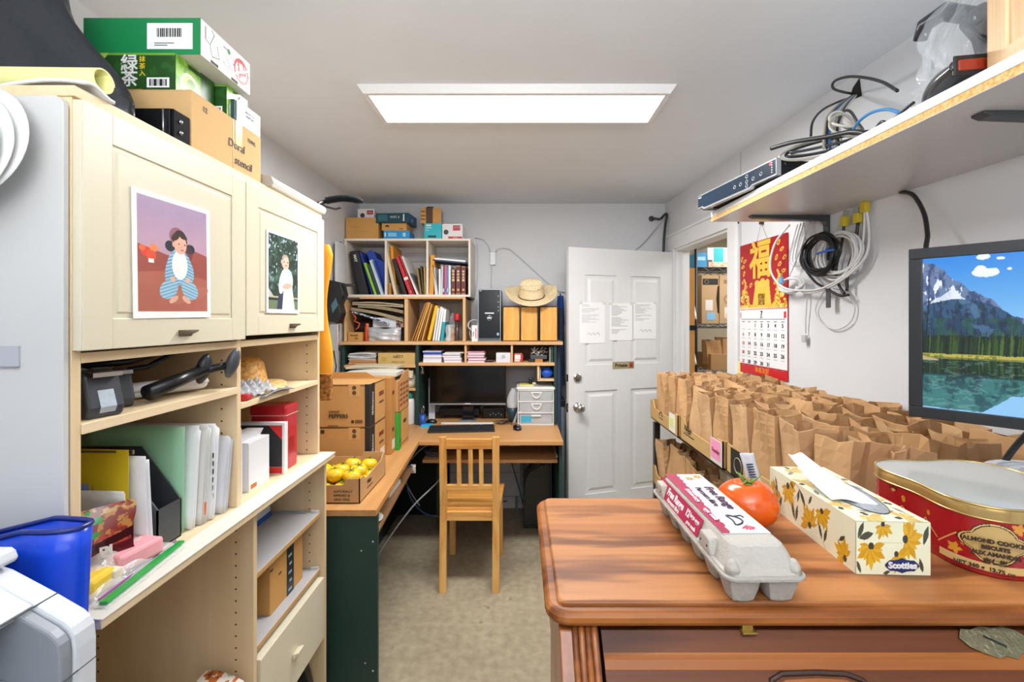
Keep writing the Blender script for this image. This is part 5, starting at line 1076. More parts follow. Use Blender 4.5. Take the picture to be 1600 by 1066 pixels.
# keyboard with keys
t = thing('keyboard', 'black full-size keyboard lying aslant on the desk', 'keyboard', (-.385, 2.99, DZ), math.radians(5)); b = MB(); b.prism([(-.065, 0), (.065, 0), (.065, .020), (-.065, .010)], -.215, .215, 'x'); b.build('base', flat('#1C1E22', .45), t, bev=.003)
b = MB()
for r_ in range(6):
    y_ = -.053+.0185*r_; x_ = -.207
    kw = [[.03, .02, .02, .10, .02, .02, .025]][0] if r_ == 0 else [.0165]*15
    for w_ in kw: z_ = .011+.010*(y_+.065)/.13; b.box(x_, x_+w_-.002, y_, y_+.0165, z_, z_+.005); x_ += w_+.0014
    for c_ in range(3): b.box(.072+.018*c_, .072+.018*c_+.016, y_, y_+.0165, z_, z_+.005)
    for c_ in range(4): b.box(.134+.018*c_, .134+.018*c_+.016, y_, y_+.0165, z_, z_+.005)
b.build('keys', flat('#26282D', .5), t)
t = thing('computer_mouse', 'glossy black mouse right of the keyboard', 'mouse', (-.02, 3.02, DZ), .15); b = MB(); b.lathe([(1, 0), (1.0, .25), (.9, .6), (.65, .88), (.3, .98), (.0001, 1)], n=24); o = b.build('body', flat('#101114', .15, coat=.5), t, smooth=True); o.scale = (.030, .050, .032)
b = MB(); b.cyl((-.003, -.025, .027), (.003, -.025, .027), .007); b.build('wheel', GREYP, t)
b = MB(); b.tube([(0, .045, .01), (-.03, .10, .01), (-.01, .15, .03), (-.06, .17, .02), (-.12, .16, .01)], .002); b.build('cord', BLACK, t, smooth=True)
# clear drawer tower
t = thing('drawer_tower', 'white desktop drawer unit with three clear drawers', 'drawers', (.106, 3.265, DZ)); WP = flat('#E6E8EA', .35)
b = MB(); b.box(-.125, -.117, -.13, .15, 0, .245); b.box(.117, .125, -.13, .15, 0, .245); b.box(-.125, .125, .142, .15, 0, .245)
for z_ in (0, .080, .158, .236): b.box(-.125, .125, -.135, .15, z_, z_+.010)
b.build('frame', WP, t, bev=.002); b = MB(); b.box(-.132, .132, -.14, .155, .245, .262); b.build('lid', WP, t, bev=.005)
for i, z_ in enumerate((.012, .092, .170)):
    b = MB(); b.box(-.113, .113, -.137, -.134, z_, z_+.064); b.box(-.113, -.111, -.134, .13, z_, z_+.055); b.box(.111, .113, -.134, .13, z_, z_+.055); b.box(-.113, .113, -.134, .13, z_, z_+.002)
    dr_ = b.build('drawer', clear('#E4EAEE', .42, .2), t)
    b = MB(); b.box(-.10, .10, -.10, .10, z_+.004, z_+.05); b.build('contents', [flat('#8A9098', .7), flat('#8C90A0', .7), flat('#6A9A90', .7)][i], dr_, bev=.008)
    b = MB()
    if i == 0: b.box(-.03, .035, -.150, -.136, z_+.052, z_+.060)
    else: b.tube([(.03*math.cos(a)+.005, -.141, z_+.055+.036*math.sin(a)) for a in [math.pi*(1+k/12) for k in range(13)]], .005, 8); b.box(-.032, .042, -.144, -.136, z_+.052, z_+.060)
    b.build('handle', WHITE, dr_, smooth=False)
    if i == 0: b = MB(); b.box(-.10, -.03, -.1385, -.1372, z_+.010, z_+.052); b.build('blue_label', flat('#3EB2D8', .5), dr_)
t = thing('sticky_pad', 'yellow note pad and sandwich-coloured blocks on the drawer tower', 'note', (.055, 3.23, DZ+.262)); b = MB(); b.box(-.06, .04, -.04, .04, 0, .008); b.build('yellow_pad', flat('#D9D27A', .5), t); b = MB(); b.box(.03, .055, -.03, .0, .008, .022); b.build('beige_block', flat('#D8C8A8', .5), t, bev=.004); b = MB(); b.box(.005, .035, .0, .04, .008, .05); b.build('black_clip', BLACK, t, bev=.004)
t = thing('blue_bag', 'blue plastic bag stuffed in the small cubby above the drawers', 'bag', (.185, 3.20, 1.066)); b = MB(); b.grid(lambda u, v: (.045*math.cos(6.28*u)*math.sin(3.14*v)**.6*(1+.1*math.sin(9*u*6.28/6)), .03*math.sin(6.28*u)*math.sin(3.14*v)**.6, .001+.078*v), 30, 14, True); b.build('film', flat('#1F5AD0', .3, bump=.8, bscale=30), t, smooth=True)
t = thing('slim_cards', 'pale cards upright in the small cubby left of the blue bag', 'cards', (.137, 3.16, 1.066)); b = MB(); b.box(0, .004, 0, .1, 0, .075); b.build('card', OFFW, t)
t = thing('waste_bag', 'grey plastic bag bulging between monitor and drawer tower', 'bag', (-.055, 3.24, DZ)); b = MB(); b.lathe([(.030, 0), (.034, .06), (.036, .11)], n=20); b.build('bin', flat('#27404A', .4), t, smooth=True); b = MB(); b.grid(lambda u, v: ((.038+.012*math.sin(3.14*v))*math.cos(6.28*u)*(1-.5*v*v)+.01*v, (.038)*math.sin(6.28*u)*(1-.4*v), .105+.13*v+.008*math.sin(12.56*u)*v), 26, 12, True); b.build('bag', flat('#B9BCC0', .35, bump=.6, bscale=30), t, smooth=True)
b = MB(); b.grid(lambda u, v: (.02+.022*v-.02*u*(1-v), -.05-.01*u, .005+.10*v), 6, 8); b.build('bag_tail', flat('#C4C7CB', .35), t, thick=.002)
t = thing('cord_tangle', 'black thin cords curling on the desk by the waste bag', 'cable', (-.115, 3.16, DZ+.003)); b = MB()
for k in range(3): b.tube([(.05*math.cos(3*a+k)+.02*k-.02, .03*math.sin(4*a+k), .004+.016*abs(math.sin(2*a+k))) for a in [i*.12 for i in range(20)]], .0018, 5)
b.build('cord', BLACK, t, smooth=True)

# ---- produce cartons on the left wing of the desk
PB = card('#C2925A', .03)
def pepper(label, z0, h, flaps):
    x0, x1, y0, y1 = -1.06, -.724, 2.19, 2.44
    t = thing('pepper_carton', label, 'box', ((x0+x1)/2, (y0+y1)/2, z0), 0, 'produce cartons on the desk'); w_, d_ = (x1-x0)/2, (y1-y0)/2
    b = MB(); b.box(-w_, w_, -d_, -d_+.004, 0, h); b.box(-w_, w_, d_-.004, d_, 0, h); b.box(-w_, -w_+.004, -d_, d_, 0, h); b.box(w_-.004, w_, -d_, d_, 0, h); b.box(-w_, w_, -d_, d_, 0, .004)
    b.build('body', PB, t, bev=.001)
    if flaps:
        b = MB(); b.box(-w_, w_, -d_, d_-.01, h-.01, h-.006); b.build('lid', PB, t)
        b = MB(); b.prism([(-w_, h), (-w_+.05, h+.028), (w_-.10, h+.028), (w_-.05, h)], d_-.004, d_, 'y'); b.build('raised_flap', BOXD, t)
    else:
        MB().box(-w_, w_, -d_, d_, h-.005, h).build('lid', PB, t)
    decal('black_panel', t, (w_, -d_+.037, h/2), RT, .072, h-.002, flat('#1F1E1E', .6)); decal('black_panel', t, (w_-.012, -d_, h/2), FR, .024, h-.002, flat('#1F1E1E', .6))
    text('GO', .030, t, (w_+.0008, -d_+.037, .075), ((0, 0, 1), (0, -1, 0)), WHITE); text('ORGANIC', .016, t, (w_+.0008, -d_+.040, .13), ((0, 0, 1), (0, -1, 0)), WHITE)
    decal('handle_slot', t, (w_, .055, h*.66), RT, .075, .022, flat('#7A3A18', .8)); decal('side_text', t, (w_, .055, h*.45), RT, .07, .012, flat('#6A4A28', .7))
    decal('paper_patch', t, (w_-.075, -d_, h-.030), FR, .055, .058, flat('#C99A62', .6))
    b = MB()
    for zz in (h-.018, h-.042): b.lathe([(.010, 0), (.010, .0008), (.0001, .0008)], n=16, M=frame((w_-.075, -d_-.0008, zz), *FR))
    b.build('round_stamp', flat('#5A4022', .7), t); return t
c = pepper('sweet peppers carton with black corner, topmost at the left of the desk', DZ+.209, .209, True)
BR = flat('#2B211A', .7); text('sweet', .022, c, (-.03, -.1258, .077), FR, BR, align='LEFT'); text('PEPPERS', .026, c, (-.03, -.1258, .054), FR, BR, align='LEFT', bold=.0005)
decal('stamp', c, (.115, -.125, .028), FR, .035, .016, flat('#6A4A28', .7)); b = MB(); b.lathe([(.008, 0), (.008, .001), (.0001, .001)], n=14, M=frame((.085, -.1252, .028), *FR)); b.build('round_mark', flat('#4A3018', .7), c); decal('small_print', c, (-.01, -.125, .008), FR, .05, .004, flat('#6A4A28', .7))
c = pepper('sweet peppers carton at the bottom of the left stack, behind the yellow tomatoes', DZ, .209, False); decal('black_square', c, (-.06, -.125, .188), FR, .018, .018, INK)
text('NET', .02, c, (.169, .06, .03), RT, WHITE); decal('white_label', c, (.168, .075, .035), RT, .07, .05, flat('#D8D4D0', .5))
t = carton('produce_carton', 'kraft carton with wide green stripe behind the pepper stack', 'box', -1.02, -.676, 2.53, 2.75, DZ, DZ+.209, BOX, group='produce cartons on the desk', tape=False)
decal('green_stripe', t, (.150, -.11, .104), FR, .045, .207, flat('#3C9A34', .6)); decal('green_stripe', t, (.172, -.085, .104), RT, .05, .207, flat('#3C9A34', .6)); decal('handle_slot', t, (.172, .02, .14), RT, .06, .022, flat('#5A3418', .8)); decal('dark_line', t, (.0, -.11, .14), FR, .2, .003, flat('#6A4A28', .7)); b = MB(); b.lathe([(.014, 0), (.014, .001), (.011, .001)], n=18, M=frame((.1725, -.085, .05), *RT)); b.build('round_mark', flat('#2A6A24', .6), t)
b = MB(); b.box(.1725, .1731, -.1, .1, .02, .024); b.build('dark_line', INK, t)
t = thing('produce_carton', 'open kraft carton printed in red-brown on the green-striped carton', 'box', (-.85, 2.64, DZ+.2105), 0, 'produce cartons on the desk')
w_, d_, h_ = .176, .11, .20; b = MB(); b.box(-w_, w_, -d_, -d_+.004, 0, h_*.88); b.box(-w_, w_, d_-.004, d_, 0, h_); b.box(-w_, -w_+.004, -d_, d_, 0, h_*.9); b.prism([(-d_, 0), (d_, 0), (d_, h_+.02), (.02, h_+.02), (-d_, h_*.88)], w_-.004, w_, 'x'); b.box(-w_, w_, -d_, d_, 0, .004); b.build('body', card('#C08C58', .03), t, bev=.001)
b = MB()
for i in range(5):
    for k in range(3): b.box(w_, w_+.0006, -.09+.065*k, -.09+.065*k+.050, .03+.028*i, .045+.028*i)
b.build('printed_panel', flat('#8A5238', .7), t); decal('handle_slot', t, (.1, -d_, .145), FR, .06, .016, flat('#9A3A18', .8))
b = MB(); b.box(-.16, .15, -.1, .1, .02, .165); b.build('contents', flat('#CFC6A8', .7), t); 
b = MB(); b.add([(-.035, 0, 0), (.008, 0, 0), (.035, -.002, -.095), (.028, -.003, -.108), (.006, -.002, -.10)], [(0, 1, 2, 3, 4)]); b.build('blue_slip', flat('#BFD8E8', .5), t, loc=(.085, -.117, .18), thick=.001)
sag('newspaper', 'white printed sheets heaped on the far carton', 'papers', -1.02, -.70, 2.56, 2.73, 1.152, .022, flat('#CFCDC2', .6), .008, .02, 'papers heaped on the lower left hutch shelf', 4)
t = thing('produce_carton', 'kraft carton seen behind the sweet peppers boxes', 'box', (-.87, 2.486, DZ), 0, 'produce cartons on the desk'); b = MB(); b.box(-.15, .175, -.038, .038, 0, .415); b.build('body', BOXD, t, bev=.002); decal('handle_slot', t, (.175, 0, .33), RT, .04, .02, flat('#6A3418', .8)); decal('handle_slot', t, (.175, 0, .13), RT, .04, .02, flat('#6A3418', .8)); decal('white_label', t, (.175, .005, .05), RT, .05, .05, flat('#D8D4D0', .5))
# tomato tray
t = thing('tomato_tray', 'shallow kraft tray of yellow tomatoes at the desk end', 'box', (-.79, 1.97, DZ), 0, None); w_, d_, h_ = .155, .17, .098; TC = card('#BE9668', .03)
for (n_, q) in (('side', [(-d_, 0), (d_, 0), (d_, h_+.012), (d_-.03, h_+.012), (.11, h_-.012), (-.10, h_-.022), (-.13, h_), (-d_, h_)]),):
    for x_ in (w_-.004, -w_): b = MB(); b.prism(q, x_, x_+.004, 'x'); b.build('side', TC, t)
b = MB(); b.prism([(-w_, 0), (w_, 0), (w_, h_), (w_-.05, h_), (w_-.07, h_-.025), (-w_+.07, h_-.025), (-w_+.05, h_), (-w_, h_)], -d_, -d_+.004, 'y'); b.build('side', TC, t)
b = MB(); b.prism([(-w_, 0), (w_, 0), (w_, h_+.010), (w_-.10, h_+.010), (w_-.115, h_-.012), (-w_+.06, h_-.012), (-w_+.05, h_+.01), (-w_, h_+.01)], d_-.004, d_, 'y'); b.build('side', TC, t)
b = MB(); b.box(-w_, w_, -d_, d_, 0, .004); b.build('bottom', TC, t)
for i, s_ in enumerate(('NATURALLY', 'RIPENED &', 'GMO FREE')): text(s_, .0135, t, (.052, -d_-.0004, .048-.0160*i), FR, BR, align='LEFT')
text('Village', .022, t, (w_, -.06, .055), RT, BR, shear=.3); decal('small_print', t, (w_, -.05, .03), RT, .07, .004, BR)
YT = flat('#EBC01E', .25, 0, .5, 0, 10, .06, .4); rr = random.Random(2)
tomp = MB()
def tomato_mesh(b, r):
    b.grid(lambda u, v: (r*math.sin(3.1416*v)*math.cos(6.2832*u)*(1+.03*math.sin(5*6.2832*u)), r*math.sin(3.1416*v)*math.sin(6.2832*u)*(1+.03*math.sin(5*6.2832*u)), r*.80*(1-math.cos(3.1416*v))-(.14*r*math.exp(-((1-v)/.12)**2))), 30, 16, True); return b
def calyx(b, r, z, n=5, L=.6, up=.15):
    for k in range(n):
        a = 6.2832*k/n+.3; c, s_ = math.cos(a), math.sin(a)
        b.add([(0, 0, z+.001), (r*L*.5*c-r*.07*s_, r*L*.5*s_+r*.07*c, z+r*up), (r*L*c, r*L*s_, z+r*up*.5), (r*L*.5*c+r*.07*s_, r*L*.5*s_-r*.07*c, z+r*up)], [(0, 1, 2, 3)])
    b.tube([(0, 0, z), (.1*r, 0, z+.25*r)], .07*r, 6); return b
proto = None; spots = [(-.09, -.10, 0), (-.02, -.115, 0), (.055, -.105, 0), (.115, -.09, 0), (-.10, -.03, 0), (-.03, -.035, 0), (.045, -.03, 0), (.112, -.01, 0), (-.10, .045, 0), (-.03, .04, 0), (.04, .045, 0), (.11, .075, 0), (-.08, .12, 0), (-.01, .12, 0), (.06, .125, 0),
         (-.055, -.07, .042), (.02, -.07, .044), (.085, -.055, .042), (-.06, .005, .042), (.01, .005, .044), (.08, .02, .042), (.03, .085, .04), (.10, .10, .036)]
for i, (x, y, z) in enumerate(spots):
    if proto is None:
        o = thing('yellow_tomato', '', 'tomato'); tomato_mesh(MB(), .036).build('flesh', YT, o, smooth=True); calyx(MB(), .034, .053).build('stem', flat('#5A7A2A', .6), o, thick=.001); proto = o
    else: o = copy_tree(proto)
    s_ = rr.uniform(.92, 1.05)
    tag(o, 'yellow tomato', 'tomato', 'yellow tomatoes in the kraft tray')
    o.location = (-.79+x, 1.97+y, DZ+.0045+z); o.rotation_euler = (rr.uniform(-.3, .3), rr.uniform(-.3, .3), rr.uniform(0, 6)); o.scale = (s_, s_, s_)
tl = [o for o in COL.objects if o.name.startswith('yellow_tomato')]
for la, sel in (('top layer', [o for o in tl if o.location.z > DZ+.02]), ('bottom layer', [o for o in tl if o.location.z < DZ+.02])):
    for k, o in enumerate(sorted(sel, key=lambda q: (q.location.y, q.location.x))):
        rw = ['front', 'second', 'third', 'rear'][min(3, int((o.location.y-1.84)/.072))]
        same = sorted([q for q in sel if min(3, int((q.location.y-1.84)/.072)) == min(3, int((o.location.y-1.84)/.072))], key=lambda q: q.location.x)
        o['label'] = f'yellow tomato, {ordn(same.index(o))} from the left in the {rw} row of the tray, {la}'
# ---- under the desk
t = thing('computer_tower', 'dark tower computer on the floor under the desk right end', 'computer', (.125, 3.36, 0)); b = MB(); b.box(-.105, .10, -.16, .17, .01, .50); b.build('case', flat('#22292B', .4), t, bev=.005); b = MB(); b.box(-.09, .085, -.165, -.16, .03, .48); b.build('front_panel', flat('#1A2022', .25), t, bev=.003); b = MB(); b.box(-.09, -.07, -.14, .14, 0, .01); b.box(.07, .09, -.14, .14, 0, .01); b.build('foot', BLACK, t)
t = thing('cable_bundle', 'black cables hanging in front of the dark tower computer', 'cable', (.11, 3.17, .3)); b = MB()
for k in range(4): b.tube([(-.06+.03*k, .0, .29), (-.05+.035*k, -.005, .22-.02*k), (.0+.02*k, -.01, .19), (.04-.01*k, -.006, .24-.03*k), (-.07+.01*k, 0, .12), (-.08, .01, .02*k)], .004)
b.build('cable', BLACK, t, smooth=True)
t = thing('subwoofer_panel', 'white cabinet panel against the wall under the desk', 'panel', (-.18, 3.50, 0)); b = MB(); b.box(-.36, .18, 0, .05, .12, .60); b.build('panel', flat('#C9CACD', .5), t, bev=.002); b = MB(); b.box(-.36, .18, -.002, 0, .30, .303); b.build('seam', GREYP, t); b = MB(); b.box(-.34, -.32, .01, .04, 0, .12); b.box(.14, .16, .01, .04, 0, .12); b.build('foot', GREYP, t)
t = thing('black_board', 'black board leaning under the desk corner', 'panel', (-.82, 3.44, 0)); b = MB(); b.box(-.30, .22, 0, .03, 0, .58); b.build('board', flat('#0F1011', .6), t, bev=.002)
def cable(name, label, pts, r, m, grp=None, nsub=6):
    """smooth cable through world points"""
    P_ = [Vector(p) for p in pts]; o0 = P_[0]; t = thing(name, label, 'cable', o0, 0, grp); out = []
    for i in range(len(P_)-1):
        p0, p1, p2, p3 = P_[max(i-1, 0)], P_[i], P_[i+1], P_[min(i+2, len(P_)-1)]
        for k in range(nsub):
            s_ = k/nsub; out.append(.5*((2*p1)+(-p0+p2)*s_+(2*p0-5*p1+4*p2-p3)*s_*s_+(-p0+3*p1-3*p2+p3)*s_**3)-o0)
    out.append(P_[-1]-o0); MB().tube(out, r, 7).build('cord', m, t, smooth=True); return t
cable('network_cable', 'blue network cable looping below the desk corner', [(-.60, 3.02, .70), (-.72, 2.97, .55), (-.74, 2.96, .42), (-.70, 2.98, .28), (-.60, 3.04, .17), (-.42, 3.14, .14), (-.1, 3.42, .115)], .005, flat('#3A5A86', .4))
cable('white_cable', 'grey-white cable running down from desk to floor at left', [(-.58, 3.05, .60), (-.50, 2.95, .48), (-.66, 2.80, .33), (-.78, 2.70, .18), (-.86, 2.62, .05)], .005, flat('#9A9C9E', .4))
cable('white_cable', 'thin pale cable hanging from the keyboard tray', [(-.60, 3.00, .66), (-.68, 2.98, .60), (-.76, 2.96, .48), (-.72, 2.97, .36), (-.66, 2.98, .26)], .0035, flat('#B8BCC0', .4))
cable('network_cable', 'blue cable hanging right of the chair under the desk', [(-.1, 3.42, .55), (-.06, 3.38, .40), (.0, 3.3, .22), (.02, 3.30, .14)], .005, flat('#34527C', .4))
t = thing('router_bundle', 'coiled grey cables lying on the keyboard tray end', 'cable', (-.66, 2.87, .6225)); b = MB()
for k in range(4): b.tube([(.06*math.cos(a)*(1+.05*k), .035*math.sin(a), .005+.008*k) for a in [i*2*math.pi/20 for i in range(20)]], .004, 6, True)
b.build('cable', flat('#4A4C50', .5), t, smooth=True); t.location = (-.535, 2.88, .6185)
t = thing('white_pad', 'cream notepad on the low side shelf of the desk', 'papers', (-.70, 2.28, .622)); b = MB(); b.box(-.10, .075, -.10, .10, 0, .022); b.build('pad', OFFW, t, bev=.003)
t = thing('paper_disc', 'white paper plate on the low side shelf of the desk', 'plate', (-.66, 1.93, .622)); b = MB(); b.lathe([(.0001, .003), (.055, .003), (.075, .012), (.076, .014), (.054, .005), (.0001, .005)], n=26); b.build('plate', OFFW, t, smooth=True)

# ---- chair
ch = thing('dining_chair', 'slatted pine chair pushed up to the corner desk', 'chair', (-.277, 2.66, 0)); hw = .163
b = MB(); 
def post(x0, x1, pts, par, nm='leg'):
    b = MB()
    for (y, z, d) in pts: b.add([(x0, y-d/2, z), (x1, y-d/2, z), (x1, y+d/2, z), (x0, y+d/2, z)], [])
    n = len(pts); b.f = [(0, 1, 2, 3), tuple(4*(n-1)+k for k in range(4))]+[(4*i+k, 4*i+(k+1) % 4, 4*i+4+(k+1) % 4, 4*i+4+k) for i in range(n-1) for k in range(4)]; b.mi = [0]*len(b.f)
    return b.build(nm, PINE, par, bev=.002)
for s in (-1, 1):
    xa, xb = (hw-.038, hw) if s > 0 else (-hw, -hw+.038)
    post(xa, xb, [(-.19, 0, .032), (-.160, .40, .036), (-.160, .46, .036), (-.190, .842, .026)], ch)
    post(xa+.004*s, xb+.004*s, [(.212, 0, .034), (.205, .42, .036)], ch)
b = MB(); b.prism([(-.165, -.15), (.165, -.15), (.178, .225), (-.178, .225)], .422, .442); b.build('seat', PINEX, ch, bev=.004)
b = MB(); b.box(-hw+.036, hw-.036, -.168, -.146, .375, .425); b.build('seat_rail', PINEX, ch, bev=.002); b = MB(); b.box(-hw+.036, hw-.036, .195, .213, .365, .422); b.build('seat_rail', PINEX, ch, bev=.002)
for s in (-1, 1): b = MB(); b.box(s*(hw-.012)-.009, s*(hw-.012)+.009, -.145, .19, .365, .422); b.build('seat_rail', wood('#D99A4C', '#EDBB70', 'y', .8, .35, '#B97730', 1.0, .6, .3), ch, bev=.002)
b = MB(); b.box(-hw+.036, hw-.036, -.196, -.176, .775, .832); b.build('top_rail', PINEX, ch, bev=.004); b = MB(); b.box(-hw+.036, hw-.036, -.176, -.158, .545, .575); b.build('lower_rail', PINEX, ch, bev=.003)
for x in (-.057, .006, .064): b = MB(); b.prism([(-.176, .57), (-.160, .57), (-.179, .78), (-.194, .78)], x-.012, x+.012, 'x'); b.build('slat', PINE, ch, bev=.002)
b = MB(); b.cyl((-.144, -.1792, .60), (-.144, -.1815, .60), .008, n=14); b.build('knot', flat('#5A3214', .6), ch)

# ---- left wall behind: orange jacket, black bracket
t = thing('orange_jacket', 'orange fabric hanging beyond the cabinet end', 'jacket', (-.83, 1.77, 1.27))
b = MB(); b.grid(lambda u, v: ((.085+.012*math.sin(7*v+1)-.02*max(0, v-.93)*10)*math.cos(6.2832*u)**1+.005, .02*math.sin(6.2832*u)*(1+.3*math.sin(9*v)), .50*v), 36, 26, True); b.build('cloth', flat('#F0A012', .6, bump=.5, bscale=30), t, smooth=True)
b = MB(); b.cyl((0.0, 0, .49), (0.0, 0, .53), .004); b.box(-.01, .01, -.08, .01, .525, .53); b.build('hanger_hook', STEEL, t)
t = thing('jacket_tag', 'dark ribbed knit trim hanging under the orange fabric', 'jacket', (-.815, 1.80, 1.16)); b = MB(); b.box(-.06, .07, -.015, .012, 0, .105); b.build('trim', speck('#6A4426', '#C08030', 90, .8), t, bev=.005)
t = thing('wall_bracket', 'black angular plastic fan head fixed on the left wall', 'fan', (-1.22, 3.02, 1.47)); 
b = MB(); b.prism([(-.04, .0), (.03, -.02), (.055, .05), (.04, .11), (.07, .17), (.05, .25), (-.04, .27)], -.06, .03, 'y'); b.build('body', flat('#17181B', .3), t, bev=.005)
b = MB(); b.box(.03, .13, -.03, -.01, .225, .243); b.box(.03, .16, -.03, -.01, .14, .152); b.build('arm', flat('#2A2C30', .4), t, bev=.002)
b = MB(); b.prism([(.0, .05), (.035, .10), (.02, .15), (-.01, .10)], -.063, -.06, 'y'); b.build('facet', flat('#4A6A78', .3), t)
b = MB(); b.box(-.04, .02, -.02, .0, -.20, -.02); b.build('lever', CHROME, t, bev=.003)
b = MB(); b.tube([(-.01, -.02, -.2), (.01, -.03, -.3), (-.01, -.02, -.42), (.0, -.02, -.6)], .004); b.build('cord', BLACK, t, smooth=True)
t = thing('white_shirt', 'pale grey shirt hanging at the side of the white cubby', 'shirt', (-1.262, 3.12, 1.72)); b = MB(); b.grid(lambda u, v: (.03+.022*math.cos(6.28*u)*(1-.4*v*v), .09*math.sin(6.28*u), -.02+.30*v), 24, 12, True); b.build('cloth', flat('#C9CBCF', .7, bump=.4), t, smooth=True)
b = MB(); b.cyl((.0, 0, .27), (.035, 0, .29), .004); b.build('hook', BLACK, t)
# clothes hanging between hutch and door
for i, (x, y, w_, z0, z1, c, lab) in enumerate(((.305, 3.46, .035, .98, 1.56, '#39465E', 'slate-blue jacket hanging between hutch and open door'), (.272, 3.30, .030, .62, 1.30, '#4A5A78', 'blue-grey coat hem hanging lowest beside the hutch'), (.312, 3.52, .030, 1.44, 1.66, '#1F4FA8', 'bright blue garment collar behind the straw hat'))):
    t = thing('hanging_jacket', lab, 'jacket', (x, y, z0), 0, 'clothes hooked behind the door')
    b = MB(); b.grid(lambda u, v: (w_*(1-.3*v)*math.cos(6.28*u)*(1+.2*math.sin(18*u)), .05*math.sin(6.28*u), (z1-z0)*v), 30, 12, True); b.build('cloth', flat(c, .8, bump=.4), t, smooth=True)
    b = MB(); b.cyl((0, 0, z1-z0-.01), (0, .04, z1-z0+.02), .005); b.build('hook', BLACK, t)
t = thing('black_satchel', 'black strapped bag low between hutch and door', 'bag', (.292, 3.33, 0)); b = MB(); b.box(-.028, .03, -.05, .1, .02, .85); b.build('cloth', flat('#7E8690', .7, bump=.3), t, bev=.01); b = MB(); b.box(-.03, .032, -.055, .1, .85, .90); b.build('strap', BLACK, t, bev=.004); b = MB(); b.box(-.02, .02, -.03, .08, 0, .02); b.build('foot', BLACK, t)
# ================================================================== THE DOOR'S PAPERS
def on_door(xl, z): # local x from the hinge, height
    M = Matrix.Translation((1.147, 3.402, 0)) @ Matrix.Rotation(dang, 4, 'Z'); return M @ Vector((xl, DT/2, z))
DF = ((-1, 0, 0), (0, 0, 1))     # in the door's own axes, facing the room
def door_paper(name, label, xl, z, w, h, m, cat='paper', grp=None):
    t = thing(name, label, cat, on_door(xl, z), dang, grp); M = frame((0, .0006, 0), *DF)
    MB().box(-w/2, w/2, -h/2, h/2, 0, .0012, M).build('sheet', m, t); return t
rr = random.Random(4)
for k, (xl, z, w, h, lab) in enumerate(((.682, 1.455, .195, .285, 'leftmost of three printed sheets taped to the door, faint text with signature'), (.455, 1.462, .185, .265, 'middle of three printed sheets on the door, dense list of lines'), (.262, 1.47, .19, .265, 'rightmost of three printed sheets on the door, handwritten note low down'))):
    t = door_paper('notice_sheet', lab, xl, z, w, h, flat('#ECEDEF', .6), grp='notices taped to the open door'); b = MB(); M = frame((0, .0018, 0), *DF)
    for i in range(24):
        if rr.random() < .15: continue
        y_ = h/2-.018-i*.0085; L_ = rr.uniform(.3, .95)*(w*.78)
        if k == 0 and i > 14: break
        if k == 2 and 13 < i: break
        b.box(-w*.42, -w*.42+L_, y_-.0012, y_+.0012, 0, .0003, M)
    b.build('printed_lines', flat(['#A6AAB0', '#6E7278', '#8E9298'][k], .7), t)
    if k != 1:
        b = MB(); b.tube([M @ Vector((-.04+.012*i, -h*.27+.010*math.sin(i*2.1), .0006)) for i in range(9)], .0011, 5); b.build('signature', flat('#5A5E66', .7), t)
    b = MB(); b.box(-w/2-.006, -w/2+.02, h/2-.012, h/2+.006, .0004, .0010, M); b.box(w/2-.02, w/2+.006, h/2-.012, h/2+.006, .0004, .0010, M); b.build('tape', clear('#F2F2EA', .4, .3), t)
t = door_paper('private_sign', 'small brass-coloured sign reading Private with red hand mark', .437, 1.152, .172, .050, flat('#A89674', .35, .3), 'sign'); M = frame((0, .0018, 0), *DF)
b = MB(); b.box(-.082, .082, -.021, .021, 0, .0005, M); b.build('face', flat('#B8A887', .35, .2), t); b = MB(); b.box(.045, .080, -.020, .020, 0.0005, .0009, M); b.build('red_end', flat('#8A6A50', .4), t)
text('Private', .036, t, (.018, .0024, -.001), DF, flat('#2A2420', .5), bold=.0009, align='CENTER')
b = MB(); b.lathe([(.0105, 0), (.0105, .0008), (.0001, .0008)], n=16, M=frame((-.062, .0030, -.003), *DF)); b.box(-.004, .004, 0, .018, .0, .0008, frame((-.062, .0030, -.003), *DF)); b.build('hand_mark', flat('#B01C28', .4), t)

# ---- cables on the back wall near the ceiling corner
t = thing('wall_camera', 'small black wall fitting with cables in the ceiling corner', 'camera', (1.03, 3.57, 2.27)); b = MB(); b.lathe([(.022, 0), (.022, .008), (.012, .012), (.010, .03), (.0001, .03)], n=16, M=frame((0, .01, 0), *FR)); b.cyl((0, -.02, 0), (.06, -.03, -.012), .009); b.build('body', flat('#3A3C40', .4), t, smooth=False)
cable('wall_cable', 'black cable pair dropping down the wall corner behind the door', [(1.09, 3.54, 2.26), (1.125, 3.50, 2.29), (1.115, 3.50, 2.20), (1.105, 3.50, 2.10), (1.10, 3.50, 1.95)], .010, flat('#26282B', .4)); cable('wall_cable', 'grey cable drooping leftwards from the wall corner', [(1.12, 3.50, 2.27), (1.06, 3.55, 2.19), (.97, 3.572, 2.08), (.90, 3.572, 2.02)], .004, flat('#A9ABAE', .4))
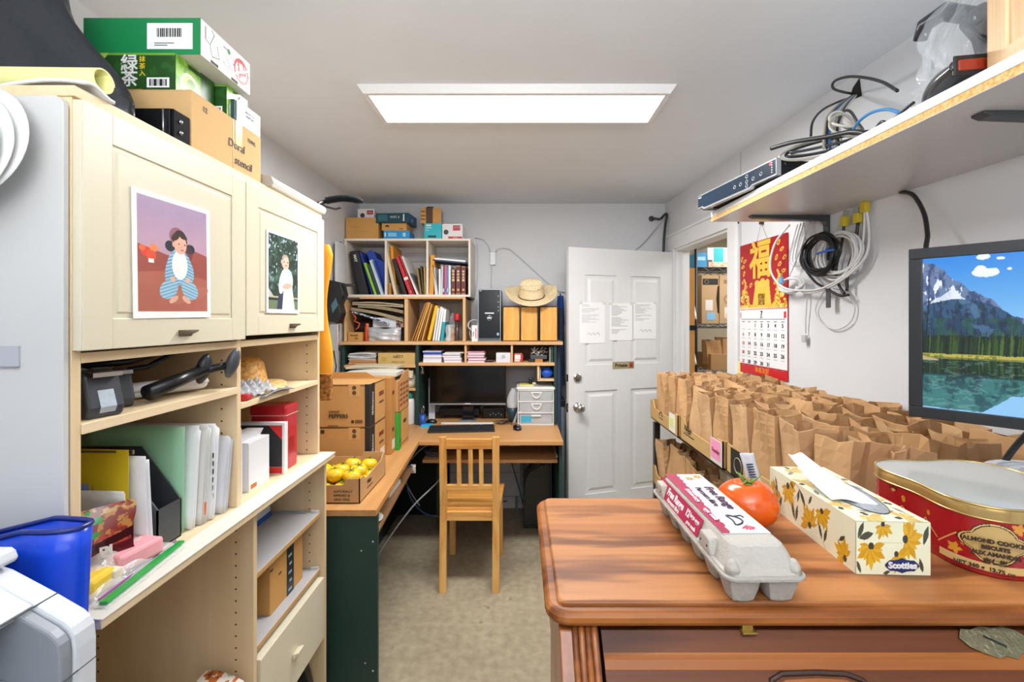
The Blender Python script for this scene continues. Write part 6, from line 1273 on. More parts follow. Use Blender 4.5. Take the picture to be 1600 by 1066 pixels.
# ================================================================== STORAGE ROOM THROUGH THE DOORWAY
t = thing('wire_rack', 'black wire storage rack in the room beyond the doorway', 'shelf', (1.75, 3.9, 0)); RK = flat('#2C2E31', .35, .5)
for z_ in (1.90, 1.44, 1.06, .6):
    b = MB(); x0, x1, y0, y1 = -.33, .45, -.22, .22
    for y_ in (y0, y1):
        for zz in (0, -.03): b.cyl((x0, y_, z_+zz), (x1, y_, z_+zz), .0035, n=6)
        n_ = 14
        for i in range(n_): b.cyl((x0+(x1-x0)*i/n_, y_, z_-(0 if i % 2 else .03)), (x0+(x1-x0)*(i+1)/n_, y_, z_-(.03 if i % 2 else 0)), .0028, n=5)
    for i in range(22): x_ = x0+(x1-x0)*i/21; b.cyl((x_, y0, z_+.003), (x_, y1, z_+.003), .0024, n=5)
    for x_ in (x0, x1): b.cyl((x_, y0, z_-.015), (x_, y1, z_-.015), .0035, n=6)
    b.build('wire_shelf', flat('#3A3C40', .3, .6), t)
for x_ in (-.33, .45):
    for y_ in (-.22, .22): b = MB(); b.cyl((x_, y_, 0), (x_, y_, 2.05), .012, n=12); b.build('post', RK, t, smooth=True)
g = 'cartons on the wire rack'
for i, (x0, x1) in enumerate(((1.475, 1.615), (1.620, 1.780), (1.785, 1.945))):
    t = bx('handled_carton', ordn(i)+' kraft carton from the left standing on the middle wire shelf', x0, x1, 3.70, 4.0, 1.445, .395, card('#C0A27C', .03), group=g); w_ = (x1-x0)/2
    if i == 0: decal('black_panel', t, (-.0, -.15, .34), FR, .125, .05, flat('#2A2724', .6)); b = MB(); b.tube([(.016*math.cos(a)-.03, -.1515, .34+.016*math.sin(a)) for a in [k*.42 for k in range(15)]], .0012, 5, True); b.build('circle_mark', flat('#B8A078', .6), t)
    else: b = MB(); b.tube([(.040*math.cos(a), -.1505, .20+.040*math.sin(a)) for a in [k*.26 for k in range(24)]], .0018, 5, True); b.tube([(.028*math.cos(a), -.1505, .20+.028*math.sin(a)) for a in [k*.3 for k in range(10)]], .0018, 5); b.build('circle_mark', flat('#5A4026', .7), t); decal('stamp', t, (-.02, -.15, .34), FR, .05, .03, flat('#8E7450', .7))
    decal('white_label', t, (-.01, -.15, .09 if i else .15), FR, .06, .085, flat('#E6E2DE', .5)); decal('tag', t, (.005, -.151, .06), FR, .07, .06 if i == 0 else .05, flat('#8CC4EC' if i == 0 else '#E8BFA8', .5))
    b = MB(); b.prism([(w_-.012, .09), (w_, .08), (w_, .31), (w_-.012, .30), (w_-.022, .20)], -.1508, -.1500, 'y'); b.build('hand_hole', flat('#2A1C12', .9), t)
t = bx('appliance_box', 'white and teal patterned box on the top wire shelf', 1.53, 1.95, 3.72, 4.0, 1.906, .16, flat('#E2E4E6', .5), group=g); decal('teal_panel', t, (-.12, -.14, .10), FR, .08, .115, flat('#2FB0BA', .5)); decal('nut_picture', t, (-.10, -.141, .022), FR, .20, .04, speck('#C8865A', '#EBD2B8', 60, .6)); decal('grey_photo', t, (-.19, -.140, .03), FR, .04, .06, flat('#6A5A5A', .6))
t = bx('blue_carton', 'blue printed box left of the white one on the top wire shelf', 1.43, 1.525, 3.72, 4.0, 1.906, .115, flat('#3A8FC2', .5), group=g); decal('cloud_print', t, (0, -.14, .07), FR, .07, .03, flat('#9CCBE6', .5))
t = bx('handled_carton', 'open kraft carton on the lowest visible wire shelf', 1.55, 2.0, 3.70, 4.0, 1.066, .13, card('#B08A60', .03), group=g)
def bagmesh(w, d, h, seed, fold=False, shelln=14):
    """open kraft bag: gusseted wall with an inner skin, irregular mouth"""
    q = random.Random(seed); prof = []
    for (x, y) in ((-1, -1), (-.5, -1), (0, -1), (.5, -1), (1, -1), (1, -.45), (.86, 0), (1, .45), (1, 1), (.5, 1), (0, 1), (-.5, 1), (-1, 1), (-1, .45), (-.86, 0), (-1, -.45)): prof.append([x, y])
    lx, ly = q.uniform(-.012, .012), q.uniform(-.010, .010); pin = q.uniform(-.15, .30); ph_ = [q.uniform(0, 6.28) for _ in range(6)]; gus = q.uniform(.05, .40)
    n = len(prof); lv = 8; top = [q.uniform(-.005, .004)+.006*math.sin(ph_[5]+i*.8) for i in range(n)]
    def ring(j, off):
        z = h*j/lv; s_ = j/lv; R_ = []
        for i, (x, y) in enumerate(prof):
            xx = x*w/2; yy = y*d/2
            if abs(x) < .9 and abs(y) < .1: xx = x*w/2*(1-gus*s_*.55)
            if abs(y) > .9: yy *= 1+pin*(-.5 if abs(x) < .1 else .0)*s_+.10*math.sin(ph_[0]+3*s_+2.4*x)*s_
            xx *= 1+.05*math.sin(ph_[1]+4*s_)*s_; xx += .0035*math.sin(ph_[2]+i*1.9+7*s_)*(.3+s_); yy += .0035*math.sin(ph_[3]+i*1.3+6*s_)*(.3+s_)
            l_ = math.hypot(xx, yy)+1e-6; xx -= off*xx/l_; yy -= off*yy/l_
            R_.append((xx+lx*s_*s_*2, yy+ly*s_*s_*2, z+(top[i] if j == lv else 0)+(.001 if off else 0)))
        return R_
    vs = []; fs = []
    for j in range(lv+1): vs += ring(j, 0)
    for j in range(lv+1): vs += ring(j, .0012)
    for j in range(lv):
        for i in range(n):
            k = (i+1) % n; fs.append((j*n+i, j*n+k, (j+1)*n+k, (j+1)*n+i)); o = (lv+1)*n; fs.append((o+j*n+k, o+j*n+i, o+(j+1)*n+i, o+(j+1)*n+k))
    for i in range(n): k = (i+1) % n; fs.append((lv*n+i, lv*n+k, (2*lv+1)*n+k, (2*lv+1)*n+i))
    fs.append(tuple(reversed(range(n)))); fs.append(tuple((lv+1)*n+i for i in range(n)))
    return MB().add(vs, fs)
for i in range(3):
    t = thing('paper_bag', ordn(i)+' crumpled brown bag in the open carton of the wire rack', 'bag', (1.60+.12*i, 3.80, 1.105), .2*i, 'bags inside the rack carton'); bagmesh(.12, .10, .20+.02*i, 90+i).build('bag', KRAFT2, t)
# tall flat cartons and towel just inside the doorway
t = thing('flat_carton', 'tall folded cardboard sheets standing just inside the doorway', 'cardboard', (1.275, 3.40, .0)); b = MB(); b.box(-.022, .018, -.03, .26, 0, 1.86); b.build('sheet', card('#B98648', .04), t, bev=.002)
for z_ in (1.40, 1.02): b = MB(); b.box(-.024, .03, -.035, -.028, z_, z_+.035); b.build('clasp', BLACK, t)
t = thing('white_towel', 'white cloth hanging beside the flat cartons in the doorway', 'cloth', (1.39, 3.62, 1.12))
b = MB()
for (z0, z1) in ((.36, .76), (.0, .32)): b.grid(lambda u, v: (-.07+(.09-.06*v)*u, .02*math.sin(7*u+2*v), z0+(z1-z0)*v), 12, 10)
b.build('cloth', flat('#E4E6EA', .8), t, smooth=True, thick=.004); b = MB(); b.cyl((-.05, 0, .33), (-.05, 0, .40), .004); b.cyl((-.05, 0, .75), (-.05, 0, .80), .004); b.build('cord', BLACK, t)

# ================================================================== CALENDAR ON THE RIGHT WALL
wang = math.atan2(1, -.0563)            # along the wall, away from the camera
WN = Vector((-1, -.0563, 0)).normalized(); WD = Vector((.0563, -1, 0)).normalized()    # WD: towards the camera (reads left to right)
def onwall(y, z, off=0.0): return Vector((WX(y), y, z))+WN*off
CAL = thing('wall_calendar', 'red and gold good-fortune wall calendar turned to month 7', 'calendar', onwall(2.272, 1.196, .004), 0); WF = (tuple(WD), (0, 0, 1)); cw, chh = .400, .68
def cdec(name, u, v, w, h, m, t=.0010, o=0.0): return decal(name, CAL, WD*u+Vector((0, 0, v))+WN*o, WF, w, h, m, t)
cdec('backing', 0, chh/2, cw, chh, flat('#C81820', .5), .003)
cv = Canvas(130, 112, '#B80F14'); nn = cv.noise(8, 5); cv.grad('#B00D12', '#9C0A10', 0, 1); G1 = '#E3BC44'; G2 = '#D8B030'
cv.poly([(0, 0), (1, 0), (1, .06), (0, .06)], G2); cv.ell(.5, .16, .20, .15, G1); cv.poly([(.30, .04), (.70, .04), (.66, .34), (.36, .34)], G1); cv.rect(.38, .32, .64, .40, '#E8C860'); cv.ell(.40, .37, .06, .05, G1); cv.ell(.52, .39, .06, .05, G1); cv.ell(.62, .37, .05, .05, G1)
rr = random.Random(8)
for sx_ in (.12, .86):
    for k in range(60): r_ = rr.random(); cv.ell(sx_+rr.uniform(-.13, .13)*(1-.6*r_), .02+.26*r_, .030, .018, rr.choice([G1, '#C99A22', '#EED06A', '#B8861A']), rr.uniform(-1, 1))
for (x, y, a) in ((.08, .42, .4), (.10, .55, 1), (.07, .66, .2), (.05, .78, 1.2), (.12, .74, .5), (.86, .60, .6), (.93, .50, .2), (.80, .70, 1), (.90, .80, .4), (.84, .90, .9), (.95, .68, .6), (.88, .44, .3), (.14, .33, .5), (.26, .36, .8), (.78, .36, .6)): cv.ell(x, y, .045, .025, G1, a); cv.ell(x, y, .025, .012, '#A8141A', a)
cv.line((.10, .25), (.14, .40), .035, '#D8B84A'); cv.line((.14, .40), (.10, .46), .03, '#D8B84A'); cv.line((.84, .24), (.80, .36), .04, '#D8B84A'); cv.line((.80, .36), (.86, .44), .05, '#D8B84A'); cv.line((.86, .44), (.82, .52), .04, '#D8B84A'); cv.a *= (.95+.1*nn)[..., None]
M = frame(WD*0+Vector((0, 0, .338+.171))+WN*.0042, *WF); cv.build('printed_picture', lambda u, v: M @ Vector(((u-.5)*cw, (v-.5)*.342, 0)), CAL, vcol(.4))
text('福', .200, CAL, Vector((0, 0, .572))+WN*.004-WD*.012, WF, flat('#E6C044', .35, .2), bold=.0055, sx=.92); text('招财', .030, CAL, Vector((0, 0, .397))+WN*.0045, WF, flat('#8A5A18', .5), bold=.0006); text('进宝', .030, CAL, Vector((0, 0, .368))+WN*.0045, WF, flat('#8A5A18', .5), bold=.0006)
cdec('month_sheet', 0, .192, cw, .284, flat('#E9EAEC', .55), .0012, .0034); cdec('red_tab', .185, .305, .018, .030, flat('#C8323A', .5), .0006, .0048); cdec('red_tab', -.190, .305, .006, .030, flat('#C8323A', .5), .0006, .0048); cdec('header_rule', 0, .284, .37, .003, flat('#55585C', .6), .0005, .0046)
b = MB()
for i in range(26): p = Vector((0, 0, .336))+WD*(-.19+.0152*i)+WN*.004; b.tube([p+Vector((0, 0, -.006)), p+WN*.004, p+Vector((0, 0, .008))], .0012, 5)
b.build('spiral_wire', flat('#C8B0B0', .3, .4), CAL)['kind'] = 'stuff'
ck = flat('#2B2D31', .6); cr = flat('#B02830', .6); text('7', .036, CAL, Vector((0, 0, .311))+WN*.0042, WF, ck, bold=.001); text('JULY', .010, CAL, Vector((0, 0, .293))+WN*.0042, WF, ck)
for dn in range(1, 32):
    k = dn+1; col, row = k % 7, k//7; text(str(dn), .026 if col else .022, CAL, Vector((0, 0, .252-.0475*row))+WD*(-.165+.0555*col)+WN*.0042, WF, cr if col == 0 else ck, 'date', bold=.0006)
b = MB()
for k in range(7): q_ = frame(WD*(-.165+.0555*k)+Vector((0, 0, .272))+WN*.0048, *WF); b.box(-.012, .012, -.003, .002, 0, .0003, q_)
for row in range(5):
    for k in range(7): q_ = frame(WD*(-.165+.0555*k)+Vector((0, 0, .232-.0475*row))+WN*.0048, *WF); b.box(-.012, .014, -.001, .001, 0, .0003, q_)
b.build('small_print', flat('#8A8E94', .6), CAL); text('恭喜发财', .030, CAL, Vector((0, 0, .025))+WN*.002-WD*.0, WF, flat('#E8A030', .5))
b = MB(); b.tube([WD*(-.045)+Vector((0, 0, chh-.003))+WN*.003, WD*(.0)+Vector((0, 0, chh+.085))+WN*.006, WD*(.045)+Vector((0, 0, chh-.003))+WN*.003], .0009, 5); b.build('string', flat('#8A6A6A', .6), CAL)
b = MB(); b.box(-.010, .010, -.004, .012, .0, .012, frame(Vector((0, 0, chh+.083))+WN*.000, *WF)); b.build('hook', flat('#3A2426', .5), CAL)
t = thing('yellow_note', 'yellow sticky note beside the foot of the calendar', 'note', onwall(2.475, 1.215, .006)); decal('note', t, (0, 0, 0), WF, .06, .075, flat('#EBE27A', .6))

# ================================================================== BAG RACK
def frontX(y, off=0.0): return .705+(2.48-y)*.015+off
RX0, RX1 = .70, 1.19
rk = thing('bag_rack', 'steel shelf rack with dark posts carrying trays of paper bags', 'shelf', (.95, 1.75, 0)); b = MB()
for z_ in (.935, .585): b = MB(); b.box(.722, 1.185, 1.02, 2.47, z_, z_+.012); b.build('shelf', flat('#5A4A3C', .6), rk, world=True, bev=.002)
for (x, y) in ((.735, 2.455), (.735, 1.035), (1.17, 2.455), (1.17, 1.035)): b = MB(); b.box(x-.015, x+.015, y-.015, y+.015, 0, .925); b.build('post', flat('#2A2624', .4), rk, world=True)
TRC = card('#C2A06A', .03)
def tray(label, y0, y1, x0, x1, z0, printf=None, h=.10, panel=None, grp='cardboard trays on the bag rack'):
    t = thing('cardboard_tray', label, 'tray', ((x0+x1)/2, (y0+y1)/2, z0), 0, grp); w_, d_ = (x1-x0)/2, (y1-y0)/2-.003
    q = [(-d_, 0), (d_, 0), (d_, h), (d_-.045, h), (d_-.075, h*.62), (-d_+.075, h*.62), (-d_+.045, h), (-d_, h)]
    b = MB(); b.prism(q, -w_, -w_+.004, 'x'); b.build('side', TRC, t); b = MB(); b.prism(q, w_-.004, w_, 'x'); b.build('side', TRC, t)
    for yy in (-d_, d_-.004): b = MB(); b.box(-w_, w_, yy, yy+.004, 0, h); b.build('end', TRC, t)
    b = MB(); b.box(-w_, w_, -d_, d_, 0, .004); b.build('bottom', TRC, t)
    if printf: printf(t, -w_, d_, h)
    return t
def LFt(t, w0, y, z, w, h, m, name='label', tt=.0008): return decal(name, t, (w0, y, z), LF, w, h, m, tt)
def pf1(t, w0, d, h):
    LFt(t, w0, -d+.075, .050, .085, .085, flat('#E4E4DA', .5)); LFt(t, w0-.0008, -d+.080, .050, .050, .045, flat('#D8E08A', .5)); b = MB(); b.tube([(w0-.001, .03+.024*math.cos(a), .042+.024*math.sin(a)) for a in [k*math.pi/9 for k in range(10)]], .002, 5); b.box(w0-.001, w0, .0, .06, .030, .034); b.build('printed_logo', INK, t)
def pf2(t, w0, d, h):
    text('Village', .034, t, (w0, d-.09, .064), LF, INK, shear=.3); b = MB(); b.box(w0-.0006, w0, d-.16, d-.04, .034, .038); b.box(w0-.0006, w0, d-.12, d-.06, .044, .047); b.build('printed_line', INK, t)
    LFt(t, w0, -d+.052, .050, .098, .088, flat('#D6D2CC', .5)); LFt(t, w0-.0008, -d+.056, .056, .080, .070, flat('#F19AC0', .5), 'pink_note'); text('Tuesday', .020, t, (w0-.0016, -d+.056, .052), LF, flat('#8A2A50', .6), 'handwriting', shear=.3)
def pf3(t, w0, d, h):
    LFt(t, w0, d-.075, .050, .085, .09, flat('#26241F', .6), 'black_panel'); b = MB(); b.tube([(w0-.0014, d-.085+.026*math.cos(a), .046+.026*math.sin(a)) for a in [k*.35 for k in range(18)]], .0014, 5, True); b.build('circle_logo', flat('#B8A888', .5), t)
ty = [(2.045, 2.475), (1.605, 2.035), (1.165, 1.595)]
zt = .9475
labs = ['far tray of the upper row, white label with yellow note', 'middle tray of the upper row, pink note on its side', 'near tray of the upper row, black printed panel']
for (y0, y1), lb, pf in zip(ty, labs, (pf1, pf2, pf3)):
    a = frontX((y0+y1)/2); tray('kraft cardboard '+lb, y0, y1, a, a+.235, zt, pf)
    tray('plain kraft '+lb.split(' of')[0]+' behind, against the wall', y0, y1, a+.240, a+.478, zt, None)
for (y0, y1), lb in zip(ty, ('far', 'middle', 'near')): tray('kraft cardboard tray on the lower rack shelf, '+lb+' end', y0, y1, .72, .955, .5975)
protos = []
for i in range(12):
    o = bagmesh(.124+.006*math.sin(i*2.1), .092+.005*math.cos(i), [.245, .235, .252, .24, .248, .238][i % 6], 20+i).build('paper_bag', KRAFT if i % 2 else KRAFT2); protos.append(o)
rr = random.Random(12); used = set(); cnt = 0
def place_bag(x, y, z, rz, tx, ty_, lab, grp):
    global cnt
    k = cnt % 12 if cnt < 12 else rr.randrange(12); cnt += 1
    o = protos[k]
    if k in used: o = o.copy(); COL.objects.link(o)
    else: used.add(k)
    o.location = (x, y, z); o.rotation_euler = (tx, ty_, rz); tag(o, lab, 'paper bag', grp); return o
NR = 10
for r_ in range(NR):
    y = 1.100+.1375*r_
    for c_ in range(5):
        fx = frontX(y)+.012; x = fx+.052+.0975*c_+rr.uniform(-.006, .006)
        dy = rr.uniform(-.008, .008)
        z = zt+.0045 if y > 1.17 else .948
        side = ['in the column on the aisle side', 'in the second column from the aisle', 'in the third column from the aisle', 'in the fourth column from the aisle', 'in the column against the wall'][c_]
        place_bag(x, y+dy, z, math.pi/2*(1 if (r_+c_) % 2 else -1)+rr.uniform(-.10, .10), rr.uniform(-.03, .03), rr.uniform(-.04, .04), f'open brown paper bag {side}, {ordn(r_)} row from the dresser', 'open paper bags on the upper rack shelf')
for i in range(8):
    y = 2.39-.14*i; place_bag(.785+rr.uniform(-.01, .015), y, .602, math.pi/2+rr.uniform(-.12, .12), 0, rr.uniform(-.03, .03), f'open brown paper bag on the lower rack shelf, {ordn(i)} from the door end', 'open paper bags on the lower rack shelf')
t = thing('plastic_pouch', 'small white pouch with blue print propped behind the tomato', 'pouch', (.478, .915, 1.1105), .2); b = MB(); b.grid(lambda u, v: (-.010+.030*u-.022*v, .012*v+.003*math.sin(6*u), .098*v), 8, 12); b.build('film', flat('#D4D8DE', .35, bump=.4), t, smooth=True, thick=.002)
b = MB()
for i in range(7): z_ = .045+.005*i; b.box(-.004-.22*z_, .012-.22*z_, .12*z_-.003, .12*z_-.0015, z_, z_+.0025)
b.build('barcode', flat('#30486A', .5), t)

# ================================================================== WALL SHELF AND ITS LOAD
ws = thing('wall_shelf', 'white board shelf with raw chipboard edge on black brackets', 'shelf', (1.0, 1.2, 1.897))
def shX(y): return .845-(y-.9)*.028
def shelf_poly(i0): return [(shX(-.2)+i0, -.2), (WX(-.2), -.2), (WX(1.945), 1.945), (shX(1.945)+i0, 1.945)]
b = MB(); b.prism(shelf_poly(.001), 1.898, 1.914); b.build('core_board', speck('#D69E52', '#EECB8C', 160, .8), ws, world=True)
b = MB(); b.prism(shelf_poly(.0015), 1.897, 1.8985); b.build('lower_face', flat('#D8D8DA', .30, 0, .5), ws, world=True)
b = MB(); b.prism(shelf_poly(-.001), 1.914, 1.935); b.build('upper_board', flat('#E6E6E8', .4), ws, world=True, bev=.001)
for yb, L_ in ((1.83, .315), (.92, .365)):
    xw = WX(yb); b = MB(); b.prism([(xw, 1.897), (xw, 1.72), (xw-.006, 1.715), (xw-.012, 1.86), (xw-.022, 1.874), (xw-L_+.015, 1.886), (xw-L_, 1.892), (xw-L_, 1.897)], yb-.014, yb+.014, 'y'); b.build('bracket', flat('#3A3D41', .4), ws, world=True, bev=.002)
b = MB(); xw = WX(1.83); b.cyl((xw-.004, 1.80, 1.66), (xw-.004, 1.80, 1.74), .009); b.build('bracket_foot', flat('#3A3D41', .4), ws, world=True)
# video recorder
sa = math.atan2(-.072, .46)
t = thing('video_recorder', 'black rack video recorder with silver bezel at the shelf end', 'recorder', (.790, 1.70, 1.9355), 0); t.rotation_euler = (0, 0, math.radians(-81.5))
# local: x along the face towards the camera, y into the shelf, front at y=0
hN = .066
b = MB(); b.box(-.225, .225, .014, .33, .006, hN-.002); b.build('case', flat('#17191C', .4, .3), t, bev=.001)
b = MB(); b.prism([(-.238, .012), (-.205, .012), (-.195, .002), (.10, .002), (.115, .010), (.236, .010), (.236, hN), (-.238, hN)], 0, .018, 'y'); b.build('bezel', flat('#B9BDC2', .3, .6), t, bev=.001)
b = MB(); b.prism([(-.234, .018), (-.20, .018), (-.188, .010), (.10, .010), (.115, .016), (.232, .016), (.232, hN-.004), (-.234, hN-.004)], -.0015, .001, 'y'); b.build('fascia', flat('#1D2B3C', .25), t)
b = MB()
for (x, z) in ((.02, .032), (.055, .032), (.09, .032), (.125, .032), (.09, .050), (.09, .017), (.165, .036)): b.tube([(x+.006*math.cos(a), -.0022, z+.006*math.sin(a)) for a in [k*.7 for k in range(9)]], .0008, 5, True)
b.build('button', flat('#C8D0D8', .4), t)
b = MB()
for i in range(5): b.lathe([(.0022, 0), (.0022, .001), (.0001, .001)], n=8, M=frame((.218, -.0015, .024+.008*i), *FR))
b.build('indicator', flat('#D8DCE0', .4), t); b = MB(); b.lathe([(.0065, 0), (.0065, .001), (.0001, .001)], n=14, M=frame((.212, -.0015, .054), *FR)); b.build('red_badge', flat('#C8202C', .4), t)
text('VIDEO', .008, t, (-.215, -.0015, .054), FR, WHITE)
b = MB()
for i in range(9):
    for k in range(4): b.box(.2252, .2260, .10+.013*i, .108+.013*i, .018+.009*k, .024+.009*k)
b.build('vent_slot', flat('#B8A070', .4, .5), t); b = MB()
for (yy, zz) in ((.04, .052), (.07, .02), (.29, .05), (.30, .02), (.05, .02)): b.cyl((.2251, yy, zz), (.2262, yy, zz), .003, n=8)
b.build('screw', STEEL, t); b = MB()
for (x, y) in ((-.18, .05), (.18, .05), (-.18, .29), (.18, .29)): b.cyl((x, y, 0), (x, y, .007), .012)
b.build('foot', BLACK, t)
# cables over the recorder
GC = flat('#A5A196', .4); BC = flat('#1A1C1F', .4); LB = flat('#3A78B8', .4)
cable('power_cable', 'black cable curving down left of the bundle onto the recorder', [P(1330, 152, 1.67), P(1308, 160, 1.62), P(1285, 172, 1.56), P(1270, 190, 1.50), P(1267, 212, 1.46)], .004, BC)
cable('power_cable', 'black cable loop curving from the wall hole toward the scanner', [P(1336, 147, 1.685), P(1318, 144, 1.64), P(1302, 138, 1.58), P(1304, 127, 1.54), P(1325, 120, 1.48), P(1350, 121, 1.40), P(1378, 128, 1.30), P(1402, 142, 1.20)], .0045, BC)
for k, (px_, py_, rx_, ry_, lab, m_) in enumerate(((1322, 198, 21, 24, 'grey cable ring standing largest over the recorder', GC), (1316, 188, 15, 18, 'pale cable ring inside the largest ring over the recorder', flat('#C6C4BC', .4)), (1330, 190, 14, 22, 'dark cable ring right of the grey rings', flat('#4A4A46', .4)))):
    c_ = P(px_, py_, 1.40+.05*k); t = thing('cable_ring', lab, 'cable', c_, 0, 'cable rings over the recorder'); b = MB(); s_ = (1.4+.05*k)/F; b.tube([(rx_*s_*math.cos(a), .03*math.sin(a)+.01*math.cos(2*a), ry_*s_*math.sin(a)) for a in [i*2*math.pi/28 for i in range(28)]], .0045, 7, True); b.build('cord', m_, t, smooth=True)
for k, (m_, rx_, ry_, lab) in enumerate(((GC, 50, 17, 'grey cable coil lying on the recorder, outermost'), (BC, 44, 12, 'black cable coil lying on the recorder'), (flat('#8A8880', .4), 38, 14, 'mid-grey cable coil on the recorder, innermost'), (flat('#3A3C3E', .4), 46, 8, 'dark flat cable coil on the recorder, topmost'))):
    c_ = P(1284+4*k, 231-3*k, 1.44); t = thing('cable_coil', lab, 'cable', c_, 0, 'cable coils on the recorder'); b = MB(); s_ = 1.44/F; b.tube([(rx_*s_*math.cos(a), -.055*math.cos(a)+.03*math.sin(a), ry_*s_*math.sin(a)+.012*math.cos(a)) for a in [i*2*math.pi/30 for i in range(30)]], .0045, 7, True); b.build('cord', m_, t, smooth=True)
for k in range(7):
    o_ = k-3
    cable('bundled_cable', ordn(k)+' cable of the bundle rising from the recorder to the wall hole', [P(1302+5*o_, 232, 1.42+.01*k), P(1300+4*o_, 205, 1.47), P(1305+4*o_, 182, 1.53), P(1318+2.5*o_, 164, 1.60), P(1335+o_, 149, 1.68)], .0040, [GC, BC, LB, flat('#D0D0CC', .4), GC, BC, flat('#D0D0CC', .4)][k], 'bundle of cables to the wall hole')
cable('power_cable', 'thick black cables lying along the recorder top toward the shelf front', [P(1205, 232, 1.56), P(1240, 222, 1.48), P(1290, 214, 1.38), P(1330, 206, 1.30), P(1352, 208, 1.24)], .007, BC)
cable('network_cable', 'light blue cable arching along the shelf to the scanner', [P(1330, 208, 1.38), P(1342, 190, 1.30), P(1362, 176, 1.22), P(1385, 171, 1.14), P(1405, 176, 1.06)], .0040, flat('#2F86C8', .4))
cable('scanner_cable', 'black cord trailing from the scanner along the shelf front', [P(1370, 198, 1.10), P(1378, 190, 1.07), P(1388, 192, 1.05), P(1400, 183, 1.03), P(1415, 170, 1.0), P(1428, 160, .98)], .0035, BC)
t = thing('wall_hole', 'dark cable hole in the upper right wall', 'hole', onwall(1.69, 2.325, .001)); b = MB(); b.prism([(-.03, -.02), (.03, -.03), (.02, .04), (-.01, .02)], 0, .002, 'z', frame((0, 0, 0), *WF)); b.build('hole', flat('#1A1714', .9), t)
# barcode scanner in a plastic sleeve
t = thing('barcode_scanner', 'dark glossy barcode scanner with red window at the shelf edge', 'scanner', (.893, .945, 1.9355)); t.rotation_euler = (0, 0, math.radians(-10)); t.scale = (1.0, .62, .9)
def scn(u, v):
    a = 6.2832*u; s_ = v; w_ = .036*(math.sin(min(1, s_*1.15+.12)*1.5708))**.8; h_ = .030*(.55+.5*math.sin(3.1416*min(s_*.85+.10, 1)))
    return (w_*math.cos(a), .115-.21*s_, .034+.012*s_+h_*math.sin(a)*(1.0 if math.sin(a) > 0 else .85))
b = MB(); b.grid(scn, 30, 18, True); n_ = 30; b.f.append([18*30+i for i in range(30)]); b.mi.append(0); b.build('body', flat('#4A4D50', .22, .3, coat=.4), t, smooth=True)
b = MB(); b.tube([scn(u/30, .97) for u in range(30)], .003, 6, True); b.build('head_rim', BLACK, t, smooth=True); b = MB(); b.box(-.027, .027, -.1002, -.092, .034, .058); b.build('window', flat('#8A2A1A', .15, 0, .6), t, bev=.003); b = MB(); b.box(-.034, .034, -.0975, -.090, .024, .068); b.build('window_frame', BLACK, t, bev=.003)
b = MB(); b.box(-.010, .010, -.05, .0, -.0, .012); b.build('trigger', BLACK, t, bev=.003)
def crm(cx_, cy_, w_, d_, h_, sd):
    r_ = random.Random(sd); p = [r_.uniform(0, 6) for _ in range(4)]
    def f(u, v):
        a = 6.2832*u; s_ = math.sin(3.1416*(v*.92+.06)); q = 1+.14*math.sin(5*a+p[0]+6*v)+.09*math.sin(11*a+p[1]-9*v)+.05*math.sin(23*a+17*v)
        return (cx_+w_*s_*q*math.cos(a), cy_+d_*s_*q*math.sin(a), h_*v+.01*math.sin(7*a+p[2])*s_+.002)
    return f
t = thing('plastic_sleeve', 'wrinkled clear plastic sleeve around the barcode scanner', 'bag', (.93, .99, 1.937)); b = MB(); b.grid(crm(.02, .02, .055, .085, .09, 3), 40, 18, True); b.build('film', clear('#E8EAEC', .16, .05), t)
t = thing('bagged_handset', 'dark device wrapped in clear crinkled plastic on the shelf', 'device', (1.0, .94, 1.9355)); b = MB(); b.box(-.045, .045, -.035, .035, .0, .05); b.build('base', flat('#3A4048', .3), t, bev=.01); b = MB(); b.tube([(-.01, .0, .04), (.0, .01, .10), (.01, .03, .16), (-.0, .06, .21)], [.03, .034, .036, .03], 12); b.build('body', flat('#4A525A', .25, .2), t, smooth=True)
b = MB(); b.tube([(-.0, .06, .21), (-.02, .11, .255), (-.03, .15, .25), (-.025, .17, .225)], [.018, .02, .018, .014], 10); b.build('head', flat('#2A2E34', .3), t, smooth=True); b = MB(); b.tube([(.02, -.02, .05), (-.06, -.03, .10), (-.05, .03, .17), (.03, .02, .19)], .005, 7); b.build('strap', flat('#2A3038', .35), t, smooth=True)
t = thing('clear_bag', 'crinkled transparent bag enclosing the wrapped handset', 'bag', (1.0, .96, 1.937)); b = MB(); b.grid(crm(0, .03, .088, .105, .30, 9), 60, 30, True); b.build('film', clear('#E8F0F8', .16, .04), t); b = MB(); b.grid(crm(.005, .02, .075, .09, .27, 21), 46, 24, True); b.build('inner_film', clear('#DDE6EE', .10, .04), t)
# wooden box at the frame's corner
t = thing('wooden_box', 'pale wooden lidded box at the near end of the wall shelf', 'box', (.980, .72, 1.9355), math.radians(-14)); PW_ = wood('#DDB683', '#EBCBA0', 'z', 1.2, .5); PWH = wood('#DDB683', '#EBCBA0', 'x', 1.2, .5); b = MB(); b.box(-.115, .19, -.105, .125, 0, .24); b.build('case', PW_, t, bev=.002)
for face, (o_, w_, h_) in ((FR, ((.037, -.105, .12), .305, .24)), (LF, ((-.115, .01, .12), .23, .24))):
    M = frame(o_, *face)
    for (x0, x1, y0, y1) in ((-w_/2, -w_/2+.045, -h_/2, h_/2), (w_/2-.045, w_/2, -h_/2, h_/2), (-w_/2+.045, w_/2-.045, -h_/2, -h_/2+.04), (-w_/2+.045, w_/2-.045, h_/2-.04, h_/2)): b = MB(); b.box(x0, x1, y0, y1, 0, .006, M); b.build('frame_rail', PW_ if (x1-x0) < .06 else PWH, t, bev=.001)

